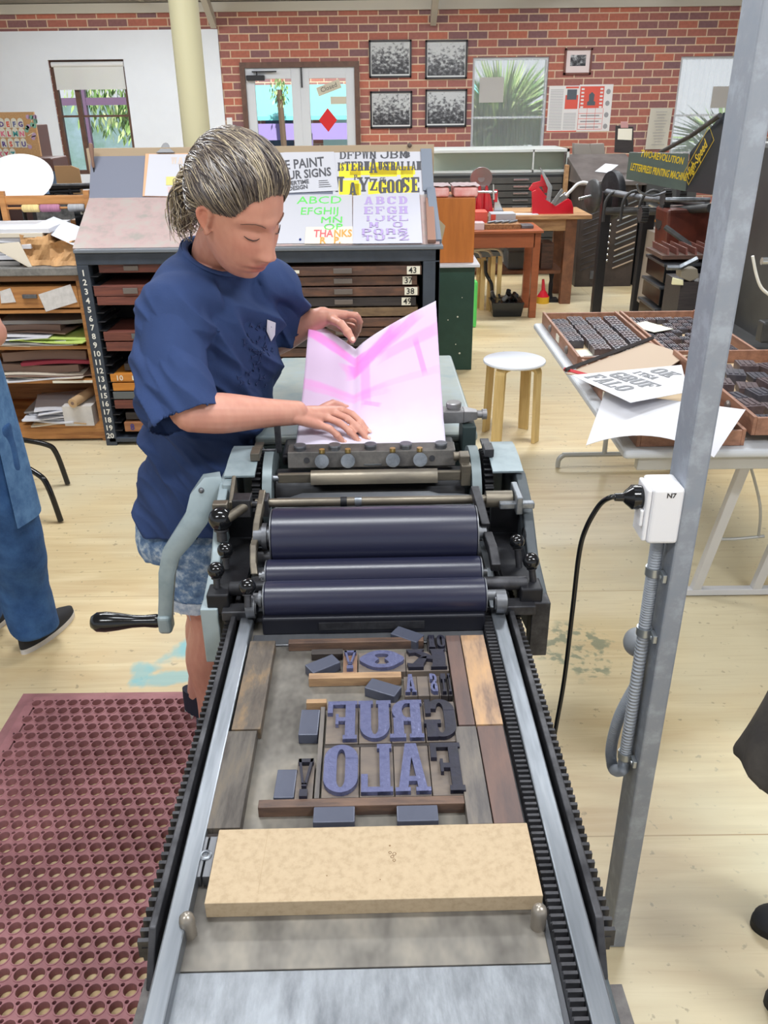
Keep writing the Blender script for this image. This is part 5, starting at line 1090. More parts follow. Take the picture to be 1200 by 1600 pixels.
# ================= bystanders at the edges of the view
def simple_person(name, lab, base, hips, sh_l, sh_r, head, el_l, wr_l, el_r, wr_r, kn_l, an_l, kn_r, an_r, face, vox=.008):
    t_ = thing(name, lab, 'person', base); c = MB(); hp = V(hips); sl, sr = V(sh_l), V(sh_r); nk_ = (sl + sr) / 2 + V((0, 0, .06)); lt = (sl - sr).normalized()
    limb(c, [(*(hp - V((0, 0, .04))), .15, .11), (*(hp + V((0, 0, .12))), .135, .1), (*((sl + sr) / 2 - V((0, 0, .12))), .155, .105), (*((sl + sr) / 2), .14, .07)], lt); limb(c, [(*(nk_ - V((0, 0, .06))), .055, .055), (*nk_, .052, .052), (*V(head), .05, .055)], lt)
    for s_, e_, w_ in ((sl, V(el_l), V(wr_l)), (sr, V(el_r), V(wr_r))):
        limb(c, [(*s_, .055, .055), (*((s_ + e_) / 2), .047, .047), (*e_, .04, .04)]); limb(c, [(*e_, .042, .04), (*(e_ + (w_ - e_) * .35), .041, .039), (*w_, .026, .022)])
        d = (w_ - e_).normalized(); x = d.cross(V(face)).normalized(); mm = [w_ + d * .085 + x * o for o in (.03, .01, -.01, -.028)]; hand(c, w_, mm, [[q, q + d * l * .45 + V(face) * .004, q + d * l * .75 + V(face) * .014, q + d * l * .95 + V(face) * .026] for q, l in zip(mm, (.075, .085, .078, .06))], [w_ + d * .02 + x * .02, w_ + d * .05 + x * .04 + V(face) * .01, w_ + d * .085 + x * .045 + V(face) * .02])
    for s_, k_, a_ in ((1, V(kn_l), V(an_l)), (-1, V(kn_r), V(an_r))):
        h_ = hp + lt * .08 * s_ - V((0, 0, .06)); limb(c, [(*h_, .09, .09), (*((h_ + k_) / 2), .078, .078), (*k_, .056, .058), (*(k_ + (a_ - k_) * .3), .053, .056), (*a_, .034, .036)], lt); limb(c, [(*(a_ - V((0, 0, .03))), .026, .026), (*(a_ + V(face) * .07 - V((0, 0, .055))), .026, .016)], lt)
    F2 = nrm(face); U2 = nrm(V((0, 0, 1)) - F2 * F2.z); H2 = basis(V(head), F2.cross(U2), F2, U2); add_head(c, H2, 60, 44); me = fuse(c, vox, 3); tint_head(me, H2); put(me, 'body', SKIN, t_)
    c = MB(); rs = []
    for j in range(19):
        r_ = []
        for i in range(40): th = 2 * PI * i / 40; zl = hairline(th); zz = min(.9999, zl + (1 - zl) * j / 18); q = math.sqrt(1 - zz * zz); r_.append(H2 @ head_pt((q * math.sin(th), q * math.cos(th), zz), .014 * min(1, .2 + (zz - zl) * 4)))
        rs.append(r_)
    c.rings(rs); c.build('hair', mt('hair_brown', rgb(80, 62, 50), .6), t_, smooth=80); return t_, lt
jean = mt('blue_jeans', rgb(44, 76, 122), .85, 0, rgb(62, 98, 146), scale=14, bump=.25, bscale=160, spec=.2)
pl_, lt = simple_person('person', 'person at the left edge in blue jeans and a denim apron with black canvas shoes', (-1.32, 2.42, 0), (-1.33, 2.36, .92), (-1.52, 2.42, 1.36), (-1.17, 2.34, 1.36), (-1.33, 2.47, 1.56), (-1.62, 2.5, 1.12), (-1.5, 2.72, 1.05), (-1.09, 2.30, 1.14), (-1.20, 2.55, 1.10), (-1.42, 2.40, .5), (-1.45, 2.5, .09), (-1.215, 2.39, .5), (-1.235, 2.44, .09), (.25, .95, -.15))
c = MB(); limb(c, [(-1.33, 2.36, 1.04, .158, .13), (-1.33, 2.36, .92, .182, .15), (-1.33, 2.36, .82, .186, .15)], lt, 4, 26, 2, False)
for x_, y_, x2, y2, x3, y3 in ((-1.225, 2.355, -1.205, 2.39, -1.228, 2.435), (-1.425, 2.37, -1.42, 2.40, -1.45, 2.5)): limb(c, [(x_, y_, .86, .106, .106), (x_, y_, .7, .108, .106), (x2, y2, .48, .093, .09), (x3, y3, .25, .085, .082), (x3, y3, .065, .082, .08)], None, 4, 24, 2, False)
me = fuse(c, .008, 5); b2 = bmesh.new(); b2.from_mesh(me); b2.normal_update()
for v in b2.verts: p = v.co; v.co = p + v.normal * (.009 * noise.noise(V((p.x * 9, p.y * 9, p.z * 7))) + .004 * noise.noise(V((p.x * 22, p.y * 22, p.z * 16))))
b2.to_mesh(me); b2.free(); put(me, 'jeans', jean, pl_)
c = MB(); limb(c, [(-1.33, 2.36, .98, .165, .125), (-1.335, 2.37, 1.12, .165, .125), (-1.34, 2.38, 1.28, .17, .125), (-1.345, 2.385, 1.38, .12, .07), (-1.34, 2.40, 1.42, .065, .06)], lt, 4, 26, 2, True); limb(c, [(-1.24, 2.36, 1.34, .07, .065), (-1.16, 2.335, 1.31, .062, .06), (-1.14, 2.32, 1.26, .064, .062)]); limb(c, [(-1.44, 2.41, 1.34, .07, .065), (-1.55, 2.44, 1.31, .062, .06), (-1.58, 2.46, 1.25, .064, .062)])
put(fuse(c, .008, 4), 'top', mt('dark_blue_top', rgb(58, 84, 124), .9), pl_)
apm = mt('denim_apron', rgb(96, 134, 176), .9, 0, rgb(70, 104, 148), scale=20, bump=.2, bscale=120, spec=.2)
def apr(u, v):
    z = 1.22 - .68 * v; a = -.18 + u * 3.1; r1 = .192 + .03 * v + .006 * math.sin(u * 20 + v * 4); r2 = .168 + .04 * v; F_ = nrm((.25, .95, 0)); return V((-1.33, 2.365, z)) + lt * (-r1 * math.cos(a)) * 1 + F_ * (r2 * math.sin(a)) * 1
c = MB(); c.grid(lambda u, v: apr(u, v), 30, 30, .003); c.build('apron', apm, pl_, smooth=60)
shoe(pl_, (-1.262, 2.375, 0), (-1.175, 2.64, 0), .046, .07, mt('shoe_black', rgb(34, 34, 38), .8), shw, mt('lace_white', rgb(220, 218, 214), .6), False); shoe(pl_, (-1.48, 2.42, 0), (-1.41, 2.68, 0), .046, .07, MAT['shoe_black'], shw, MAT['lace_white'], False)
pr_, lt = simple_person('person', 'person at the right edge in dark grey shorts and black shoes', (.88, 1.10, 0), (.93, 1.10, .95), (.92, .93, 1.40), (.92, 1.29, 1.40), (.88, 1.11, 1.62), (.93, .86, 1.14), (.86, .82, .90), (.98, 1.37, 1.14), (1.0, 1.36, .9), (.83, 1.0, .5), (.87, .98, .09), (.84, 1.22, .5), (.94, 1.25, .09), (-.95, .1, -.12))
grs = mt('grey_shorts', rgb(84, 80, 76), .9, 0, rgb(66, 63, 62), scale=10, bump=.3, bscale=60, spec=.2)
c = MB(); limb(c, [(.93, 1.1, 1.05, .165, .125), (.92, 1.1, .93, .185, .145), (.92, 1.1, .85, .185, .145)], lt, 4, 26, 2, False)
for y_, y2 in ((1.035, 1.05), (1.18, 1.21)): limb(c, [(.91, y_, .9, .12, .12), (.85, y2, .72, .125, .12), (.79, y2, .52, .125, .12)], None, 4, 24, 2, False)
me = fuse(c, .008, 4); b2 = bmesh.new(); b2.from_mesh(me); b2.normal_update()
for v in b2.verts: p = v.co; v.co = p + v.normal * (.010 * noise.noise(V((p.x * 12, p.y * 12, p.z * 6))) + .006 * noise.noise(V((p.x * 25, p.y * 25, p.z * 9))))
b2.to_mesh(me); b2.free(); put(me, 'shorts', grs, pr_)
c = MB(); limb(c, [(.93, 1.1, 1.0, .175, .13), (.93, 1.1, 1.15, .17, .13), (.925, 1.11, 1.3, .175, .12), (.92, 1.11, 1.42, .12, .07), (.91, 1.11, 1.46, .065, .06)], lt, 4, 26, 2, True); limb(c, [(.92, 1.03, 1.38, .07, .065), (.925, .93, 1.34, .062, .06), (.93, .88, 1.2, .066, .064)]); limb(c, [(.92, 1.19, 1.38, .07, .065), (.935, 1.29, 1.34, .062, .06), (.96, 1.34, 1.2, .066, .064)])
put(fuse(c, .008, 4), 'top', mt('grey_top', rgb(90, 92, 98), .9), pr_)
shoe(pr_, (.99, 1.035, 0), (.785, 1.11, 0), .05, .075, mt('shoe_dark', rgb(40, 42, 48), .7), mt('sole_black', rgb(28, 30, 34), .7), mt('lace_black', rgb(22, 22, 26), .7)); shoe(pr_, (1.03, 1.26, 0), (.83, 1.29, 0), .05, .075, MAT['shoe_dark'], MAT['sole_black'], MAT['lace_black'])
# ================================================================= TYPE CABINET WITH SLOPING TOP
cabm = mt('cabinet_slate', rgb(62, 70, 82), .5, .1, rgb(50, 57, 68), scale=6, bump=.08)
cabl = mt('cabinet_lip', rgb(112, 118, 126), .5, .2)
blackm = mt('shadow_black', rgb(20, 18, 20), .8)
wtx = mt('white_lettering', rgb(226, 224, 216), .6)
YF = 4.36
tcab = thing('type_cabinet', 'slate blue steel type cabinet with numbered slots and sloping top behind the woman', 'cabinet', (-.62, 4.75, 0))
c = MB(); c.b(-1.555, -1.495, YF, YF + .06, 0, .985); c.b(.215, .30, YF, YF + .06, 0, .985); c.b(-1.555, .30, YF, YF + .06, .985, 1.045)
c.b(-1.555, -1.53, YF + .06, 5.1, .03, 1.045); c.b(.275, .30, YF, 5.1, .03, 1.045); c.b(-1.51, .275, 5.08, 5.1, .03, 1.045); c.b(-.70, -.58, YF + .002, YF + .05, 0, .985); c.b(-1.535, .30, YF, 5.1, .02, .045); c.build('frame', cabm, tcab, .003)
c = MB(); c.b(-1.555, .315, YF - .015, YF + .09, 1.045, 1.062); c.build('front_ledge', cabl, tcab, .003)
D1 = nrm((0, .47, .197)); N1 = nrm((0, -.197, .47)); O1 = V((0, YF + .03, 1.064)); D2 = nrm((0, .15, .218)); N2 = nrm((0, -.218, .15)); O2 = O1 + V((0, .47, .197))
kr = mt('stained_board', rgb(174, 166, 160), .55, 0, rgb(156, 150, 144), scale=9, col3=rgb(180, 156, 154), detail=8, bump=.15)
c = MB(); c.slab([O1 + V((-1.57, 0, 0)), O1 + V((.30, 0, 0)), O1 + V((.30, .47, .197)), O1 + V((-1.60, .47, .197))], -.02, N1); c.build('sloping_board', kr, tcab)
c = MB(); c.slab([O2 + V((-1.60, 0, 0)), O2 + V((.29, 0, 0)), O2 + V((.285, .15, .218)), O2 + V((-1.60, .15, .218))], -.02, N2); c.build('back_board', mt('panel_greyblue', rgb(108, 112, 128), .6), tcab)
c = MB(); c.b(.255, .30, YF + .1, YF + .65, 1.06, 1.09); c.slab([O1 + V((.262, .02, .02)), O1 + V((.31, .02, .02)), O2 + V((.30, .0, .035)), O2 + V((.255, 0, .035))], -.03, N1); c.slab([O2 + V((.235, 0, .02)), O2 + V((.295, 0, .02)), O2 + V((.285, .15, .238)), O2 + V((.225, .15, .238))], -.03, N2); c.build('side_lip', mt('lip_greyblue', rgb(120, 128, 142), .5), tcab)
c = MB(); c.b(-1.62, .30, 5.0, 5.03, 1.0, 1.505); c.build('rear_rail', mt('rail_tan', rgb(170, 150, 124), .7), tcab)
c = MB(); c.b(-1.50, -.71, YF + .35, YF + .36, .05, .98); c.b(-.57, .21, YF + .35, YF + .36, .05, .98); c.build('slot_shade_back', blackm, tcab)  # black sheets stand in for the shade deep in the open slots
for i in range(20):
    zz = .946 - .0467 * i; xx_ = -1.525
    c = MB(); c.text(str(i + 1), .042, M.Translation((xx_, YF - .001, zz - .014)) @ M.Rotation(PI / 2, 4, 'X'), .0006, .0008, 'CENTER'); c.build('slot_number', wtx, tcab)
    c = MB(); c.b(-1.495, -1.455, YF + .01, YF + .3, zz - .022, zz - .019); c.build('runner', steel_d, tcab)
# drawers
redw = mt('case_redbrown', rgb(120, 68, 56), .5, 0, rgb(92, 52, 46), scale=20, stretch=(.3, 4, 4), bump=.1)
orw = mt('case_orange', rgb(200, 132, 52), .45, 0, rgb(176, 110, 44), scale=14, stretch=(.3, 4, 4))
drk = mt('case_dark', rgb(58, 52, 52), .5, 0, rgb(42, 38, 40), scale=20, stretch=(.3, 4, 4))
brw = mt('case_brown', rgb(106, 74, 58), .55, 0, rgb(72, 52, 46), scale=9, stretch=(1, 5, 5), col3=rgb(88, 64, 54), detail=6, bump=.2)
gys = mt('case_grey', rgb(92, 96, 98), .5)
tans = mt('case_tan', rgb(168, 116, 78), .5, 0, rgb(140, 92, 62), scale=14, stretch=(.3, 4, 4))
lab_w = mt('label_card', rgb(224, 220, 204), .7)
pullm = mt('pull_steel', rgb(120, 112, 108), .4, .5)
def drawer(x0, x1, z0, z1, m_, pull=None, pm_=None, txt=None, tx=None, txm=None, dx=0, tw=0, Y0=YF + .005, card=None):
    c = MB(); c.b(x0, x1, Y0 + dx, Y0 + .33, z0, z1); d = c.build('drawer', m_, tcab, .002)
    if pull: c = MB(); c.b(pull[0], pull[1], Y0 + dx - .008, Y0 + dx, z0 + (z1 - z0) * .25, z1 - (z1 - z0) * .2); c.build('label_holder', pm_ or pullm, d, .001)
    if card: c = MB(); c.b(card[0], card[1], Y0 + dx - .002, Y0 + dx, z0 + .003, z1 - .002); cd_ = c.build('number_card', lab_w, d)
    if txt: c = MB(); c.text(txt, (z1 - z0) * .95, M.Translation((tx, Y0 + dx - .0025, z0 + (z1 - z0) * .2)) @ M.Rotation(PI / 2, 4, 'X'), .0006, .0005, 'CENTER'); c.build('lettering', txm or ink, d)
zz = lambda y: at(190, y, Y=YF).z
for (ya, yb, xa, m_, pl, pmm, tx, txt, tm_, dx) in (
        (414, 428, -1.455, redw, (-1.325, -1.25), pullm, 0, None, None, .03), (447, 463, -1.488, redw, (-1.335, -1.26), pullm, 0, None, None, 0), (464, 477, -1.48, redw, None, None, 0, None, None, 0), (519, 533, -1.475, redw, (-1.325, -1.25), gys, 0, None, None, 0), (535, 549, -1.47, redw, (-1.315, -1.24), gys, 0, None, None, 0), (571, 582, -1.40, drk, None, None, 0, None, None, .03), (585, 597, -1.475, orw, (-1.355, -1.2), lab_w, -1.425, '10', lab_w, 0), (599, 611, -1.47, orw, (-1.33, -1.2), lab_w, 0, None, None, 0), (613, 624, -1.475, gys, (-1.35, -1.15), mt('holder_tan', rgb(170, 160, 140), .5), 0, None, None, 0), (626, 639, -1.475, redw, (-1.28, -1.2), pullm, 0, None, None, 0), (647, 658, -1.43, drk, (-1.36, -1.25), drk, 0, None, None, .02), (661, 675, -1.44, tans, (-1.31, -1.2), lab_w, -1.395, '8', mt('num_blue', rgb(60, 60, 130), .6), 0)):
    drawer(xa, -.72, zz(yb), zz(ya), m_, pl, pmm, txt, tx, tm_, dx)
z_ = at(600, 416, Y=YF).z
for k in range(15):
    h = .045; top = z_ - k * .0532; dx = (0, .012, .004, .01, .008)[k % 5]; xr = (.207, .185, .195, .18, .19)[k % 5]
    txt = ('43', '37', '38', '49')[k] if k < 4 else None
    drawer(-.56, xr, top - h, top, (brw, brw, brw, drk, tans, brw, brw, drk)[k % 8] if k != 4 else mt('case_worn', rgb(128, 104, 76), .6, 0, rgb(96, 76, 58), scale=9, stretch=(1, 5, 5), detail=6), (-.245, -.15), pullm, txt, xr - .045, ink, dx, card=(xr - .075, xr - .008 - .02 * (k % 2)) if k < 4 else None)
    if k in (0, 5, 6, 9, 10): c = MB(); c.b(-.5, -.42, YF + dx - .001, YF + dx + .003, top - h + .014, top - .016); c.build('label_strip', lab_w, tcab)
# ---------- things on the slope
def ipl(px, py, O, N_):
    d = CM.to_3x3() @ V((px - 600, 800 - py, -FPX)); o = V((0, 0, CAM_H)); return o + d * ((O - o).dot(N_) / d.dot(N_))
def sheet_on(name, lab, cat, quad, O, N_, D_, mat_, lift, grp=None, th=.0012, texts=()):
    o_ = O + N_ * lift; P = [ipl(x, y, o_, N_) for x, y in quad]; base = sum(P, V((0, 0, 0))) / 4
    root = thing(name, lab, cat, tuple(base), 0, grp); c = MB(); c.slab(P, th, N_); c.build('sheet', mat_, root)
    X_ = V((1, 0, 0))
    for i_, (fn, px, py, ang, mt_, nm) in enumerate(texts):
        p = ipl(px, py, o_ + N_ * (th + .0004 + .0007 * i_), N_); T = basis(p, X_, D_, N_) @ M.Rotation(ang, 4, 'Z'); c = MB(); fn(c, T); c.build(nm, mt_, root)
    return root
pw = mt('poster_card', rgb(192, 192, 200), .65); pgr = mt('ink_green', rgb(104, 214, 98), .6); ppu = mt('ink_lilac', rgb(176, 156, 206), .6); gink = mt('ink_grey', rgb(76, 76, 82), .6); yel = mt('ink_yellow', rgb(238, 216, 50), .6)
sheet_on('type_poster', 'white poster reading WE PAINT YOUR SIGNS in grey hand lettering behind the face', 'poster', ((395, 304), (529, 298), (521, 231), (385, 244)), O2, N2, D2, pw, .004, None, .0015, (
    (lambda c, T: (c.text('WE PAINT', .078, T, .0004, .0016, 'RIGHT', .78)), 507, 259, .09, gink, 'lettering'), (lambda c, T: (c.text('YOUR SIGNS', .07, T, .0004, .0016, 'RIGHT', .8)), 518, 274, .09, gink, 'lettering'),
    (lambda c, T: (c.text('OVERTIME', .034, T, .0004, .0008, 'RIGHT', .9), c.text('DESIGN', .034, T @ M.Translation((-.01, -.03, 0)), .0004, .0008, 'RIGHT', .9)), 483, 286, .12, gink, 'lettering'),
    (lambda c, T: [c.b(-.05, .0 + .006 * k, -.012 * k, -.012 * k + .0025, 0, .0004, T) for k in range(4)], 512, 282, .05, gink, 'small_print')))
def words_s(t, s_, w_=.62, gap=.1, **k): return lambda c, T: words(c, t, s_, T, .0005, w=w_, gap=gap, **k)
def multi(*a): return lambda c, T: [f(c, T @ M.Translation((x, y, z))) for f, x, y, z in a]
tx_ = lambda s_, sz, b_=.002, al='CENTER', xs=1: (lambda c, T: c.text(s_, sz, T, .0004, b_, al, xs))
sheet_on('type_poster', 'yellow and black poster of mixed wood type reading WESTERN AUSTRALIAN WAYZGOOSE', 'poster', ((519, 345), (664, 343), (661, 232), (522, 233)), O2, N2, D2, pw, .0015, None, .0015, (
    (lambda c, T: [c.b(x0, x1, y0, y1, 0, .0004, T) for x0, x1, y0, y1 in ((-.22, -.10, -.005, .08), (-.05, .1, .0, .085), (.12, .19, -.01, .06), (-.22, -.11, -.13, -.02), (-.16, -.10, -.15, -.04), (-.06, .02, -.12, -.03), (.01, .12, -.145, -.03), (.12, .21, -.13, -.02), (-.16, .2, .01, .06))], 592, 276, 0, yel, 'yellow_block'),
    (multi((words_s('DFPWN', .045, .8, .12), -.115, .085, 0), (words_s('JBM', .05, .9, .15), .085, .085, 0), (words_s('GB', .032, .5), .155, .09, 0), (words_s('ES', .05, .3), -.21, .014, 0), (words_s('TERN', .055, .55), -.12, .014, 0), (words_s('A', .085, .5), -.03, .0, 0), (words_s('US', .05, .42), .022, .016, 0), (words_s('TRALIAN', .052, .5, .05), .135, .014, 0), (words_s('W', .09, .6), -.22, -.11, 0), (words_s('A', .075, .55), -.145, -.13, 0), (words_s('Y', .085, .75), -.085, -.11, 0), (words_s('Z', .07, .6), -.03, -.105, 0), (words_s('GOO', .085, .5, .05), .065, -.125, 0), (words_s('SE', .09, .5), .172, -.118, 0), (words_s('P', .03), -.128, -.04, 0), (words_s('F', .03, .9), -.07, -.16, 0), (words_s('OP', .022), .11, -.15, 0), (words_s('CF', .022), .02, -.05, 0)), 592, 270, 0, gink, 'lettering')))
sheet_on('type_poster', 'white poster with bright green wood type alphabet reading ABCD EFGHIJ', 'poster', ((420, 381), (551, 380), (550, 302), (424, 306)), O1, N1, D1, pw, .002, None, .0015, (
    *[(tx_(s_, sz, 0, 'CENTER', xs), x_, y_, 0, pgr, 'lettering') for s_, sz, xs, x_, y_ in (('ABCD', .112, .82, 499, 318), ('EFGHIJ', .108, .66, 499, 335), ('MN', .09, .86, 518, 348), ('OP', .09, .85, 520, 359))],
    (lambda c, T: [c.ball((x, y, 0), (.006, .012, .0008), 8, 4, T) for x, y in ((0, 0), (.0, .03), (.006, .06), (-.006, .09))], 469, 374, 0, mt('ink_blue', rgb(60, 80, 160), .6), 'blue_mark')))
sheet_on('type_poster', 'white poster with lilac slab serif alphabet from A to Z', 'poster', ((551, 381), (660, 380), (655, 298), (552, 306)), O1, N1, D1, mt('poster_card_b', rgb(194, 194, 206), .65), .006, None, .0015, (
    *[(words_s(t_, h_, .235 / (h_ * 4.9), .3 * .235 / (h_ * 4.9)), 603 - (k == 4) * 2, y_, 0, ppu, 'lettering') for k, (t_, h_, y_) in enumerate((('ABCD', .082, 319), ('EFGH', .076, 334), ('IJKL', .052, 345), ('M O', .052, 355), ('PQRS', .056, 366), ('TU-Z', .048, 375)))],))
sheet_on('type_card', 'small kraft card reading THANKS in red and orange at the foot of the slope', 'card', ((476, 381), (551, 381), (551, 354), (478, 355)), O1, N1, D1, mt('kraft_pale', rgb(222, 212, 200), .7), .0045, None, .001, (
    (tx_('THA', .1, .002, 'RIGHT', .5), 520, 370, 0, mt('ink_coral', rgb(224, 104, 110), .6), 'lettering'), (tx_('NKS', .1, .002, 'LEFT', .5), 521, 370, 0, mt('ink_orange', rgb(236, 160, 84), .6), 'lettering'),
    (multi((tx_('R', .085, .002, 'CENTER', .6), -.03, 0, 0), (tx_('P.', .085, .002, 'CENTER', .6), .045, 0, 0)), 513, 380, 0, MAT['ink_orange'], 'lettering')))
cb = sheet_on('clipboard', 'tan clipboard holding a faint print leaning at the left of the cabinet top', 'clipboard', ((223, 307), (330, 309), (330, 236), (228, 236)), O2, N2, D2, mt('clip_tan', rgb(206, 160, 122), .6), .002, None, .004)
o_ = O2 + N2 * .007; c = MB(); P = [ipl(x, y, o_, N2) for x, y in ((226, 306), (325, 308), (322, 241), (233, 241))]; c.slab(P, .001, N2); c.build('print_sheet', pw, cb)
c = MB(); T = basis(ipl(282, 256, o_ + N2 * .002, N2), V((1, 0, 0)), D2, N2); words(c, 'WAY', .04, T, .0004, .8); c.build('lettering', mt('ink_faint', rgb(206, 190, 178), .7), cb)
c = MB(); T = basis(ipl(274, 301, o_ + N2 * .002, N2), V((1, 0, 0)), D2, N2); words(c, 'WES', .035, T, .0004, .8); c.build('lettering', mt('ink_faint2', rgb(216, 184, 184), .7), cb)
c = MB(); T = basis(ipl(268, 284, o_ + N2 * .002, N2), V((1, 0, 0)), D2, N2); c.b(-.03, .03, -.02, .03, 0, .0005, T); c.build('yellow_block', mt('ink_mustard', rgb(206, 198, 120), .7), cb)
p = ipl(259, 236, O2 + N2 * .012, N2); T = basis(p, V((1, 0, 0)), D2, N2); c = MB(); c.prism([(-.05, -.012), (.05, -.012), (.03, .006), (.02, .03), (.012, .042), (0, .046), (-.012, .042), (-.02, .03), (-.03, .006)], 0, .008, T); c.build('bulldog_clip', mt('clip_grey', rgb(120, 120, 122), .4, .4), cb)
c = MB(); P = [ipl(x, y, O1 + N1 * .004, N1) for x, y in ((668, 380), (681, 380), (677, 314), (665, 314))]; c.slab(P, .02, N1); tag(c.build('wood_batten', mt('batten', rgb(150, 112, 96), .6), None, .002), 'short brown wooden batten standing on the right end of the sloping top', 'wood strip')
c = MB(); c.ball(at(640, 227, Y=5.0), .013, 14, 8); tag(c.build('drawer_knob', mt('knob_brown', rgb(90, 74, 66), .5)), 'small round brown knob on the rear rail above the wayzgoose poster', 'knob')

# ================================================================= WOODEN SHELF UNIT ON THE LEFT
okw = mt('shelf_oak', rgb(190, 134, 78), .5, 0, rgb(150, 98, 54), scale=7, stretch=(.5, 3, 6), col3=rgb(176, 122, 70), detail=6, bump=.1)
YS = 4.44
zs_ = lambda y: at(80, y, Y=YS).z
su = thing('shelf_unit', 'oak shelf unit stuffed with papers left of the type cabinet', 'shelf', (-2.0, 4.7, 0))
c = MB(); c.b(-1.60, -1.565, YS, YS + .5, 0, .925); c.b(-2.55, -2.52, YS, YS + .5, 0, .925); c.b(-2.55, -1.565, YS + .48, YS + .5, 0, .925); c.build('carcass', okw, su)
c = MB(); c.b(-2.60, -1.548, YS - .03, YS + .52, .925, .965); c.build('slate_top', mt('slate', rgb(134, 132, 128), .6, .1, rgb(104, 102, 100), scale=24, bump=.2), su, .004)
c = MB(); c.b(-2.52, -1.56, YS - .01, YS + .02, .895, .925); c.build('apron_rail', mt('oak_dark', rgb(130, 92, 62), .6), su)
c = MB(); c.b(-2.5, -1.60, YS - .005, YS + .3, zs_(481), zs_(447)); dw = c.build('drawer', okw, su, .002)
c = MB(); hx = at(47, 462, Y=YS).x; c.b(hx - .035, hx + .04, YS - .02, YS - .005, zs_(465), zs_(459)); c.build('handle', steel, dw, .002)
sheet_y = YS - .007
c = MB(); c.slab([at(60, 460, Y=sheet_y), at(72, 487, Y=sheet_y), at(121, 472, Y=sheet_y), at(110, 444, Y=sheet_y)], .0015, (0, -1, 0)); tag(c.build('taped_note', mt('note_paper', rgb(214, 210, 208), .8, 0, rgb(196, 192, 190), scale=30)), 'white handwritten note taped crooked on the oak drawer front', 'note')
c = MB(); c.slab([at(0, 455, Y=sheet_y), at(2, 474, Y=sheet_y), at(25, 472, Y=sheet_y), at(16, 450, Y=sheet_y)], .0015, (0, -1, 0)); tag(c.build('taped_note', MAT['note_paper']), 'pale paper note at the left end of the oak drawer front', 'note')
for y in (484, 541, 594, 664): c = MB(); c.b(-2.52, -1.60, YS, YS + .48, zs_(y) - .018, zs_(y)); c.build('shelf_board', okw, su)
c = MB(); c.b(-2.55, -1.565, YS - .004, YS + .02, .015, zs_(664) - .018); c.build('plinth', okw, su)
rp = random.Random(4)
wpm = [mt('sheet_white', rgb(206, 206, 212), .7), mt('sheet_cream', rgb(206, 196, 180), .7), mt('sheet_brown', rgb(128, 104, 92), .8), mt('sheet_green', rgb(186, 206, 110), .7), mt('sheet_maroon', rgb(150, 52, 70), .8), mt('sheet_kraft', rgb(190, 158, 120), .8), mt('sheet_grey', rgb(150, 146, 144), .8)]
def pile(x0, x1, zb, items, lab, cat='papers', Y0=YS + .0, dep=.34):
    root = thing('paper_pile', lab, cat, ((x0 + x1) / 2, Y0 + .2, zb)); z = zb + .001
    for mi_, th, dx, rot, dy in items:
        c = MB(M.Translation(((x0 + x1) / 2 + dx, Y0 + dy + dep / 2, z)) @ M.Rotation(rot, 4, 'Z')); w_ = (x1 - x0) / 2; ph = rp.random() * 6
        c.grid(lambda u, v: (-w_ + 2 * w_ * u, -dep / 2 + dep * v, th + .006 * math.sin(u * 5 + ph) * (1 - v)), 10, 4, th); c.build('sheet', wpm[mi_], root); z += th + .003
z1, z2, z3, z4 = (zs_(y) for y in (541, 594, 664, 484))
pile(-2.16, -1.66, z1, ((1, .006, 0, .04, .0), (0, .006, .0, -.05, .0), (0, .005, -.06, .06, -.01), (3, .004, .08, -.12, -.02), (3, .004, .14, .1, 0), (0, .005, -.14, .03, -.02), (0, .004, -.15, .08, -.01), (2, .006, -.04, -.1, .06), (2, .03, -.1, .02, .08), (6, .02, .06, .14, .1)), 'pile of white and lime green sheets on the upper open shelf')
pile(-2.1, -1.64, z2, ((0, .006, -.1, .1, -.02), (1, .005, .0, -.06, .0), (2, .005, .02, .1, .0), (1, .004, -.02, .04, .01), (2, .04, -.04, -.02, .05), (4, .018, .1, .06, .04), (2, .05, 0, .03, .06)), 'pile of brown folders and a maroon sheet on the middle shelf')
pile(-2.02, -1.72, z3, ((1, .008, .02, .1, -.01), (5, .006, .06, -.05, -.02), (0, .008, 0, -.1, -.02), (0, .008, .0, .05, .0), (0, .006, -.02, .15, -.03), (0, .008, .04, -.2, .01), (6, .01, -.02, .06, .04), (0, .005, .06, .22, -.02), (0, .006, .02, .3, .0)), 'untidy pile of white crumpled sheets on the lowest shelf')
c = MB(); c.b(-1.79, -1.625, YS - .02, YS + .16, z3, z3 + .115); tag(c.build('white_box', mt('box_white', rgb(214, 210, 206), .6, 0, rgb(196, 192, 190), scale=8)), 'small white cardboard box at the right end of the lowest shelf', 'box')
t_ = thing('paper_tube', 'brown cardboard tube lying on the small white box', 'tube', (-1.66, YS + .05, z3 + .115)); c = MB(); a, b_ = V((-1.715, YS - .05, z3 + .143)), V((-1.64, YS + .3, z3 + .15)); c.cyl(a, b_, .026, n=24); c.build('roll', wpm[5], t_, smooth=40); c = MB(); c.cyl(a - (b_ - a) * .004, a + (b_ - a) * .01, .010, n=16); c.build('core', wpm[2], t_, smooth=40)
c = MB(); c.b(-1.82, -1.60, YS - .005, YS + .1, z2 - .016, z2 - .003); tag(c.build('shelf_label', lab_w), 'long white label strip on the edge of the middle shelf', 'label')
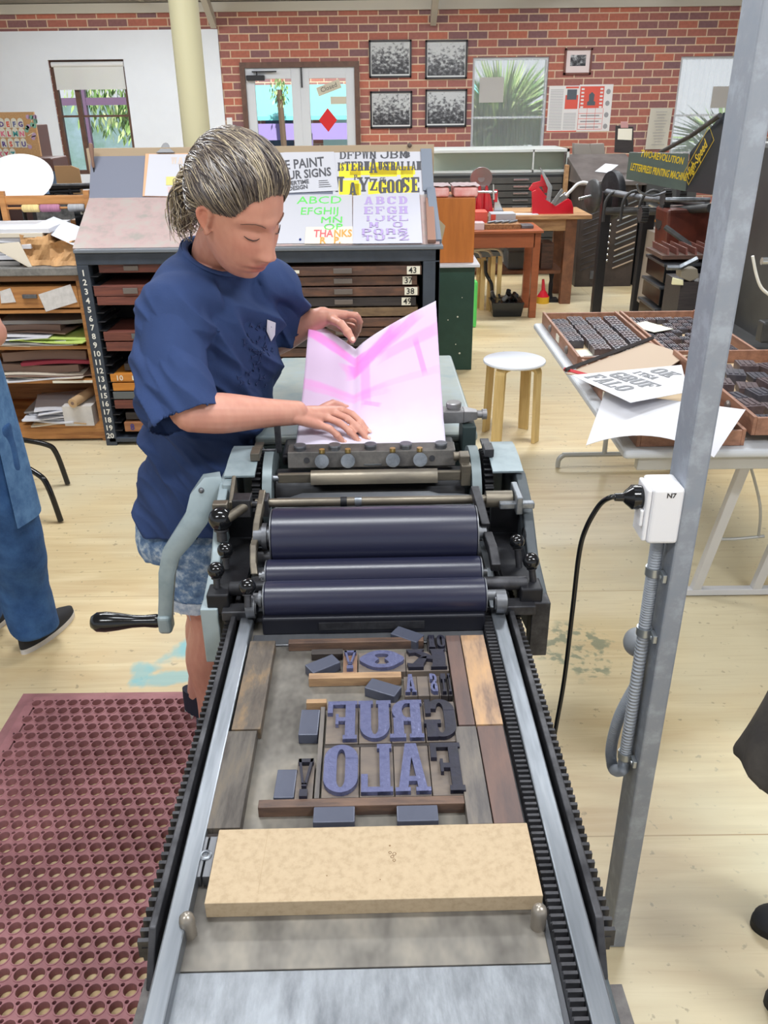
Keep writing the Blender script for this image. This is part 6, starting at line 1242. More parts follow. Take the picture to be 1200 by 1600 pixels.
# on top of the unit: bags, sheets
bagm = mt('brown_paper', rgb(196, 152, 104), .75, 0, rgb(176, 134, 90), scale=18, bump=.15)
def bag(x0, x1, h, y0, lab, seed):
    c = MB(); rb = random.Random(seed); n = 6; k0 = len(c.v)
    cx = (x0 + x1) / 2; zc = .968 + h / 2
    def F(u, v):
        x = x0 + (x1 - x0) * u; z = .968 + h * v; ins = max(0, 1 - max(abs(2 * u - 1), abs(2 * v - 1))); a = .030 * ins * (1 if abs(u - .5) > abs(v - .5) else .55); j = noise.noise(V((u * 2.2 + seed, v * 2.2, seed))) * .03
        return (x + (.012 * noise.noise(V((v * 3, seed, 1))) if 0 < u < 1 else 0), y0 + a + j + .02 * v, z - (.03 * abs(noise.noise(V((u * 3, 7, seed)))) if v == 1 else 0))
    c.grid(F, 8, 6, 0)
    front = [[F(i / 8, j / 6) for i in range(9)] for j in range(7)]
    top = front[6]; dep = .22
    c.grid(lambda u, v: V(top[int(round(u * 8))]) + V((.0, dep * v, (.03 * noise.noise(V((u * 3, v * 3, seed + 3))) - .02 * v) if v > 0 else 0)), 8, 4)
    for e in (0, 8): c.grid(lambda u, v: V(front[int(round(v * 6))][e]) + V((0, dep * u, -.02 * u * v)), 4, 6)
    o = c.build('paper_bag', bagm); tag(o, lab, 'bag'); return o
xa, xb, xc = at(37, 418, Y=4.46).x, at(81, 418, Y=4.46).x, at(121, 418, Y=4.46).x
bag(xa, xb - .002, .155, 4.47, 'crumpled brown paper bag on the slate top, left one of two', 2); bag(xb, xc, .125, 4.455, 'crumpled brown paper bag touching the type cabinet, right one of two', 5)
c = MB(); q = [at(x, y, Y=Y_) for x, y, Y_ in ((50, 354, 4.60), (116, 384, 4.44), (134, 358, 4.66), (84, 339, 4.80))]
c.slab(q, .002, (0, -.3, 1)); tag(c.build('loose_sheet', mt('sheet_bluewhite', rgb(214, 220, 234), .6)), 'large bluish white sheet lying over the paper bags', 'paper')
t_ = thing('sheet_stack', 'stack of white sheets and folders at the left end of the slate top', 'papers', (-2.1, 4.6, .966))
for k, (m_, dz, r_) in enumerate(((6, .0, .02), (0, .03, .0), (0, .055, .05), (0, .085, -.04), (0, .115, .06), (1, .14, .0), (0, .16, .03))):
    c = MB(M.Translation((-2.12 + .01 * k, 4.66, .966 + dz)) @ M.Rotation(r_, 4, 'Z')); c.b(-.3, .22 + .02 * k, -.17, .2, 0, .022); c.build('bundle', wpm[m_], t_, .001)
c = MB(); q = [V((-2.02, 4.44, 1.08)), V((-1.83, 4.43, .968)), V((-1.81, 4.43, .968)), V((-1.86, 4.45, 1.09))]; c.slab(q, .003, (0, 1, .2)); tag(c.build('leaning_card', wpm[1]), 'brownish card leaning beside the left paper bag', 'card')
# thread rack
rk = thing('thread_rack', 'wooden rack carrying yellow, purple and grey thread spools', 'rack', (-1.95, 4.86, .966)); Yr = 4.88
pR, pL = at(136, 300, Y=Yr), at(4, 305, Y=Yr)
for x in (pL.x, pR.x): c = MB(); c.b(x - .02, x + .012, Yr - .015, Yr + .015, .966, 1.30); c.build('post', okw, rk, .002)
c = MB(); zr = at(70, 313, Y=Yr).z; c.b(pL.x, pR.x, Yr - .008, Yr + .008, zr - .022, zr + .026); c.build('top_rail', okw, rk, .006)
zd = at(70, 325, Y=Yr).z; c = MB(); c.cyl((pL.x, Yr, zd), (pR.x, Yr, zd), .006); c.build('dowel', okw, rk)
for a, b_, cl, nm in ((35, 62, rgb(226, 202, 140), 'pale yellow'), (63, 94, rgb(176, 120, 148), 'dusty purple'), (107, 133, rgb(172, 172, 176), 'grey')):
    c = MB(); c.lathe([(.016, 0), (.021, .006), (.021, at(b_, 325, Y=Yr).x - at(a, 325, Y=Yr).x - .006), (.016, at(b_, 325, Y=Yr).x - at(a, 325, Y=Yr).x)], (at(a, 325, Y=Yr).x, Yr, zd), (1, 0, 0), 20); tag(c.build('thread_spool', mt('thread_' + nm.split()[-1], cl, .8, 0, tuple(q * .75 for q in cl), scale=200, stretch=(1, .05, .05)), None, smooth=40), nm + ' thread spool on the wooden rack dowel', 'spool')
c = MB(); c.b(at(112, 345, Y=4.95).x, at(139, 345, Y=4.95).x, 4.93, 5.0, .966, at(120, 343, Y=4.95).z); tag(c.build('wood_box', okw, None, .002), 'orange wooden box behind the bluish sheet', 'box')
t_ = thing('cutter_blades', 'black tool block with two white tags beside the wooden rack', 'tool', (at(128, 335, Y=4.94).x, 4.94, .966)); c = MB(); a, b_ = at(119, 343, Y=4.92), at(134, 328, Y=4.92); c.b(a.x, b_.x, 4.905, 4.93, .966, b_.z); c.build('block', bake, t_)
for x in (127, 132): c = MB(); p = at(x, 329, Y=4.90); c.b(p.x - .006, p.x + .006, 4.897, 4.905, p.z - .02, p.z + .005); c.build('tag', lab_w, t_)
# round white disc on a stand
pd = at(28, 281, Y=5.15); ds = thing('round_reflector', 'large tilted white disc on a stand by the letter board', 'reflector', (pd.x, 5.15, 0)); nD = nrm((.1, -.62, .78))
c = MB(); c.lathe([(.001, 0), (.195, .004), (.2, .008), (.195, .012), (.001, .02)], pd, nD, 48); c.build('disc', mt('disc_white', rgb(240, 240, 242), .5), ds, smooth=50)
c = MB(); c.cyl((pd.x, 5.17, .02), tuple(pd), .012); c.cyl((pd.x, 5.17, 0), (pd.x, 5.17, .02), .14, n=24); c.build('stand', bake, ds, smooth=40)
# letter board, piano-brown cabinet, table with black press behind
tb_ = thing('side_table', 'dark table behind the shelf unit under the left window', 'table', (-2.9, 6.6, 0)); c = MB(); c.b(-4.2, -1.85, 6.15, 6.95, .88, .92); c.build('tabletop', drk, tb_)
for x in (-4.1, -1.95):
    for y in (6.2, 6.9): c = MB(); c.b(x - .03, x + .03, y - .03, y + .03, 0, .88); c.build('leg', drk, tb_)
Yb = 6.55; bl, br_, bb0, bt0 = at(-45, 260, Y=Yb).x, at(60, 220, Y=Yb).x, at(30, 262, Y=Yb).z, at(30, 175, Y=Yb).z
lb = thing('letter_board', 'cork board pinned with white letter tags at the far left', 'board', ((bl + br_) / 2, Yb, .92)); c = MB(); c.b(bl, br_, Yb, Yb + .02, bb0, bt0); c.build('cork', mt('cork', rgb(206, 164, 116), .8, 0, rgb(186, 144, 98), scale=120), lb); c = MB(); c.b(bl + .1, bl + .14, Yb + .0, Yb + .04, .92, bb0); c.b(br_ - .14, br_ - .1, Yb + .0, Yb + .04, .92, bb0); c.build('foot', drk, lb)
cols = [rgb(96, 74, 140), rgb(60, 150, 150), rgb(220, 90, 70), rgb(222, 110, 140), rgb(90, 100, 150), rgb(200, 50, 90)]
tg = []
for row, (y, xs_, ls) in enumerate(((190, (2, 12, 22, 32), 'DEFG'), (205, (4, 14, 24, 34), 'KLMN'), (221, (6, 17, 27, 37), 'RSTU'), (237, (0, 10, 20), 'XYZ'))):
    for i, (x, ch) in enumerate(zip(xs_, ls)):
        p = at(x, y + 2, Y=Yb - .003); t_ = thing('letter_tag', 'white arched tag with the letter %s on the cork board' % ch, 'tag', tuple(p), 0, 'letter tags on the cork board'); w_ = .021
        c = MB(); c.prism([(-w_, -.032), (w_, -.032), (w_, .012), (w_ * .7, .026), (0, .032), (-w_ * .7, .026), (-w_, .012)], 0, .002, M.Translation(p) @ M.Rotation(PI / 2, 4, 'X')); c.build('tag_card', lab_w, t_)
        k = (row * 3 + i * 2) % 6; c = MB(); c.text(ch, .045, M.Translation(p + V((0, -.0028, -.024))) @ M.Rotation(PI / 2, 4, 'X'), .0005, .002, 'CENTER'); c.build('letter', mt('tag_ink%d' % k, cols[k], .6), t_)
c = MB(); rb = random.Random(9); pas = [mt('pastel_%d' % i, q, .7) for i, q in enumerate((rgb(226, 216, 196), rgb(190, 160, 190), rgb(130, 180, 160)))]
for k in range(22):
    p = at(rb.uniform(40, 57), rb.uniform(182, 256), Y=Yb - .001); T = M.Translation(p) @ M.Rotation(PI / 2, 4, 'X') @ M.Rotation(rb.uniform(0, 3), 4, 'Z'); c.m = k % 3
    if k % 3: c.prism([(.016 * math.cos(a * 1.05), .016 * math.sin(a * 1.05)) for a in range(6)], 0, .0008, T)
    else: c.b(-.024, .024, -.003, .003, 0, .0008, T)
c.build('printed_pattern', pas, lb)
bc = thing('brown_cabinet', 'dark brown upright cabinet with a ledge behind the letter board', 'cabinet', (-3.0, 6.8, .92)); c = MB(); a = at(60, 190, Y=6.7); b_ = at(72, 250, Y=6.7); c.b(-4.1, b_.x, 6.62, 6.85, .92, a.z - .02); c.build('back_case', mt('piano_brown', rgb(84, 54, 48), .4), bc, .004); c = MB(); q = at(89, 247, Y=6.4); c.b(-4.1, q.x, 6.3, 6.62, at(80, 268, Y=6.3).z, at(80, 247, Y=6.3).z); c.build('ledge', MAT['piano_brown'], bc, .01)
c = MB(); a, b_ = at(93, 287, Y=6.25), at(128, 258, Y=6.25); c.prism([(a.x, .92), (b_.x, .92), (b_.x - .01, b_.z - .02), (b_.x - .06, b_.z), (a.x - .0, b_.z)], 0, .015, M(((1, 0, 0, 0), (0, 0, 1, 6.2), (0, 1, 0, 0), (0, 0, 0, 1)))); tag(c.build('cardboard_piece', mt('cardboard', rgb(172, 134, 94), .8)), 'brown cardboard piece with a rounded corner standing under the left window', 'cardboard')
bp_ = thing('black_proofing_press', 'black iron tabletop press with long bars behind the thread rack', 'press', (-2.2, 6.3, .92))
for nm, pts, r_ in (('bar', [(60, 293), (150, 290)], .02), ('bar', [(78, 300), (125, 298)], .012), ('arm', [(80, 312), (88, 302), (108, 304)], .016), ('bar', [(108, 292), (112, 306)], .014), ('bar', [(70, 308), (150, 309)], .022)):
    c = MB(); c.tube([at(x, y, Y=6.0) for x, y in pts], r_, 10); c.build(nm, iron if nm == 'bar' else bake, bp_, smooth=50)
c = MB(); a, b_ = at(58, 330, Y=6.0), at(150, 306, Y=6.0); c.b(a.x, b_.x, 5.98, 6.5, .92, b_.z - .01); c.build('bed', mt('press_grey', rgb(120, 122, 124), .5, .3, rgb(70, 72, 76), scale=20), bp_); c = MB(); a = at(78, 290, Y=5.99); c.b(a.x, a.x + .3, 5.97, 5.99, a.z, a.z + .012); c.build('rail', steel, bp_)
c = MB(); a = at(80, 280, Y=6.5); c.b(a.x - .06, a.x + .07, 6.48, 6.6, .92, at(80, 268, Y=6.5).z); tag(c.build('blue_tub', mt('tub_blue', rgb(130, 160, 200), .5)), 'small blue tub on the table behind the disc', 'tub')
kn = thing('palette_knife', 'upright palette knife with brown wooden handle beside the type cabinet', 'knife', tuple(at(149, 305, Y=4.95)))
c = MB(); c.lathe([(.006, 0), (.009, .01), (.008, .04), (.013, .09), (.011, .12), (.004, .125)], at(146, 262, Y=4.95), at(142, 228, Y=4.95) - at(146, 262, Y=4.95), 14); c.build('handle', mt('handle_brown', rgb(130, 100, 84), .6), kn, smooth=50)
c = MB(); c.cyl(at(146, 262, Y=4.95), V((at(150, 300, Y=4.95).x, 4.95, .966)), .004, n=8); c.build('blade', iron, kn)
# black chair behind the left person
ch_ = thing('black_chair', 'black chair with bent tube legs behind the left person', 'chair', (-1.93, 3.6, 0))
c = MB(); c.ball((-1.93, 3.62, .43), (.2, .2, .035), 24, 10); c.build('seat', bake, ch_, smooth=60)
c = MB(); c.grid(lambda u, v: (-2.16 + .36 * u, 3.80 + .04 * math.sin(PI * u), .44 + .17 * v), 10, 6, .03); c.build('backrest', bake, ch_, .008, smooth=60)
for dx, dy in ((.45, -.2), (-.3, -.2), (.34, .22), (-.28, .22)):
    c = MB(); c.tube(crv([(-1.93, 3.6, .40), (-1.93 + dx * .45, 3.6 + dy * .5, .30), (-1.93 + dx * .82, 3.6 + dy * .85, .235), (-1.93 + dx * .93, 3.6 + dy * .95, .18), (-1.93 + dx, 3.6 + dy, .008)], 6), .013, 12); c.build('leg', bake, ch_, smooth=60)
# ================================================================= FOREGROUND POST, SOCKET, CONDUIT, MAT
galv = mt('galvanised', rgb(158, 166, 178), .5, .25, rgb(138, 146, 158), scale=22, detail=8, col3=rgb(142, 148, 159), rough2=.6)
px0, px1, py0, py1 = .493, .529, 1.237, 1.314
c = MB(); c.b(px0, px1, py0, py1, 0, 3.42); tag(c.build('steel_post', galv, None, .004), 'galvanised rectangular steel post standing on the floor right of the press', 'post')
wpl = mt('socket_white', rgb(222, 222, 226), .35)
zt, zb = 1.175, .985
zt = at(1020, 705, X=px0 - .03).z
bx = thing('power_outlet', 'white power outlet box with black plug fixed to the steel post', 'power outlet', (.46, 1.27, .95))
z_t, z_b = at(1040, 735, X=px0 - .01).z, at(1035, 830, X=px0 - .01).z
c = MB(); c.b(px0 - .052, px0, 1.228, 1.292, z_b, z_t); c.build('housing', wpl, bx, .006, seg=3)
c = MB(); c.b(px0 - .060, px0 - .052, 1.232, 1.288, z_b + .004, z_t - .004); c.build('face_plate', wpl, bx, .003)
c = MB(); c.b(px0 - .066, px0 - .060, 1.236, 1.262, z_b + .03, z_b + .06); c.build('switch', wpl, bx, .002)
c = MB(); c.text('N7', .012, M.Translation((px0 - .030, 1.2275, z_t - .016)) @ M.Rotation(PI / 2, 4, 'X'), .0003, .0002); c.build('handwriting', ink, bx)
c = MB(); c.tube([(px0 - .026 + .014 * math.cos(a * .524), 1.262 + .014 * math.sin(a * .524), z_t) for a in range(12)], .0008, 5, closed=True); c.build('knockout', wpl, bx)
zp = at(985, 772, X=px0 - .075).z; pl = thing('power_plug', 'black round power plug with its cable pushed into the white outlet', 'plug', (px0 - .07, 1.262, zp))
c = MB(); c.lathe([(.020, 0), (.021, .004), (.021, .016), (.017, .020), (.012, .026), (.0075, .03), (.0066, .044)], (px0 - .0605, 1.262, zp), (-1, 0, 0), 28); c.build('body', bake, pl, smooth=40)
e = V((px0 - .104, 1.262, zp)); c = MB(); pts = crv([tuple(e + V((.006, 0, 0))), tuple(e + V((-.008, .001, -.001))), tuple(at(936, 790, Y=1.28)), tuple(at(916, 825, Y=1.29)), tuple(at(905, 865, Y=1.31)), tuple(at(895, 950, Y=1.34)), tuple(at(882, 1060, Y=1.36)), tuple(at(868, 1140, Y=1.36)), tuple(at(860, 1190, Y=1.34)), (.36, 1.36, .12), (.30, 1.45, .012), (.15, 1.6, .01)], 8); c.tube(pts, .0046, 10); c.build('cable', bake, pl, smooth=60)
# corrugated conduit
cp = [at(1030, 832, X=px0 - .014), at(1018, 905, X=px0 - .014), at(1008, 985, X=px0 - .014), at(992, 1090, X=px0 - .014), at(975, 1170, X=px0 - .014)]
cp = [V((px0 - .016, 1.275, p.z)) for p in cp]
cdu = thing('conduit', 'grey corrugated cable conduit clipped down the side of the steel post', 'conduit', tuple(cp[-1]))
path = crv([tuple(q) for q in cp] + [(px0 - .018, 1.272, cp[-1].z - .035), (px0 - .026, 1.30, cp[-1].z - .06), (px0 - .028, 1.325, cp[-1].z - .03), (px0 - .02, 1.328, cp[-1].z + .05), (px0 + .005, 1.335, cp[-1].z + .12), (px0 + .03, 1.33, cp[-1].z + .2)], 60)
c = MB(); c.tube(path, [.0112 + .0012 * math.sin(i * 2.1) for i in range(len(path))], 12); c.build('corrugated_tube', mt('conduit_grey', rgb(158, 164, 174), .5), cdu, smooth=30)
for q in (cp[1] + V((0, 0, .022)), cp[2], cp[4]):
    c = MB(); c.cyl(q + V((0, 0, -.008)), q + V((0, 0, .008)), .0142, n=18); k = c.build('saddle_clip', mt('clip_zinc', rgb(170, 176, 182), .3, .7), cdu, smooth=40)
    c = MB(); c.b(px0 - .008, px0 - .0005, q.y - .03, q.y - .008, q.z - .009, q.z + .007, None); c.cyl((px0 - .011, q.y - .021, q.z - .001), (px0 - .008, q.y - .021, q.z - .001), .004, n=10); c.build('screw_tab', MAT['clip_zinc'], k, .001)
c = MB(); p = V((px0 + .0, 1.345, cp[2].z - .075)); c.ball(p, (.027, .027, .03), 20, 10); tag(c.build('grey_fitting', mt('fitting_grey', rgb(150, 154, 160), .4), None, smooth=60), 'rounded grey cable fitting peeping out behind the conduit', 'fitting')
# anti fatigue mat with real holes
mx0, mx1, my0, my1, mh = -1.175, -.20, .45, 2.16, .021
am = mt('mat_rubber', rgb(172, 120, 124), .7, 0, rgb(138, 92, 96), scale=5, col3=rgb(156, 106, 110), detail=6, bump=.15)
mat_ = thing('floor_mat', 'dark red perforated rubber mat on the floor left of the press', 'mat', (-.7, 1.3, 0))
bx0, by1 = mx0 + .055, my1 - .055
c = MB()
for P in (((mx0, my0), (bx0, my0), (bx0, my1), (mx0, my1)), ((bx0, by1), (mx1, by1), (mx1, my1), (bx0, my1))):
    x_a, x_b = P[0][0], P[1][0]; y_a, y_b = P[0][1], P[2][1]
    lo = .002; f = lambda x, y: mh if (x > bx0 - .03 and y < by1 + .03) else lo
    c.grid(lambda u, v: (x_a + (x_b - x_a) * u, y_a + (y_b - y_a) * v, min(mh, lo + max(0, min((x_a + (x_b - x_a) * u - mx0) / .04, (mx1 - 0 - (x_a + (x_b - x_a) * u) + .04) / .04, (my1 - (y_a + (y_b - y_a) * v)) / .04)) * (mh - lo))), 20, 20)
c.build('bevelled_border', am, mat_)
CW, CH, nb_ = .038, .038, 20
def cell():
    """one cell: top face strip with a large and a small round hole, tubes down, raised ring round the large hole"""
    r1, r2 = .0146, .0048; c1, c2 = (CW * .5, CH * .5), (CW * 0, CH * 0)
    yc = CH - .0062; an = [math.radians(a) for a in (-90, -45, 0, 45, 90)]; b2 = bmesh.new()
    rt = [(CW - r2 * math.cos(a), yc_ + r2 * math.sin(a)) for yc_ in (yc,) for a in an]; OP = [(0, 0), (CW, 0)] + rt + [(CW, CH), (0, CH)] + [(CW - x, y) for x, y in rt[::-1]]; ov = [b2.verts.new((x, y, 0)) for x, y in OP]; NO = len(OP)
    ed_ = [b2.edges.new((ov[i], ov[(i + 1) % len(ov)])) for i in range(len(ov))]
    iv = [b2.verts.new((c1[0] + r1 * math.cos(2 * PI * i / nb_), c1[1] + r1 * math.sin(2 * PI * i / nb_), 0)) for i in range(nb_)]; ed_ += [b2.edges.new((iv[i], iv[(i + 1) % nb_])) for i in range(nb_)]
    bmesh.ops.triangle_fill(b2, edges=ed_, use_beauty=True); b2.verts.index_update(); vs = [tuple(v.co) for v in b2.verts]; fs = [tuple(v.index for v in f.verts) for f in b2.faces]; b2.free()
    fs = [f if (lambda a, b_, d: (b_[0] - a[0]) * (d[1] - a[1]) - (b_[1] - a[1]) * (d[0] - a[0]))(vs[f[0]], vs[f[1]], vs[f[2]]) > 0 else f[::-1] for f in fs]
    n = len(vs); lv = [vs[NO + i] for i in range(nb_)]
    vs += [(x, y, -mh + .001) for x, y, z in lv]; fs += [(NO + i, NO + (i + 1) % nb_, n + (i + 1) % nb_, n + i) for i in range(nb_)]
    for i in [q + k for q in (2, 9) for k in range(4)]:
        j = i + 1; m_ = len(vs); vs += [(*vs[i][:2], -mh + .001), (*vs[j][:2], -mh + .001)]; fs.append((i, j, m_ + 1, m_))
    m_ = len(vs)
    for rr, z in ((r1 + .0028, 0), (r1 + .0028, .0016), (r1 + .0002, .0016), (r1 + .0002, 0)): vs += [(c1[0] + rr * math.cos(2 * PI * i / nb_), c1[1] + rr * math.sin(2 * PI * i / nb_), z) for i in range(nb_)]
    for k in range(3): fs += [(m_ + k * nb_ + i, m_ + k * nb_ + (i + 1) % nb_, m_ + (k + 1) * nb_ + (i + 1) % nb_, m_ + (k + 1) * nb_ + i) for i in range(nb_)]
    return vs, fs
cv, cf = cell(); c = MB(); row = 0; y = by1 - CH
while y > my0:
    x = bx0 + (CW / 2 if row % 2 else 0)
    while x < mx1 - CW: c.add([(a + x, b_ + y, z + mh) for a, b_, z in cv], cf); x += CW
    if row % 2: c.b(bx0, bx0 + CW / 2 - .0052, y, y + CH, .001, mh)
    y -= CH; row += 1
c.build('perforated_field', am, mat_)

# ================================================================= STOOL
sm_w = mt('stool_white', rgb(222, 226, 236), .35); birch = mt('birch', rgb(214, 186, 128), .45, 0, rgb(196, 164, 104), scale=8, stretch=(6, 6, .5))
def stool(x, y, rz, lab, grp=None):
    t_ = thing('round_stool', lab, 'stool', (x, y, 0), rz, grp); T = M.Translation((x, y, 0)) @ M.Rotation(rz, 4, 'Z'); c = MB(T)
    c.lathe([(.160, .430), (.168, .434), (.170, .440), (.168, .447), (.160, .450)], n=56); c.build('seat', sm_w, t_, smooth=30)
    for a in range(4):
        T2 = T @ M.Rotation(a * PI / 2 + PI / 4, 4, 'Z'); c = MB(T2); pr_ = [(.04, .4285), (.125, .4285), (.142, .424), (.152, .412), (.156, .395), (.168, .001)]
        rs = [[V((px_ - o * nx, s_ * .029, pz - o * nz)) for o, s_ in ((0, -1), (0, 1), (.02, 1), (.02, -1))] for (px_, pz), (nx, nz) in zip(pr_, ((0, 1), (0, 1), (.4, .9), (.75, .65), (1, .2), (1, 0)))]
        c.rings(rs); c.build('leg', birch, t_, .0015)
    return t_
stool(.722, 4.43, R(8), 'round stool with white seat and birch legs standing alone beyond the press')

# ================================================================= FOLDING TABLE WITH TYPE CASES
tg_ = mt('table_grey', rgb(196, 200, 206), .5, .1); lg_ = mt('leg_grey', rgb(176, 176, 174), .4, .4)
ft = thing('work_table', 'pale grey folding table loaded with type cases behind the steel post', 'table', (1.2, 3.2, 0))
c = MB(); c.b(.748, 1.64, 2.39, 4.08, .70, .73); c.build('tabletop', tg_, ft, .012, seg=3)
c = MB(); c.b(.80, 1.6, 2.41, 2.44, .655, .70); c.build('edge_rail', lg_, ft, .003)
def tubeleg(pts, r_=.0125, nm='leg', m_=lg_, par=ft): c = MB(); c.tube(crv(pts, 6), r_, 12); return c.build(nm, m_, par, smooth=60)
tubeleg([(.905, 3.97, .006), (.908, 3.97, .045), (.93, 3.97, .068), (.97, 3.97, .072), (1.42, 3.97, .072), (1.46, 3.97, .068), (1.48, 3.97, .045), (1.483, 3.97, .006)]); tubeleg([(1.14, 3.97, .072), (1.14, 3.965, .70)])
for x0_, x1_ in ((1.17, 1.205), (1.40, 1.425)):
    c = MB(); c.hexa([(x0_, 2.70, .03), (x0_ + .035, 2.70, .03), (x0_ + .035, 2.73, .03), (x0_, 2.73, .03)], [(x1_, 2.55, .66), (x1_ + .035, 2.55, .66), (x1_ + .035, 2.58, .66), (x1_, 2.58, .66)]); c.build('leg', mt('leg_white', rgb(206, 206, 210), .4, .2), ft, .003)
c = MB(); c.b(1.10, 1.62, 2.70, 2.73, .005, .032); c.build('foot_bar', MAT['leg_white'], ft, .003)
tubeleg([(1.215, 2.70, .25), (1.3, 2.7, .25), (1.40, 2.70, .26)], .006, 'stay'); tubeleg([(1.24, 2.62, .62), (1.33, 2.64, .42), (1.38, 2.70, .26)], .005, 'stay')
csw = mt('case_wood', rgb(160, 116, 94), .5, 0, rgb(130, 92, 74), scale=12, stretch=(3, .4, 4), bump=.08); csf = mt('case_floor', rgb(196, 172, 138), .6)
tyk2 = [mt('sort_dark', rgb(86, 84, 92), .36, .15, rgb(66, 64, 72), scale=30), mt('sort_brown', rgb(98, 84, 86), .42, .1, rgb(74, 62, 66), scale=30)]
def tcase(x0, x1, y0, y1, z0, lab, h=.055):
    t_ = thing('type_case', lab, 'type case', ((x0 + x1) / 2, (y0 + y1) / 2, z0)); c = MB(); w_ = .012
    c.b(x0, x0 + w_, y0, y1, z0, z0 + h); c.b(x1 - w_, x1, y0, y1, z0, z0 + h); c.b(x0 + w_, x1 - w_, y0, y0 + w_, z0, z0 + h - .004); c.b(x0 + w_, x1 - w_, y1 - w_, y1, z0, z0 + h - .004); c.build('frame', csw, t_, .002)
    c = MB(); c.b(x0 + w_, x1 - w_, y0 + w_, y1 - w_, z0, z0 + .008); c.build('tray_floor', csf, t_)
    for f in (.25, .72):
        yy = y0 + (y1 - y0) * f; c = MB(); c.lathe([(.018, 0), (.018, .004), (.012, .010)], (x0, yy, z0 + h * .5), (-1, 0, 0), 14); c.build('pull', pullm, t_, smooth=40)
    c = MB(); yy = (y0 + y1) / 2; c.b(x0 - .003, x0, yy - .03, yy + .03, z0 + .012, z0 + .042); c.build('label_holder', lab_w, t_); return t_
Z0 = .731
tcase(.787, 1.150, 3.27, 4.07, Z0, 'wooden type case of tightly packed wood type at the left far corner of the table')
tcase(1.165, 1.54, 3.28, 4.08, Z0, 'wooden type case with loose wood type and a paper slip right of the packed case')
tcase(.792, 1.13, 2.42, 3.23, Z0, 'wooden type case under the loose printed sheets at the near end of the table')
tcase(1.15, 1.55, 2.43, 3.22, Z0 + .03, 'raised wooden type case of big dark type blocks right of the steel post', .062)
protos = {}
def sortblk(cx, cy, z, w_, d_, h_, rz, mi_, lab, grp):
    key = (round(w_, 3), round(d_, 3), round(h_, 3), mi_)
    if key not in protos:
        c = MB(); c.b(-w_ / 2, w_ / 2, -d_ / 2, d_ / 2, 0, h_ - .003); k = len(protos) % 3
        for a in ((-.38, -.2), (-.08, .12), (.22, .38)): c.b(a[0] * w_, a[1] * w_, -.36 * d_, .36 * d_, h_ - .003, h_)
        o = c.build('wood_type_block', tyk2[mi_]); protos[key] = o; off = o.location.copy()
    else: o = protos[key].copy(); COL.objects.link(o)
    o.location = (cx, cy, z); o.rotation_euler = (0, 0, rz); tag(o, lab, 'wood type', grp); return o
rb = random.Random(21); OR = 'nearest second third fourth fifth sixth seventh eighth ninth tenth eleventh twelfth thirteenth fourteenth fifteenth sixteenth seventeenth eighteenth nineteenth twentieth twenty-first'.split(); CR = ('leftmost', 'second', 'third', 'rightmost')
LA, GA = 'dark type block %s from near end, %s column of the packed case', 'wood type packed in the left type case'
for col, (xc, ys, ye, n) in enumerate(((.845, 3.56, 3.97, 15), (.93, 3.42, 4.02, 21), (1.02, 3.40, 4.02, 20), (1.10, 3.36, 4.02, 16))):
    for k in range(n):
        yy = ys + (ye - ys) * (k + .5) / n; sortblk(xc + rb.uniform(-.003, .003), yy, Z0 + .0085, .072 if col < 3 else .06, (ye - ys) / n * .86, .036 if col != 2 else .032, rb.uniform(-.03, .03), (k // 3 + col) % 2, LA % (OR[k], CR[col]), GA)
LB, GB = 'loose type block %s from near end, %s column, case with paper slip', 'loose wood type in the right type case'
for i in range(7):
    for j in range(12):
        if rb.random() < .86: sortblk(1.205 + i * .046, 3.32 + j * .062 + rb.uniform(-.004, .004), Z0 + .0085, .038, .05, .026, rb.uniform(-.1, .1), (i + j) % 2, LB % (OR[j], OR[i].replace('nearest', 'leftmost')), GB)
LC, GC = 'large type block %s from near end, %s column of raised near case', 'large wood type in the raised case'
for i in range(4):
    for j in range(6):
        if rb.random() < .8: sortblk(1.21 + i * .088, 2.50 + j * .115 + rb.uniform(-.01, .01), Z0 + .0385, .068, .085, (.028, .04)[(i + j) % 2], rb.uniform(-.25, .25), j % 2, LC % (OR[j], CR[i]), GC)
for k in range(9): sortblk(1.105 - .0 * k, 2.47 + k * .05, Z0 + .0085, .03, .04, .026, rb.uniform(-.1, .1), k % 2, 'small type block %s along the right side of the near case' % OR[k], 'wood type in the near type case')
c = MB(M.Translation((1.235, 3.80, Z0 + .040)) @ M.Rotation(.5, 4, 'Z')); c.b(-.06, .06, -.085, .085, 0, .002); tag(c.build('paper_slip', mt('slip', rgb(214, 214, 196), .7)), 'cream printed slip lying on loose type in the right case', 'paper')
c = MB(M.Translation((.87, 3.47, Z0 + .010)) @ M.Rotation(.1, 4, 'Z')); c.b(-.05, .05, -.06, .06, 0, .001); tag(c.build('paper_slip', MAT['slip']), 'pale slip on the bare floor of the packed case', 'paper')
c = MB(M.Translation((.94, 3.33, Z0 + .0085)) @ M.Rotation(.08, 4, 'Z')); c.b(-.11, .11, -.02, .02, 0, .028); tag(c.build('dark_furniture', drk), 'long dark wood block at the near end of the packed case', 'wood block')
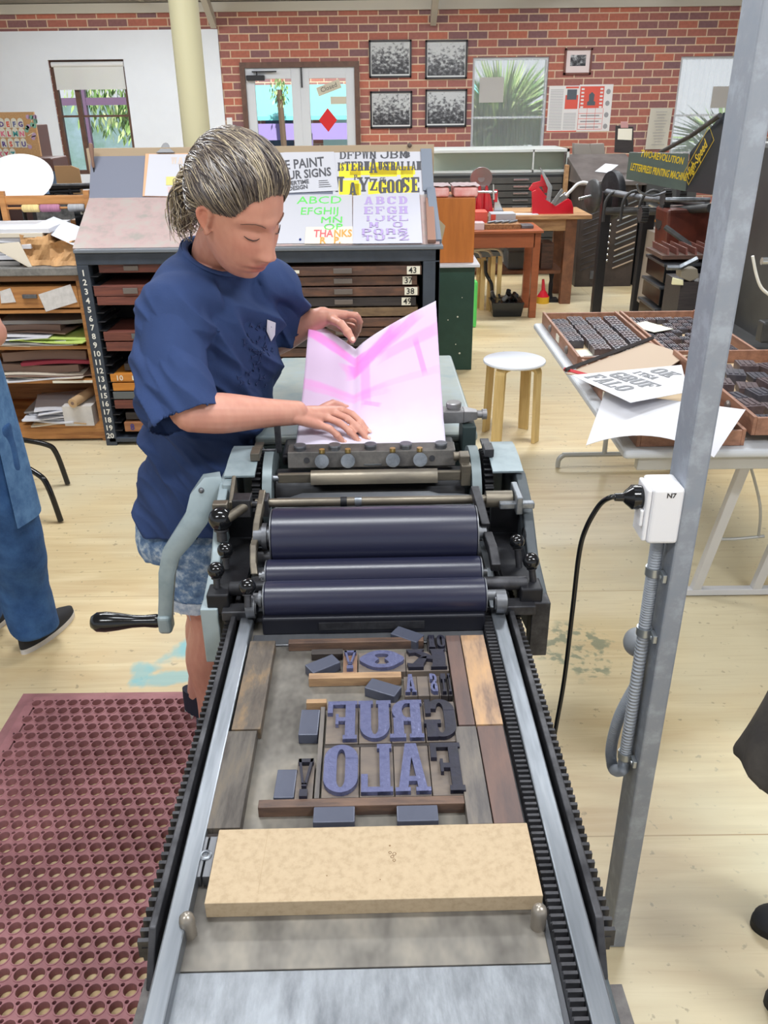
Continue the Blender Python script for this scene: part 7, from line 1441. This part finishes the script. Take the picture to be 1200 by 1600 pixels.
# board with red edge, loose sheets
c = MB(); q = [at(884, 585, z=.80), at(1000, 604, z=.80), at(1075, 556, z=.80), at(1012, 536, z=.80)]; bo = thing('grey_board', 'grey brown board with a dark strip and red corner under the printed sheets', 'board', tuple(q[0])); c.slab(q, .004, (0, 0, 1)); c.build('board', mt('board_taupe', rgb(176, 156, 136), .7), bo)
a, b_ = at(884, 578, z=.812), at(1020, 528, z=.812); c = MB(); c.tube([a, b_], .009, 4); c.build('dark_strip', drk, bo); a, b_ = at(882, 577, z=.806), at(922, 588, z=.806); c = MB(); c.tube([a, b_], .008, 4); c.build('red_edge', mt('edge_red', rgb(190, 30, 40), .5), bo)
def bent(name, lab, quad, zs, dip, mat_, n=14):
    P = [at(x, y, z=z) for (x, y), z in zip(quad, zs)]
    def F(u, v): p = (P[0].lerp(P[1], u)).lerp(P[3].lerp(P[2], u), v); p.z -= dip * (4 * (u - .5) ** 2) * (1 - v); return p
    c = MB(); c.grid(F, n, n, .0012); o = tag(c.build(name, mat_, None, smooth=60), lab, 'paper'); return F, o
F1, o1 = bent('loose_sheet', 'white sheet curling over the near edge of the table below the printed one', ((918, 672), (1120, 690), (1165, 640), (945, 612)), (.80, .80, .83, .82), .05, wpm[0])
F2, o2 = bent('printed_proof', 'white proof sheet printed with grey OK IT\'S GRUF FALO lettering on the table', ((985, 629), (1075, 612), (1065, 570), (893, 586)), (.85, .85, .85, .85), .0, wpm[0])
pz = .8508
c = MB()
for s_, x_, y_, x2, y2 in (('FALO', 912, 589, 976, 614), ('GRUF', 948, 586, 1012, 608), ("ITSA", 986, 582, 1020, 593), ('OK', 1012, 580, 1044, 590)):
    A_, B_ = at(x_, y_, z=pz), at(x2, y2, z=pz); ux = (B_ - A_).normalized(); h_ = (B_ - A_).length / (len(s_) * .68 - .08); words(c, s_, min(h_, .07), basis(A_, ux, V((0, 0, 1)).cross(ux), V((0, 0, 1))), .0006, w=.6, gap=.08, align='L')
c.build('lettering', mt('proof_grey', rgb(120, 122, 126), .6), o2)
# ================================================================= FAR RIGHT: CABINETS, TABLE, BENCH, SMALL RED PRESSES
grn = mt('green_steel', rgb(38, 68, 58), .5, .1, rgb(46, 78, 68), scale=9, contrast=(.45, .8), detail=8)
t_ = thing('green_cabinet', 'dark green steel cabinet with white scuffs right of the type cabinet', 'cabinet', (.42, 6.0, 0)); c = MB(); c.b(.27, .635, 5.76, 6.3, 0, .715); c.build('body', grn, t_, .004)
c = MB()
for (x, y, r_) in ((718, 552, .007), (712, 538, .004), (715, 495, .006), (700, 500, .004), (722, 465, .003)): c.ball(at(x, y, Y=5.759), (r_, .0008, r_), 10, 6)
c.build('paint_fleck', lab_w, t_)
c = MB(); c.b(.255, .665, 5.73, 6.28, .716, .735); tag(c.build('paper_stack', wpm[0], None, .003), 'white papers lying on top of the green cabinet', 'papers')
oc = mt('box_orange', rgb(190, 112, 46), .4, 0, rgb(170, 98, 38), scale=5, stretch=(4, 1, .5))
c = MB(); c.b(.27, .627, 5.80, 6.25, .736, 1.15); tag(c.build('wood_box', oc, None, .003), 'upright orange brown wooden box on the green cabinet', 'box')
pk = mt('pink_pack', rgb(226, 150, 146), .4, 0, rgb(236, 190, 186), scale=16); plw = mt('plastic_wrap', rgb(226, 206, 210), .2)
for a, b_, lab in ((.265, .465, 'pink packet in clear wrap on the orange box, left one'), (.475, .655, 'pink packet in crinkled clear wrap on the orange box, right one')):
    t_ = thing('wrapped_packet', lab, 'packet', ((a + b_) / 2, 5.95, 1.151)); c = MB(); c.b(a + .01, b_ - .01, 5.83, 6.08, 1.152, 1.215); c.build('packet', pk, t_, .015, seg=3); c = MB(); c.grid(lambda u, v: (a + (b_ - a) * u, 5.82 + .27 * v, 1.223 + .006 * noise.noise(V((u * 6, v * 6, a * 9)))), 12, 10, .002); c.build('wrap', plw, t_, smooth=60)
c = MB(); q = [at(x, y, Y=5.06) for x, y in ((681, 338), (696, 353), (688, 388), (681, 392))]; c.slab(q, .003, (0, 1, 0)); tag(c.build('envelope', mt('envelope', rgb(178, 164, 136), .7)), 'beige envelope corner sticking out beside the type cabinet', 'envelope')
orr = mt('table_orange', rgb(166, 92, 56), .42, 0, rgb(148, 80, 48), scale=6, stretch=(.5, 3, 3))
t_ = thing('wooden_table', 'small orange brown wooden table with a single apron in front of the bench', 'table', (.95, 7.7, 0)); c = MB(); c.b(.30, 1.37, 7.28, 7.83, .725, .745); c.build('tabletop', orr, t_, .003); c = MB(); c.b(.33, 1.31, 7.34, 7.36, .60, .725); c.b(1.30, 1.32, 7.36, 7.78, .60, .725); c.build('apron', orr, t_)
for x, y in ((.35, 7.37), (1.33, 7.37), (.35, 7.77), (1.33, 7.77)): c = MB(); c.b(x - .03, x + .03, y - .03, y + .03, 0, .725); c.build('leg', orr, t_, .002)
def abox(name, lab, cat, x0, y0, x1, y1, Y, dep, m_, bev=.003, zb=None):
    a, b_ = at(x0, y1, Y=Y), at(x1, y0, Y=Y); c = MB(); c.b(min(a.x, b_.x), max(a.x, b_.x), Y, Y + dep, a.z if zb is None else zb, b_.z); return tag(c.build(name, m_, None, bev), lab, cat)
wick = mt('wicker', rgb(176, 130, 86), .7, 0, rgb(120, 84, 56), scale=90, bump=.4)
t_ = thing('tool_tray', 'low wicker tray of small tools near the front of the wooden table', 'tray', (1.0, 7.45, .746)); c = MB(); a, b_ = at(757, 362, Y=7.4), at(813, 352, Y=7.4); c.b(a.x, b_.x, 7.38, 7.62, .746, .785); c.build('basket', wick, t_)
for k in range(4): c = MB(); x = a.x + .03 + k * .06; c.cyl((x, 7.43, .795), (x + .08, 7.5 + .01 * k, .797), .01, n=10); c.build('tool', steel_l, t_, smooth=40)
c = MB(); a, b_ = at(767, 348, Y=7.66), at(806, 334, Y=7.66); c.b(a.x, b_.x, 7.66, 7.85, .746, b_.z); gb = thing('grey_box', 'grey cardboard box with a red end on the wooden table', 'box', (a.x, 7.66, .746)); c.build('carton', mt('carton_grey', rgb(176, 180, 186), .6), gb); c = MB(); c.b(a.x - .002, a.x + .04, 7.655, 7.66, .75, b_.z - .005); c.build('red_panel', redp, gb)
abox('red_packet', 'red and white packet stack at the left of the wooden table', 'packet', 741, 331, 762, 348, 7.5, .2, redp, zb=.746); abox('clear_container', 'clear plastic container in front of the red packet', 'container', 741, 348, 757, 362, 7.35, .12, plw, zb=.746); abox('tool_case', 'grey case of small steel tools at the right corner of the wooden table', 'case', 815, 352, 834, 362, 7.4, .15, steel, zb=.746)
# bench
bw_ = mt('bench_pine', rgb(196, 156, 110), .5, 0, rgb(150, 110, 76), scale=6, stretch=(.6, 4, 4), detail=6)
t_ = thing('workbench', 'heavy pine workbench with a lower shelf behind the orange table', 'bench', (1.4, 8.2, 0)); c = MB(); c.b(.75, 1.90, 7.84, 8.5, .765, .80); c.build('benchtop', bw_, t_, .004); c = MB(); c.b(.8, 1.78, 7.90, 7.93, .66, .765); c.build('apron', bw_, t_)
for x, y in ((1.73, 7.93), (1.73, 8.42), (.85, 8.42)): c = MB(); c.b(x - .05, x + .05, y - .04, y + .04, 0, .765); c.build('leg', mt('bench_leg', rgb(138, 92, 64), .6, 0, rgb(110, 72, 52), scale=10), t_, .003)
c = MB(); c.b(.85, 1.70, 7.95, 8.4, .27, .30); c.build('shelf', MAT['bench_leg'], t_)
redm = mt('enamel_red', rgb(196, 26, 44), .25, 0, spec=.6, coat=.4); chm = mt('chrome', rgb(196, 200, 204), .2, .8)
def P8(x, y, Y=8.0): return at(x, y, Y=Y)
# red press seen from the side
rp1 = thing('tabletop_press', 'bright red tabletop platen press with a curved white handle on the pine bench', 'press', tuple(V((P8(865, 340).x, 8.0, .80))))
def outl(pts, Y, dep, nm, m_, par, bev=.004):
    q = [P8(x, y, Y) for x, y in pts]; c = MB(); c.prism([(p.x, p.z) for p in q], 0, dep, M(((1, 0, 0, 0), (0, 0, 1, Y), (0, 1, 0, 0), (0, 0, 0, 1)))); return c.build(nm, m_, par, bev)
outl([(832, 342), (831, 300), (838, 296), (850, 310), (868, 322), (888, 310), (893, 314), (896, 324), (896, 342)], 7.95, .02, 'side_frame', redm, rp1); outl([(832, 342), (831, 312), (838, 308), (850, 318), (868, 326), (888, 315), (896, 324), (896, 342)], 8.13, .02, 'side_frame', redm, rp1); outl([(833, 342), (834, 328), (895, 328), (896, 342)], 7.97, .16, 'base', redm, rp1)
outl([(826, 296), (833, 286), (848, 282), (856, 278), (858, 290), (842, 292), (855, 308), (848, 314), (832, 300)], 8.0, .03, 'platen_arm', redm, rp1); outl([(845, 282), (846, 273), (852, 274), (856, 282), (858, 300), (850, 302)], 8.02, .04, 'neck', redm, rp1)
outl([(843, 260), (848, 266), (863, 292), (860, 316), (853, 316), (856, 294), (846, 270)], 7.98, .02, 'bed_plate', chm, rp1, .002); outl([(850, 333), (858, 320), (884, 300), (890, 306), (870, 322), (853, 336)], 7.96, .03, 'chase', chm, rp1, .002); outl([(862, 316), (878, 294), (881, 298), (866, 320)], 7.94, .02, 'lever', chm, rp1, .002)
c = MB(); c.tube([at(x, y, Y=7.9) for x, y in crv([(884, 306), (894, 296), (902, 288), (912, 285), (920, 288), (922, 294)], 5)], .014, 12); c.build('handle', mt('handle_white', rgb(206, 206, 208), .3), rp1, smooth=60)
# red press seen from behind with ink disc
rp2 = thing('tabletop_press', 'red tabletop press with a round grey ink disc on top beside the wrapped packets', 'press', tuple(V((P8(755, 340, 7.95).x, 7.95, .80))))
for x in (746, 757): outl([(x, 330), (x + 1, 295), (x + 4, 276), (x + 6, 296), (x + 7, 330)], 7.92, .03, 'upright', redm, rp2)
outl([(742, 333), (744, 312), (750, 298), (764, 298), (768, 312), (771, 333)], 7.98, .05, 'frame', redm, rp2)
c = MB(); p = P8(752, 279, 7.9); c.cyl(p, p + V((0, .012, .004)), .098, n=40); c.cyl(p + V((0, -.003, 0)), p, .03, n=24); c.build('ink_disc', mt('disc_grey', rgb(150, 140, 142), .3, .4), rp2, smooth=40)
c = MB(); a, b_ = P8(738, 300, 7.88), P8(776, 300, 7.88); c.cyl(a, b_, .012); c.build('roller_bar', chm, rp2, smooth=40)
for x in (736, 770): outl([(x, 312), (x, 288), (x + 2, 288), (x + 3, 312)], 7.86, .015, 'hook', chm, rp2, .001)
outl([(771, 333), (773, 312), (777, 298), (779, 312), (787, 330), (790, 334)], 7.9, .03, 'lever', chm, rp2); outl([(772, 316), (773, 296), (778, 297), (777, 316)], 7.88, .03, 'lever_grip', redm, rp2)
c = MB(); p = P8(820, 342, 7.9); c.b(p.x - .1, p.x + .12, 7.88, 8.0, .801, .805); tag(c.build('paper_sheets', wpm[0]), 'white sheets of paper lying between the two red presses on the bench', 'paper')
# plan chest with glazed display case
chg = mt('chest_grey', rgb(88, 88, 86), .45, .3, rgb(76, 76, 74), scale=4)
t_ = thing('plan_chest', 'dark grey steel plan chest with white label holders against the back wall', 'drawers', (1.35, 9.8, 0)); c = MB(); c.b(.5, 1.94, 9.35, 10.3, .1, 1.03); c.build('body', mt('chest_dark', rgb(36, 38, 40), .5), t_)
for k in range(13):
    z = .98 - k * .068; c = MB(); c.b(.53, 1.91, 9.335, 9.35, z - .028, z + .028); d = c.build('drawer', chg, t_); c = MB(); c.b(1.40, 1.56, 9.32, 9.335, z + .002, z + .018); c.build('label_holder', chm, d)
t_ = thing('display_case', 'long glass fronted display case on the plan chest below the middle window', 'case', (1.3, 9.5, 1.03)); zc0, zc1 = at(780, 270, Y=9.4).z, at(780, 234, Y=9.4).z; xa, xb = at(672, 250, Y=9.4).x, at(889, 250, Y=9.4).x
c = MB(); w_ = .025; c.b(xa, xb, 9.4, 9.43, zc0, zc0 + w_); c.b(xa, xb, 9.4, 9.43, zc1 - w_, zc1); c.b(xa, xa + w_, 9.4, 9.43, zc0, zc1); c.b(xb - w_, xb, 9.4, 9.43, zc0, zc1); c.b(xb - .38, xb - .365, 9.4, 9.43, zc0, zc1); c.b(xa, xb, 9.43, 10.2, zc1 - .01, zc1); c.b(xb - .01, xb, 9.43, 10.2, zc0, zc1); c.b(xa, xb, 9.43, 10.2, 1.031, zc0 + .01); c.build('frame', mt('case_silver', rgb(206, 210, 208), .4, .15), t_)
c = MB(); c.b(xa + w_, xb - w_, 9.415, 9.418, zc0 + w_, zc1 - w_); c.build('glass', GL, t_); c = MB(); c.b(xa + w_, xb - w_, 9.55, 9.56, zc0, zc1 - .01); c.build('backing', mt('case_green', rgb(206, 216, 200), .6), t_)
abox('wood_upright', 'narrow wooden upright beside the end of the display case', 'wood', 878, 258, 890, 345, 9.2, .1, bw_, zb=.0)
# things under the tables
fs = [at(x, 484, z=0) for x in (762, 769, 777)]
for k, (x, y) in enumerate(((.86, 7.75), (.95, 7.66), (1.03, 7.60))):
    t_ = thing('folded_stool', ('birch stool frame stored under the orange table, furthest left of three', 'birch stool frame stored under the orange table, middle of three', 'birch stool frame stored under the orange table, nearest the black tub')[k], 'stool', (x, y, 0), 0, 'stools stored under the orange table')
    for dx in (-.03, .03): c = MB(); c.b(x + dx - .02, x + dx + .02, y, y + .018, 0, .45 + .02 * k); c.build('leg', birch, t_, .002)
    c = MB(); c.tube(crv([(x - .30, y + .01, .50 + .02 * k), (x - .1, y + .01, .515 + .02 * k), (x + .02, y + .01, .50 + .02 * k), (x + .05, y + .01, .44)], 5), .012, 4); c.build('bent_rail', mt('rail_pale', rgb(200, 190, 172), .5), t_)
t_ = thing('tool_tub', 'black open tub heaped with small parts on the floor under the orange table', 'tub', (1.13, 7.5, 0)); c = MB(); a, b_ = .97, 1.26; y0_, y1_ = 7.36, 7.62
c.hexa([(a + .02, y0_ + .02, .002), (b_ - .02, y0_ + .02, .002), (b_ - .02, y1_ - .02, .002), (a + .02, y1_ - .02, .002)], [(a, y0_, .13), (b_, y0_, .13), (b_, y1_, .13), (a, y1_, .13)]); c.build('tub', bake, t_, .006)
rb = random.Random(3)
for k in range(12): c = MB(); p = V((rb.uniform(a + .04, b_ - .04), rb.uniform(y0_ + .04, y1_ - .04), .14)); c.cyl(p, p + V((rb.uniform(-.05, .05), rb.uniform(-.05, .05), rb.uniform(.0, .06))), rb.uniform(.01, .022), n=10); c.build('small_part', (bake, steel, iron)[k % 3], t_, smooth=40)
c = MB(); c.tube(crv([(1.0, 7.6, .12), (.99, 7.6, .25), (.94, 7.62, .34), (.93, 7.62, .45)], 5), .016, 8); c.build('bent_handle', bake, t_, smooth=60)
t_ = thing('oil_can', 'small red and yellow oil can on the floor beside the bench leg', 'can', (1.53, 7.95, 0)); c = MB(); c.cyl((1.53, 7.95, 0), (1.53, 7.95, .06), .06, n=24); c.build('body', mt('can_yellow', rgb(216, 170, 40), .4), t_, smooth=40); c = MB(); c.cyl((1.53, 7.95, .06), (1.53, 7.95, .12), .058, .02, n=24); c.cyl((1.53, 7.95, .12), (1.52, 7.95, .22), .02, .012, n=12); c.build('spout', redm, t_, smooth=40)
t_ = thing('iron_stand', 'black cast iron stand on the floor under the right end of the bench', 'stand', (1.66, 8.0, 0)); c = MB(); c.b(1.54, 1.68, 7.96, 8.08, 0, .03); c.build('foot', iron, t_); c = MB(); c.lathe([(.03, .03), (.018, .08), (.022, .16), (.015, .2), (.028, .265)], (1.61, 8.02, 0), (0, 0, 1), 14); c.build('column', iron, t_, smooth=50)
abox('dark_cloth_bundle', 'dark grey folded sacks on the bench shelf behind the orange table leg', 'sacks', 792, 392, 832, 430, 8.0, .3, gys, .02, zb=.301)
abox('brown_carton', 'brown cartons stacked on the right of the bench shelf', 'boxes', 845, 380, 866, 412, 8.02, .25, brw, .004, zb=.301)
abox('green_bag', 'bright green bag on the floor beside the green cabinet', 'bag', 741, 440, 747, 458, 7.0, .1, mt('bag_green', rgb(100, 220, 110), .5), .02, zb=.0)
# dark type cabinets with slanted galleys
dk = mt('oak_black', rgb(72, 62, 58), .5, .05, rgb(56, 48, 46), scale=8, bump=.1); dk2 = mt('cab_steel', rgb(78, 80, 82), .5, .2, rgb(66, 68, 70), scale=5)
t_ = thing('dark_type_cabinet', 'dark wooden type cabinet with sloping lid and steel label tabs at the back right', 'cabinet', (2.28, 9.1, 0)); c = MB(); c.b(1.99, 2.57, 8.70, 9.9, 0, .98); c.build('body', dk, t_, .004)
c = MB(); c.hexa([(1.95, 8.62, .98), (2.59, 8.62, .98), (2.59, 9.5, .98), (1.95, 9.5, .98)], [(1.96, 8.62, 1.02), (2.59, 8.62, 1.02), (2.59, 9.5, 1.22), (1.96, 9.5, 1.22)]); c.build('sloping_lid', mt('lid_grey', rgb(104, 98, 96), .45, .1, rgb(80, 74, 72), scale=5), t_, .004)
for k in range(12):
    z = .90 - k * .058; c = MB(); a = V((2.03, 8.692, z - .10)); b_ = V((2.30, 8.692, z)); d = (b_ - a).normalized(); c.cyl(a, b_ - d * .07, .003, n=6); ga = c.build('galley', steel_d, t_); c = MB(); c.cyl(b_ - d * .07, b_, .014, n=10); c.build('label_tab', chm, ga, smooth=40)
    c = MB(); a = V((2.36, 8.692, z - .08)); b_ = V((2.56, 8.692, z + .0)); c.tube([a, b_], .008, 6); c.build('label_tab', (chm, gys, MAT['board_taupe'])[k % 3], ga)
c = MB(); c.b(2.14, 2.22, 8.685, 8.7, .08, .16); c.build('lock_plate', steel, t_)
t_ = thing('grey_type_cabinet', 'grey steel type cabinet with slanted label tabs behind the machine legs', 'cabinet', (2.8, 9.0, 0)); c = MB(); c.b(2.60, 3.10, 8.66, 9.4, 0, 1.0); c.build('body', dk2, t_, .004)
for k in range(9): c = MB(); z = .86 - k * .06; c.tube([V((2.64, 8.65, z)), V((2.76, 8.65, z - .05))], .012, 6); c.build('label_tab', (orw, chm, gys)[k % 3], t_)
cq = thing('hanging_clipboard', 'brown clipboard with a small white card leaning on the dark cabinet lid', 'clipboard', tuple(at(975, 232, Y=8.9))); outl([(960, 238), (962, 196), (990, 198), (990, 240)], 8.9, .012, 'board', drk, cq); outl([(965, 218), (966, 201), (988, 201), (987, 219)], 8.894, .005, 'card', lab_w, cq, 0); outl([(970, 200), (970, 190), (981, 190), (982, 200)], 8.89, .01, 'clip', mt('clip_red', rgb(196, 150, 150), .4, .3), cq)
t_ = thing('grey_boxes', 'grey and brown folders standing behind the dark cabinet lid', 'folders', tuple(at(920, 240, Y=9.6))); outl([(897, 275), (897, 224), (921, 225), (928, 275)], 9.62, .1, 'folder', mt('folder_grey', rgb(140, 132, 124), .7), t_); outl([(921, 272), (922, 225), (944, 224), (948, 272)], 9.66, .1, 'folder', MAT['folder_grey'], t_)
c = MB(); c.slab([V((2.14, 8.9, 1.087)), V((2.26, 8.85, 1.076)), V((2.42, 9.1, 1.132)), V((2.3, 9.15, 1.143))], .003, (0, -.22, .97)); tag(c.build('paper_note', wpm[0]), 'white paper lying on the sloping lid of the dark cabinet', 'paper')
# printing machine with sign panels
ms = mt('sign_green', rgb(96, 108, 100), .4, .1, rgb(82, 94, 90), scale=4); msd = mt('sign_darkblue', rgb(38, 46, 56), .4, .1); gold = mt('gold_paint', rgb(216, 186, 40), .5); mgrey = mt('machine_grey', rgb(74, 74, 74), .45, .3, rgb(54, 54, 56), scale=8)
pmx = thing('printing_machine', 'old dark flatbed printing machine with green sign reading TWO-REVOLUTION LETTERPRESS PRINTING MACHINE', 'printing machine', (2.6, 6.8, 0))
def pan(quad, Ys_, m_, nm, th=.02):
    P = [at(x, y, Y=Y_) for (x, y), Y_ in zip(quad, Ys_)]; n_ = (P[1] - P[0]).cross(P[2] - P[0]).normalized()
    if n_.y < 0: n_ = -n_
    c = MB(); c.slab(P, th, n_); return P, -n_, c.build(nm, m_, pmx, .001)
P, n_, sg = pan(((978, 280), (1071, 299), (1075, 240), (983, 238)), (6.3, 6.05, 6.05, 6.3), ms, 'sign_panel')
X_ = (P[1] - P[0]).normalized(); Y_ = n_.cross(X_).normalized(); O_ = P[0] + n_ * .002; W_ = (P[1] - P[0]).length
T = basis(O_, X_, Y_, n_); c = MB(); c.text('TWO-REVOLUTION', .062, T @ M.Translation((W_ * .50, .162, 0)), .0005, .0012, 'CENTER', .55); c.text('LETTERPRESS PRINTING MACHINE', .066, T @ M.Translation((W_ * .50, .066, 0)), .0005, .0014, 'CENTER', .40); c.build('lettering', gold, sg)
P, n_, s2 = pan(((1071, 299), (1125, 306), (1130, 176), (1078, 238)), (6.05, 5.6, 5.6, 6.05), msd, 'side_panel')
X_ = nrm(at(1117, 225, Y=5.66) - at(1079, 291, Y=6.0)); Y_ = n_.cross(X_).normalized(); O_ = at(1079, 289, Y=6.0) + n_ * .015; T = basis(O_, X_, Y_, n_); L_ = (at(1115, 214, Y=5.66) - at(1079, 291, Y=6.0)).length
c = MB(); c.text('High-Speed', .085, T @ M.Translation((.02, .028, 0)), .0005, .0012, 'LEFT', .9)
for a in ((0, L_, 0, .004), (0, L_, .10, .104), (0, .004, 0, .10), (L_ - .004, L_, 0, .10)): c.b(a[0], a[1], a[2], a[3], 0, .001, T)
c.build('lettering', gold, s2)
for (x, yt), (x2, yb), Yl, w_ in (((953, 300), (933, 486), 7.3, .05), ((1018, 330), (993, 500), 6.9, .06)):
    c = MB(); a = at(x, yt, Y=Yl); b_ = V((at(x2, yb, z=0).x if yb < 490 else a.x, Yl, 0)); b_.x = a.x; c.b(a.x - w_, a.x + w_ * .6, Yl, Yl + .08, 0, a.z); c.build('leg', mt('machine_black', rgb(40, 40, 44), .45, .3), pmx, .006)
for x, Y_ in ((962, 7.1), (990, 6.9), (1018, 6.7)):
    p = at(x, 322, Y=Y_); c = MB(); c.tube([(p.x + .09 * math.cos(a), Y_, p.z + .11 * math.sin(a)) for a in [PI * k / 10 for k in range(11)]] + [(p.x - .09, Y_, p.z - .12)], .012, 8); c.build('hoop', mgrey, pmx, smooth=50)
c = MB(); c.tube([at(948, 300, Y=7.2), at(1010, 310, Y=6.8), at(1105, 318, Y=6.2)], .025, 12); c.build('shaft', steel, pmx, smooth=50)
c = MB(); c.tube([at(948, 330, Y=7.2), at(1030, 330, Y=6.7), at(1110, 325, Y=6.1)], .03, 8); c.build('side_beam', mgrey, pmx, smooth=50)
c = MB(); c.tube([at(1040, 312, Y=6.2), at(1110, 312, Y=6.1)], .016, 10); c.build('rod', steel_l, pmx, smooth=50); c = MB(); c.tube([at(1032, 238, Y=6.6), at(1080, 212, Y=6.0), at(1125, 180, Y=5.5)], .015, 8); c.build('stay_rod', mgrey, pmx, smooth=50)
p = at(923, 306, Y=7.3); c = MB(); c.lathe([(.12, 0), (.13, .01), (.13, .03), (.12, .04)], tuple(p), (1, .25, 0), 32); c.build('hand_wheel', mgrey, pmx, smooth=50); c = MB(); c.cyl(tuple(p - V((.1, .02, .02))), tuple(p), .012); c.build('wheel_grip', chm, pmx, smooth=50)
c = MB(); c.lathe([(.02, 0), (.19, .02), (.2, .05), (.19, .08), (.03, .1)], tuple(at(948, 305, Y=7.5)), (1, .2, 0), 36); c.build('cam_disc', iron, pmx, smooth=50)
for (x, y, r_) in ((1000, 335, .06), (1030, 340, .09), (1035, 310, .07), (1060, 300, .05), (1052, 335, .05)): c = MB(); p = at(x, y, Y=6.5); gear(c, p.x, p.x + .05, p.y, p.z, r_ * .85, r_, 16); c.build('gear', mgrey, pmx)
c = MB(); c.tube(crv([tuple(at(x, y, Y=6.0)) for x, y in ((995, 288), (1000, 300), (1020, 306), (1040, 300))], 5), .008, 8); c.build('cable_hoop', steel, pmx, smooth=60); c = MB(); c.tube([at(1040, 355, Y=6.2), at(1085, 388, Y=6.0)], .02, 8); c.build('brace', mgrey, pmx)
c = MB(); a = at(1150, 300, Y=4.4); c.b(2.12, 3.3, 4.4, 5.5, .02, 1.5); c.build('machine_body', mt('machine_dark', rgb(52, 52, 54), .4, .2, rgb(70, 70, 70), scale=2), pmx, .03); c = MB(); c.tube(crv([tuple(at(x, y, Y=4.35)) for x, y in ((1176, 400), (1182, 430), (1190, 450), (1204, 462))], 5), .008, 8); c.build('cable', wtx, pmx, smooth=60)
c = MB(); c.b(2.0, 3.3, 4.32, 4.4, .55, .66); c.b(2.0, 3.3, 4.25, 5.4, .40, .50); c.build('cast_rail', mgrey, pmx, .01); c = MB(); c.cyl(tuple(at(1190, 408, Y=4.25)), tuple(at(1215, 408, Y=4.25)), .018); c.build('spindle', chm, pmx, smooth=40)
t_ = thing('leather_case', 'reddish brown leather covered case on boards below the machine', 'case', tuple(V((at(1075, 390, Y=6.3).x, 6.3, .62)))); outl([(1040, 388), (1044, 328), (1112, 326), (1115, 392)], 6.3, .3, 'case', mt('leather', rgb(110, 52, 38), .4, 0, rgb(84, 40, 32), scale=6), t_, .02)
outl([(1010, 482), (1028, 366), (1082, 366), (1075, 482)], 6.62, .4, 'support_panel', mt('panel_taupe', rgb(150, 138, 126), .7), pmx)
for k in range(5):
    t_ = thing('black_crate', ('lowest', 'second', 'third', 'fourth', 'topmost')[k] + ' black plastic crate of the stack beyond the type cases', 'crate', (2.12, 5.9, k * .15), 0, 'stacked black crates'); z0_ = k * .15 + .002
    xa_, xb_ = 1.86 + .01 * k, 2.4 + .01 * k; c = MB(); c.b(xa_, xb_, 5.7, 6.1, z0_, z0_ + .11); c.build('walls', bake, t_, .004); c = MB(); c.b(xa_ - .012, xb_ + .012, 5.688, 6.112, z0_ + .11, z0_ + .13); c.build('rim', mt('crate_rim', rgb(56, 58, 62), .35), t_, .004)
t_ = thing('slatted_rack', 'brown slatted wooden rack tray on top of the black crates', 'rack', (2.1, 5.9, .755)); c = MB(); c.b(1.88, 2.42, 5.72, 6.1, .755, .78); c.build('tray', brw, t_)
for k in range(8): c = MB(); x = 1.92 + k * .062; c.hexa([(x, 5.74, .78), (x + .012, 5.74, .78), (x + .012, 6.08, .78), (x, 6.08, .78)], [(x, 5.76, .82), (x + .012, 5.76, .82), (x + .012, 6.1, .82), (x, 6.1, .82)]); c.build('slat', redw, t_)
t_ = thing('bench_punch', 'grey long handled punch tool on a block in front of the crates', 'tool', (2.0, 5.4, .5)); c = MB(); c.tube([at(1042, 418, Y=5.3), at(1062, 418, Y=5.3), at(1090, 404, Y=5.3)], .018, 6); c.build('handle', steel_l, t_, .002); outl([(1064, 420), (1090, 420), (1092, 434), (1078, 440), (1064, 434)], 5.3, .1, 'head', mt('punch_taupe', rgb(130, 122, 108), .5, .2), t_)
c = MB(); a = at(1075, 440, Y=5.32); c.b(a.x - .05, a.x + .3, 5.3, 5.6, 0, a.z); c.build('stand_block', drk, t_)
outl([(1050, 445), (1052, 434), (1068, 438), (1068, 446)], 5.28, .02, 'rag', mt('rag', rgb(222, 216, 176), .8), t_)
